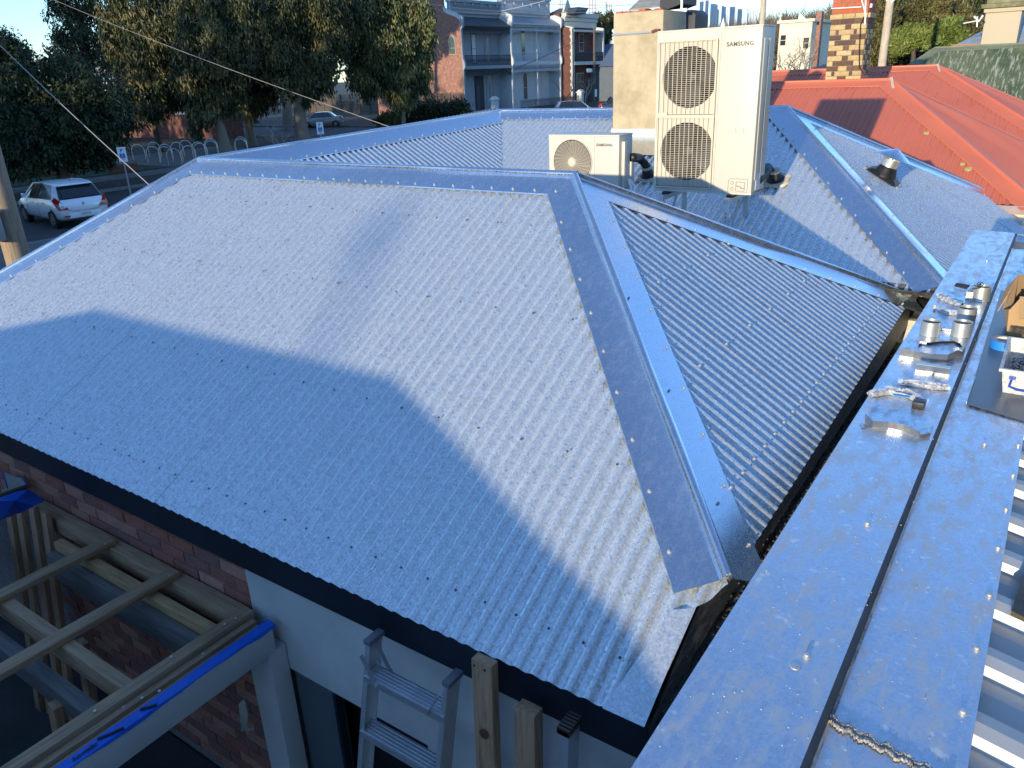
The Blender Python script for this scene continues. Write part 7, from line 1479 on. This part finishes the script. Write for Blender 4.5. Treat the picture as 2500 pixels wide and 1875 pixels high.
tree('gum_tree', 'tall open-crowned gum with sky showing through, upper left corner', 78, (190, 380),
     [(165, 60, 40, 60, 0), (200, 20, 50, 40, 1), (185, 110, 50, 40, -1), (235, 70, 45, 50, 0), (150, 120, 28, 30, 2), (260, 130, 45, 45, 1), (215, 160, 60, 35, 0), (175, -20, 50, 40, 0)],
     [(205, 250), (215, 150), (210, 60)], .35, DARKG, TRUNKD, 420, 30, .34, .05, .8)
tree('dark_tree', 'dark dense tree at the left picture edge beyond the street', 85, (10, 400), [(10, 130, 50, 40, 0), (35, 160, 38, 35, 0), (-20, 150, 60, 60, 0), (0, 200, 60, 60, 0), (50, 185, 25, 25, 0)], [(8, 250), (8, 160)], .3, DARKG, TRUNKD, 400, 34, .4, .07, .2)
tree('gum_tree', 'gum with hanging brownish foliage left of the middle trunks', 62, (388, 350),
     [(330, 20, 70, 50, 0), (300, 70, 50, 50, 1), (380, 90, 70, 60, -1), (330, 150, 50, 50, 0), (400, 170, 60, 50, 0), (350, 230, 60, 50, -1), (410, 30, 60, 60, 2), (440, 220, 45, 40, 1), (310, 200, 30, 45, 0), (290, 110, 30, 45, 0), (330, 280, 35, 25, 0)],
     [(380, 320), (375, 285), (378, 220), (380, 130)], .22, GUM, TRUNKD, 1000, 34, .34, .05, 1.1, limbs=[[(378, 295), (400, 280), (428, 262)], [(395, 172), (398, 150), (388, 130)], [(380, 180), (410, 165), (440, 180)]])
tree('gum_tree', 'gum with a smooth grey trunk behind the bike hoops', 58, (552, 380),
     [(480, 30, 60, 50, 0), (540, 40, 60, 60, 1), (500, 110, 65, 60, -1), (570, 130, 60, 60, 0), (480, 190, 55, 50, 0), (540, 220, 55, 50, 1), (450, 110, 45, 60, 2), (500, 260, 45, 35, 0), (590, 60, 50, 60, 0), (480, 300, 22, 28, 0)],
     [(548, 350), (535, 300), (525, 260), (530, 160)], .42, GUM, TRUNK, 1000, 34, .34, .05, 1.1, limbs=[[(600, 120), (585, 95), (560, 92)]])
tree('gum_tree', 'gum with a fissured grey trunk between the smooth trunk and the thick leaning one', 63, (618, 372),
     [(620, 40, 50, 60, 0), (600, 130, 50, 60, 1), (640, 200, 45, 60, 0), (610, 250, 35, 35, 0), (660, 100, 50, 70, 0)], [(612, 330), (603, 290), (600, 250), (610, 160)], .36, GUM, TRUNK, 600, 34, .34, .05, 1.1)
tree('gum_tree', 'biggest gum, with a thick trunk forking above the silver sedan', 60, (742, 365),
     [(680, 40, 60, 60, 0), (660, 90, 50, 50, -1), (740, 60, 60, 60, 1), (790, 110, 50, 60, 0), (720, 150, 55, 60, 0), (770, 180, 40, 50, 0), (690, 170, 45, 60, -1), (740, 220, 40, 30, 0), (830, 40, 60, 60, 2), (780, 20, 60, 50, 0)],
     [(738, 330), (733, 290), (730, 255), (735, 200), (740, 120)], .55, GUM, TRUNK, 1000, 34, .34, .05, 1.2, limbs=[[(735, 250), (748, 235), (760, 215)], [(760, 200), (800, 182), (845, 170)], [(800, 215), (822, 200), (820, 185)]])
tree('weeping_gum', 'weeping gum with bright hanging leaves in front of the brick side wall', 64, (985, 330),
     [(920, 30, 60, 50, 0), (990, 30, 50, 60, 1), (880, 110, 50, 60, 0), (950, 120, 60, 60, -1), (1010, 110, 40, 60, 0), (900, 180, 50, 50, 0), (970, 190, 55, 55, 0), (1020, 180, 30, 50, 0), (860, 60, 50, 60, 1), (985, 235, 30, 35, 0), (1030, 60, 30, 60, 0)],
     [(985, 280), (983, 240), (970, 150)], .16, GUM2, TRUNK, 1150, 34, .36, .055, 1.3)
for i, (px, py, rx, ry, lab) in enumerate(((1000, 285, 45, 26, 'dark shrub under the weeping gum'), (1060, 282, 50, 32, 'dark mounded shrub in front of the paling fence'), (1110, 275, 40, 26, 'low dark shrub beside the gate pillar'))):
    tree('garden_shrub', lab, 72, (px, 320), [(px, py, rx, ry, 0), (px - rx * .5, py + 8, rx * .6, ry * .7, 0), (px + rx * .5, py + 8, rx * .6, ry * .7, 0)], [(px, py + 10), (px, py)], .06, DARKG, TRUNKD, 160, 34, .3, .05, -.2, cat='shrub')
tree('dry_shrub', 'yellowish dry shrub at the foot of the paling fence', 70, (955, 320), [(955, 292, 28, 14, 0), (930, 300, 20, 8, 0)], [(955, 300), (955, 290)], .04, OLIVE, TRUNKD, 60, 34, .35, .03, -1.2, cat='shrub')
# bright tall hedge trees on the right
for i, (dist, base, bl, lm, lab, ncl) in enumerate(((46, (2165, 170), [(2150, 60, 30, 50, 0), (2150, 120, 35, 45, 0), (2140, 30, 22, 30, 0)], OLIVE, 'narrow olive conifer left of the pale pole', 420),
      (48, (2250, 170), [(2230, 70, 40, 45, 0), (2200, 110, 30, 50, 0), (2290, 50, 40, 45, 0), (2300, 20, 30, 25, 0), (2340, 80, 32, 45, 0), (2260, 120, 45, 40, 0), (2320, 110, 35, 35, 0)], OLIVE, 'broad olive brown conifer hedge right of the pale pole', 1200),
      (43, (2230, 190), [(2225, 95, 24, 22, 0), (2195, 110, 20, 22, 0), (2250, 90, 20, 14, 0)], LIME, 'light green bush at the foot of the conifer hedge, nearer the pole', 200),
      (42, (2320, 190), [(2312, 78, 26, 20, 0), (2330, 100, 24, 16, 0), (2290, 105, 22, 14, 0)], LIME, 'light green bush at the right foot of the conifer hedge', 220),
      (60, (2380, 120), [(2375, 85, 30, 20, 0), (2395, 75, 24, 16, 0)], OLIVE, 'low olive bush behind the small aerial', 160))):
    tree('hedge_conifer' if lm is OLIVE else 'green_bush', lab, dist, base, bl, [(base[0], 140), (base[0], 90)], .15, lm, TRUNKD, ncl, 40, .22, .04, -.6, sf=.13, cat='tree' if i < 2 else 'bush')
for i, (px, py, rx, ry) in enumerate(((2230, 10, 40, 22), (2350, 15, 30, 20), (2410, 5, 45, 18), (2470, 30, 40, 25), (2150, 15, 30, 18))):
    tree('hill_pine', 'dark green tree on the wooded rise, ' + ['above the olive conifer hedge', 'above the hedge’s right shoulder', 'left above the peeling chimney', 'right above the peeling chimney', 'above the narrow conifer'][i], 190, (px, 60), [(px, py, rx, ry, 0), (px + rx * .5, py + ry * .4, rx * .6, ry * .7, 0)], [(px, py + 20), (px, py)], .3, DARKG, TRUNKD, 130, 34, .9, .16, -.3, base_z=hill_z(px, 190))
# white-barked tree and bare trees
def bare_tree(label, dist, base_px, top_py, r0, m, seed, spread=.45, name='bare_tree', z0=None, depth_=4, cat='tree'):
    r = ray(*base_px); h = np.hypot(r[0], r[1]); g = Vector((r[0] / h * dist, r[1] / h * dist, GZ if z0 is None else z0)); H = far(base_px[0], top_py, dist).z - g.z; t = thing(name, label, cat, g); q = random.Random(seed)
    tr = MB(); br = MB()
    def grow(mb, p, d_, L, r_, lev):
        e = p + d_ * L; mid = p.lerp(e, .5) + Vector((q.uniform(-1, 1), q.uniform(-1, 1), 0)) * L * .06; mb.tube([p, mid, e], [r_, r_ * .8, r_ * .6], 6 if lev > 1 else 4, caps=False)
        if lev == 0: return
        for k in range(q.choice((2, 3, 3))):
            nd = (d_ + Vector((q.uniform(-1, 1), q.uniform(-1, 1), q.uniform(-.1, .5))) * spread * 1.6).normalized(); grow(br, p.lerp(e, q.uniform(.55, 1)), nd, L * q.uniform(.6, .8), r_ * .55, lev - 1)
    grow(tr, g, Vector((0, 0, 1)), H * .34, r0, depth_); tr.build('trunk', m, t, smooth=True); br.build('branch', m, t, smooth=True, kind='stuff'); return t
PALEB = paint('pale twigs', (.34, .30, .26), .9, 0, .2, 3, None, 0); PINKB = paint('brown twigs', (.14, .105, .085), .9, 0, .2, 3, None, 0)
bare_tree('leafless silvery shrub left of the thick gum trunk', 52, (680, 350), 268, .06, PALEB, 5, .75, 'bare_shrub', depth_=5, cat='shrub')
bare_tree('small leafless shrub in the white terrace front garden', 84, (1290, 290), 215, .07, PALEB, 7, .8, 'bare_shrub', depth_=5, cat='shrub')
bare_tree('slender leafless street tree before the brick side of the third terrace', 86, (1380, 270), 150, .10, PINKB, 9, .5, depth_=5)
bare_tree('leafless tree with pale twigs left of the dark street pole', 94, (1430, 270), 160, .08, PALEB, 13, .6, depth_=4)
bare_tree('dark leafless tree in front of the cream house, left one', 75, (1925, 170), 45, .16, PINKB, 21, .5, depth_=5)
bare_tree('dark leafless tree in front of the cream house, right one', 80, (1962, 170), 55, .16, PINKB, 22, .6, depth_=5)
bare_tree('pale leafless tree between the cream house and the brick chimney', 70, (2005, 180), 30, .12, PALEB, 23, .55, depth_=5)
tree('pale_gum', 'sunlit whitish gum behind the brick terrace, left of the rendered chimney', 130, (1475, 240), [(1465, 60, 16, 30, 0), (1480, 90, 14, 24, 0), (1455, 45, 12, 18, 0), (1490, 50, 14, 20, 0)], [(1472, 150), (1470, 60)], .35, GUM, PALEB, 130, 26, .6, .08, 1.0)
for (px, py, lab) in ((1990, 178, 'dark corrugated roof corner left of the brick chimney'),):
    c = far(px, py, 40); t = thing('dark_roof', lab, 'roof', c); mb = MB(); mb.prism([c + Vector((-1.6, 0, -.3)), c + Vector((1.2, 0, -.3)), c + Vector((1.2, 1.5, .45)), c + Vector((.2, 1.5, .35))], (0, 0, .06)); mb.build('roof_plane', DKR, t)
# unseen street houses and tall gums, added to shade the park and street
tree('gum_tree', 'tall gum rising behind the biggest gum', 84, (700, 310), [(690, -60, 50, 50, 0), (740, -110, 50, 50, 0), (650, -90, 50, 50, 0), (720, 0, 40, 50, 0), (700, -160, 40, 40, 0), (780, -60, 40, 40, 0)], [(700, 150), (700, 0)], .4, GUM, TRUNK, 420, 26, .45, .08, 1.0)  # extra gum put in to dapple the terrace's brick side wall
rw = thing('shade_house_row', 'two-storey houses on the near side of the street, out of view', 'house row', (-34, -12, GZ)); mb = MB(); mb.prism([(-60, -18, GZ), (-12.5, -18, GZ), (-12.5, -18, 2.6), (-15, -18, 3.6), (-60, -18, 3.6)], (0, 8, 0)); mb.build('row_body', SLATE, rw)
for i, (x, y, hgt) in enumerate(((-57, -4, 14), (-47, 2, 12), (-38, -6, 12), (-29, -2, 11), (-68, 6, 16), (-82, 8, 16))):
    t = thing('shade_gum', 'tall shade gum out of view, ' + ['first', 'second', 'third', 'fourth', 'fifth', 'sixth'][i] + ' of those beside the street houses', 'tree', (x, y, GZ), 'gums outside the view'); mb = MB(); mb.tube([(x, y, GZ), (x, y, GZ + hgt * .6)], [.5, .25], 8); mb.build('trunk', TRUNK, t)
    B = [((x + random.uniform(-4, 4), y + random.uniform(-3, 3), GZ + hgt * random.uniform(.35, .95)), (3.6, 3.2, 2.6)) for k in range(7)]; V, F = leaves(B, 165, 18, .8, .16, .8); blades('crown', V, F, GUM, t)
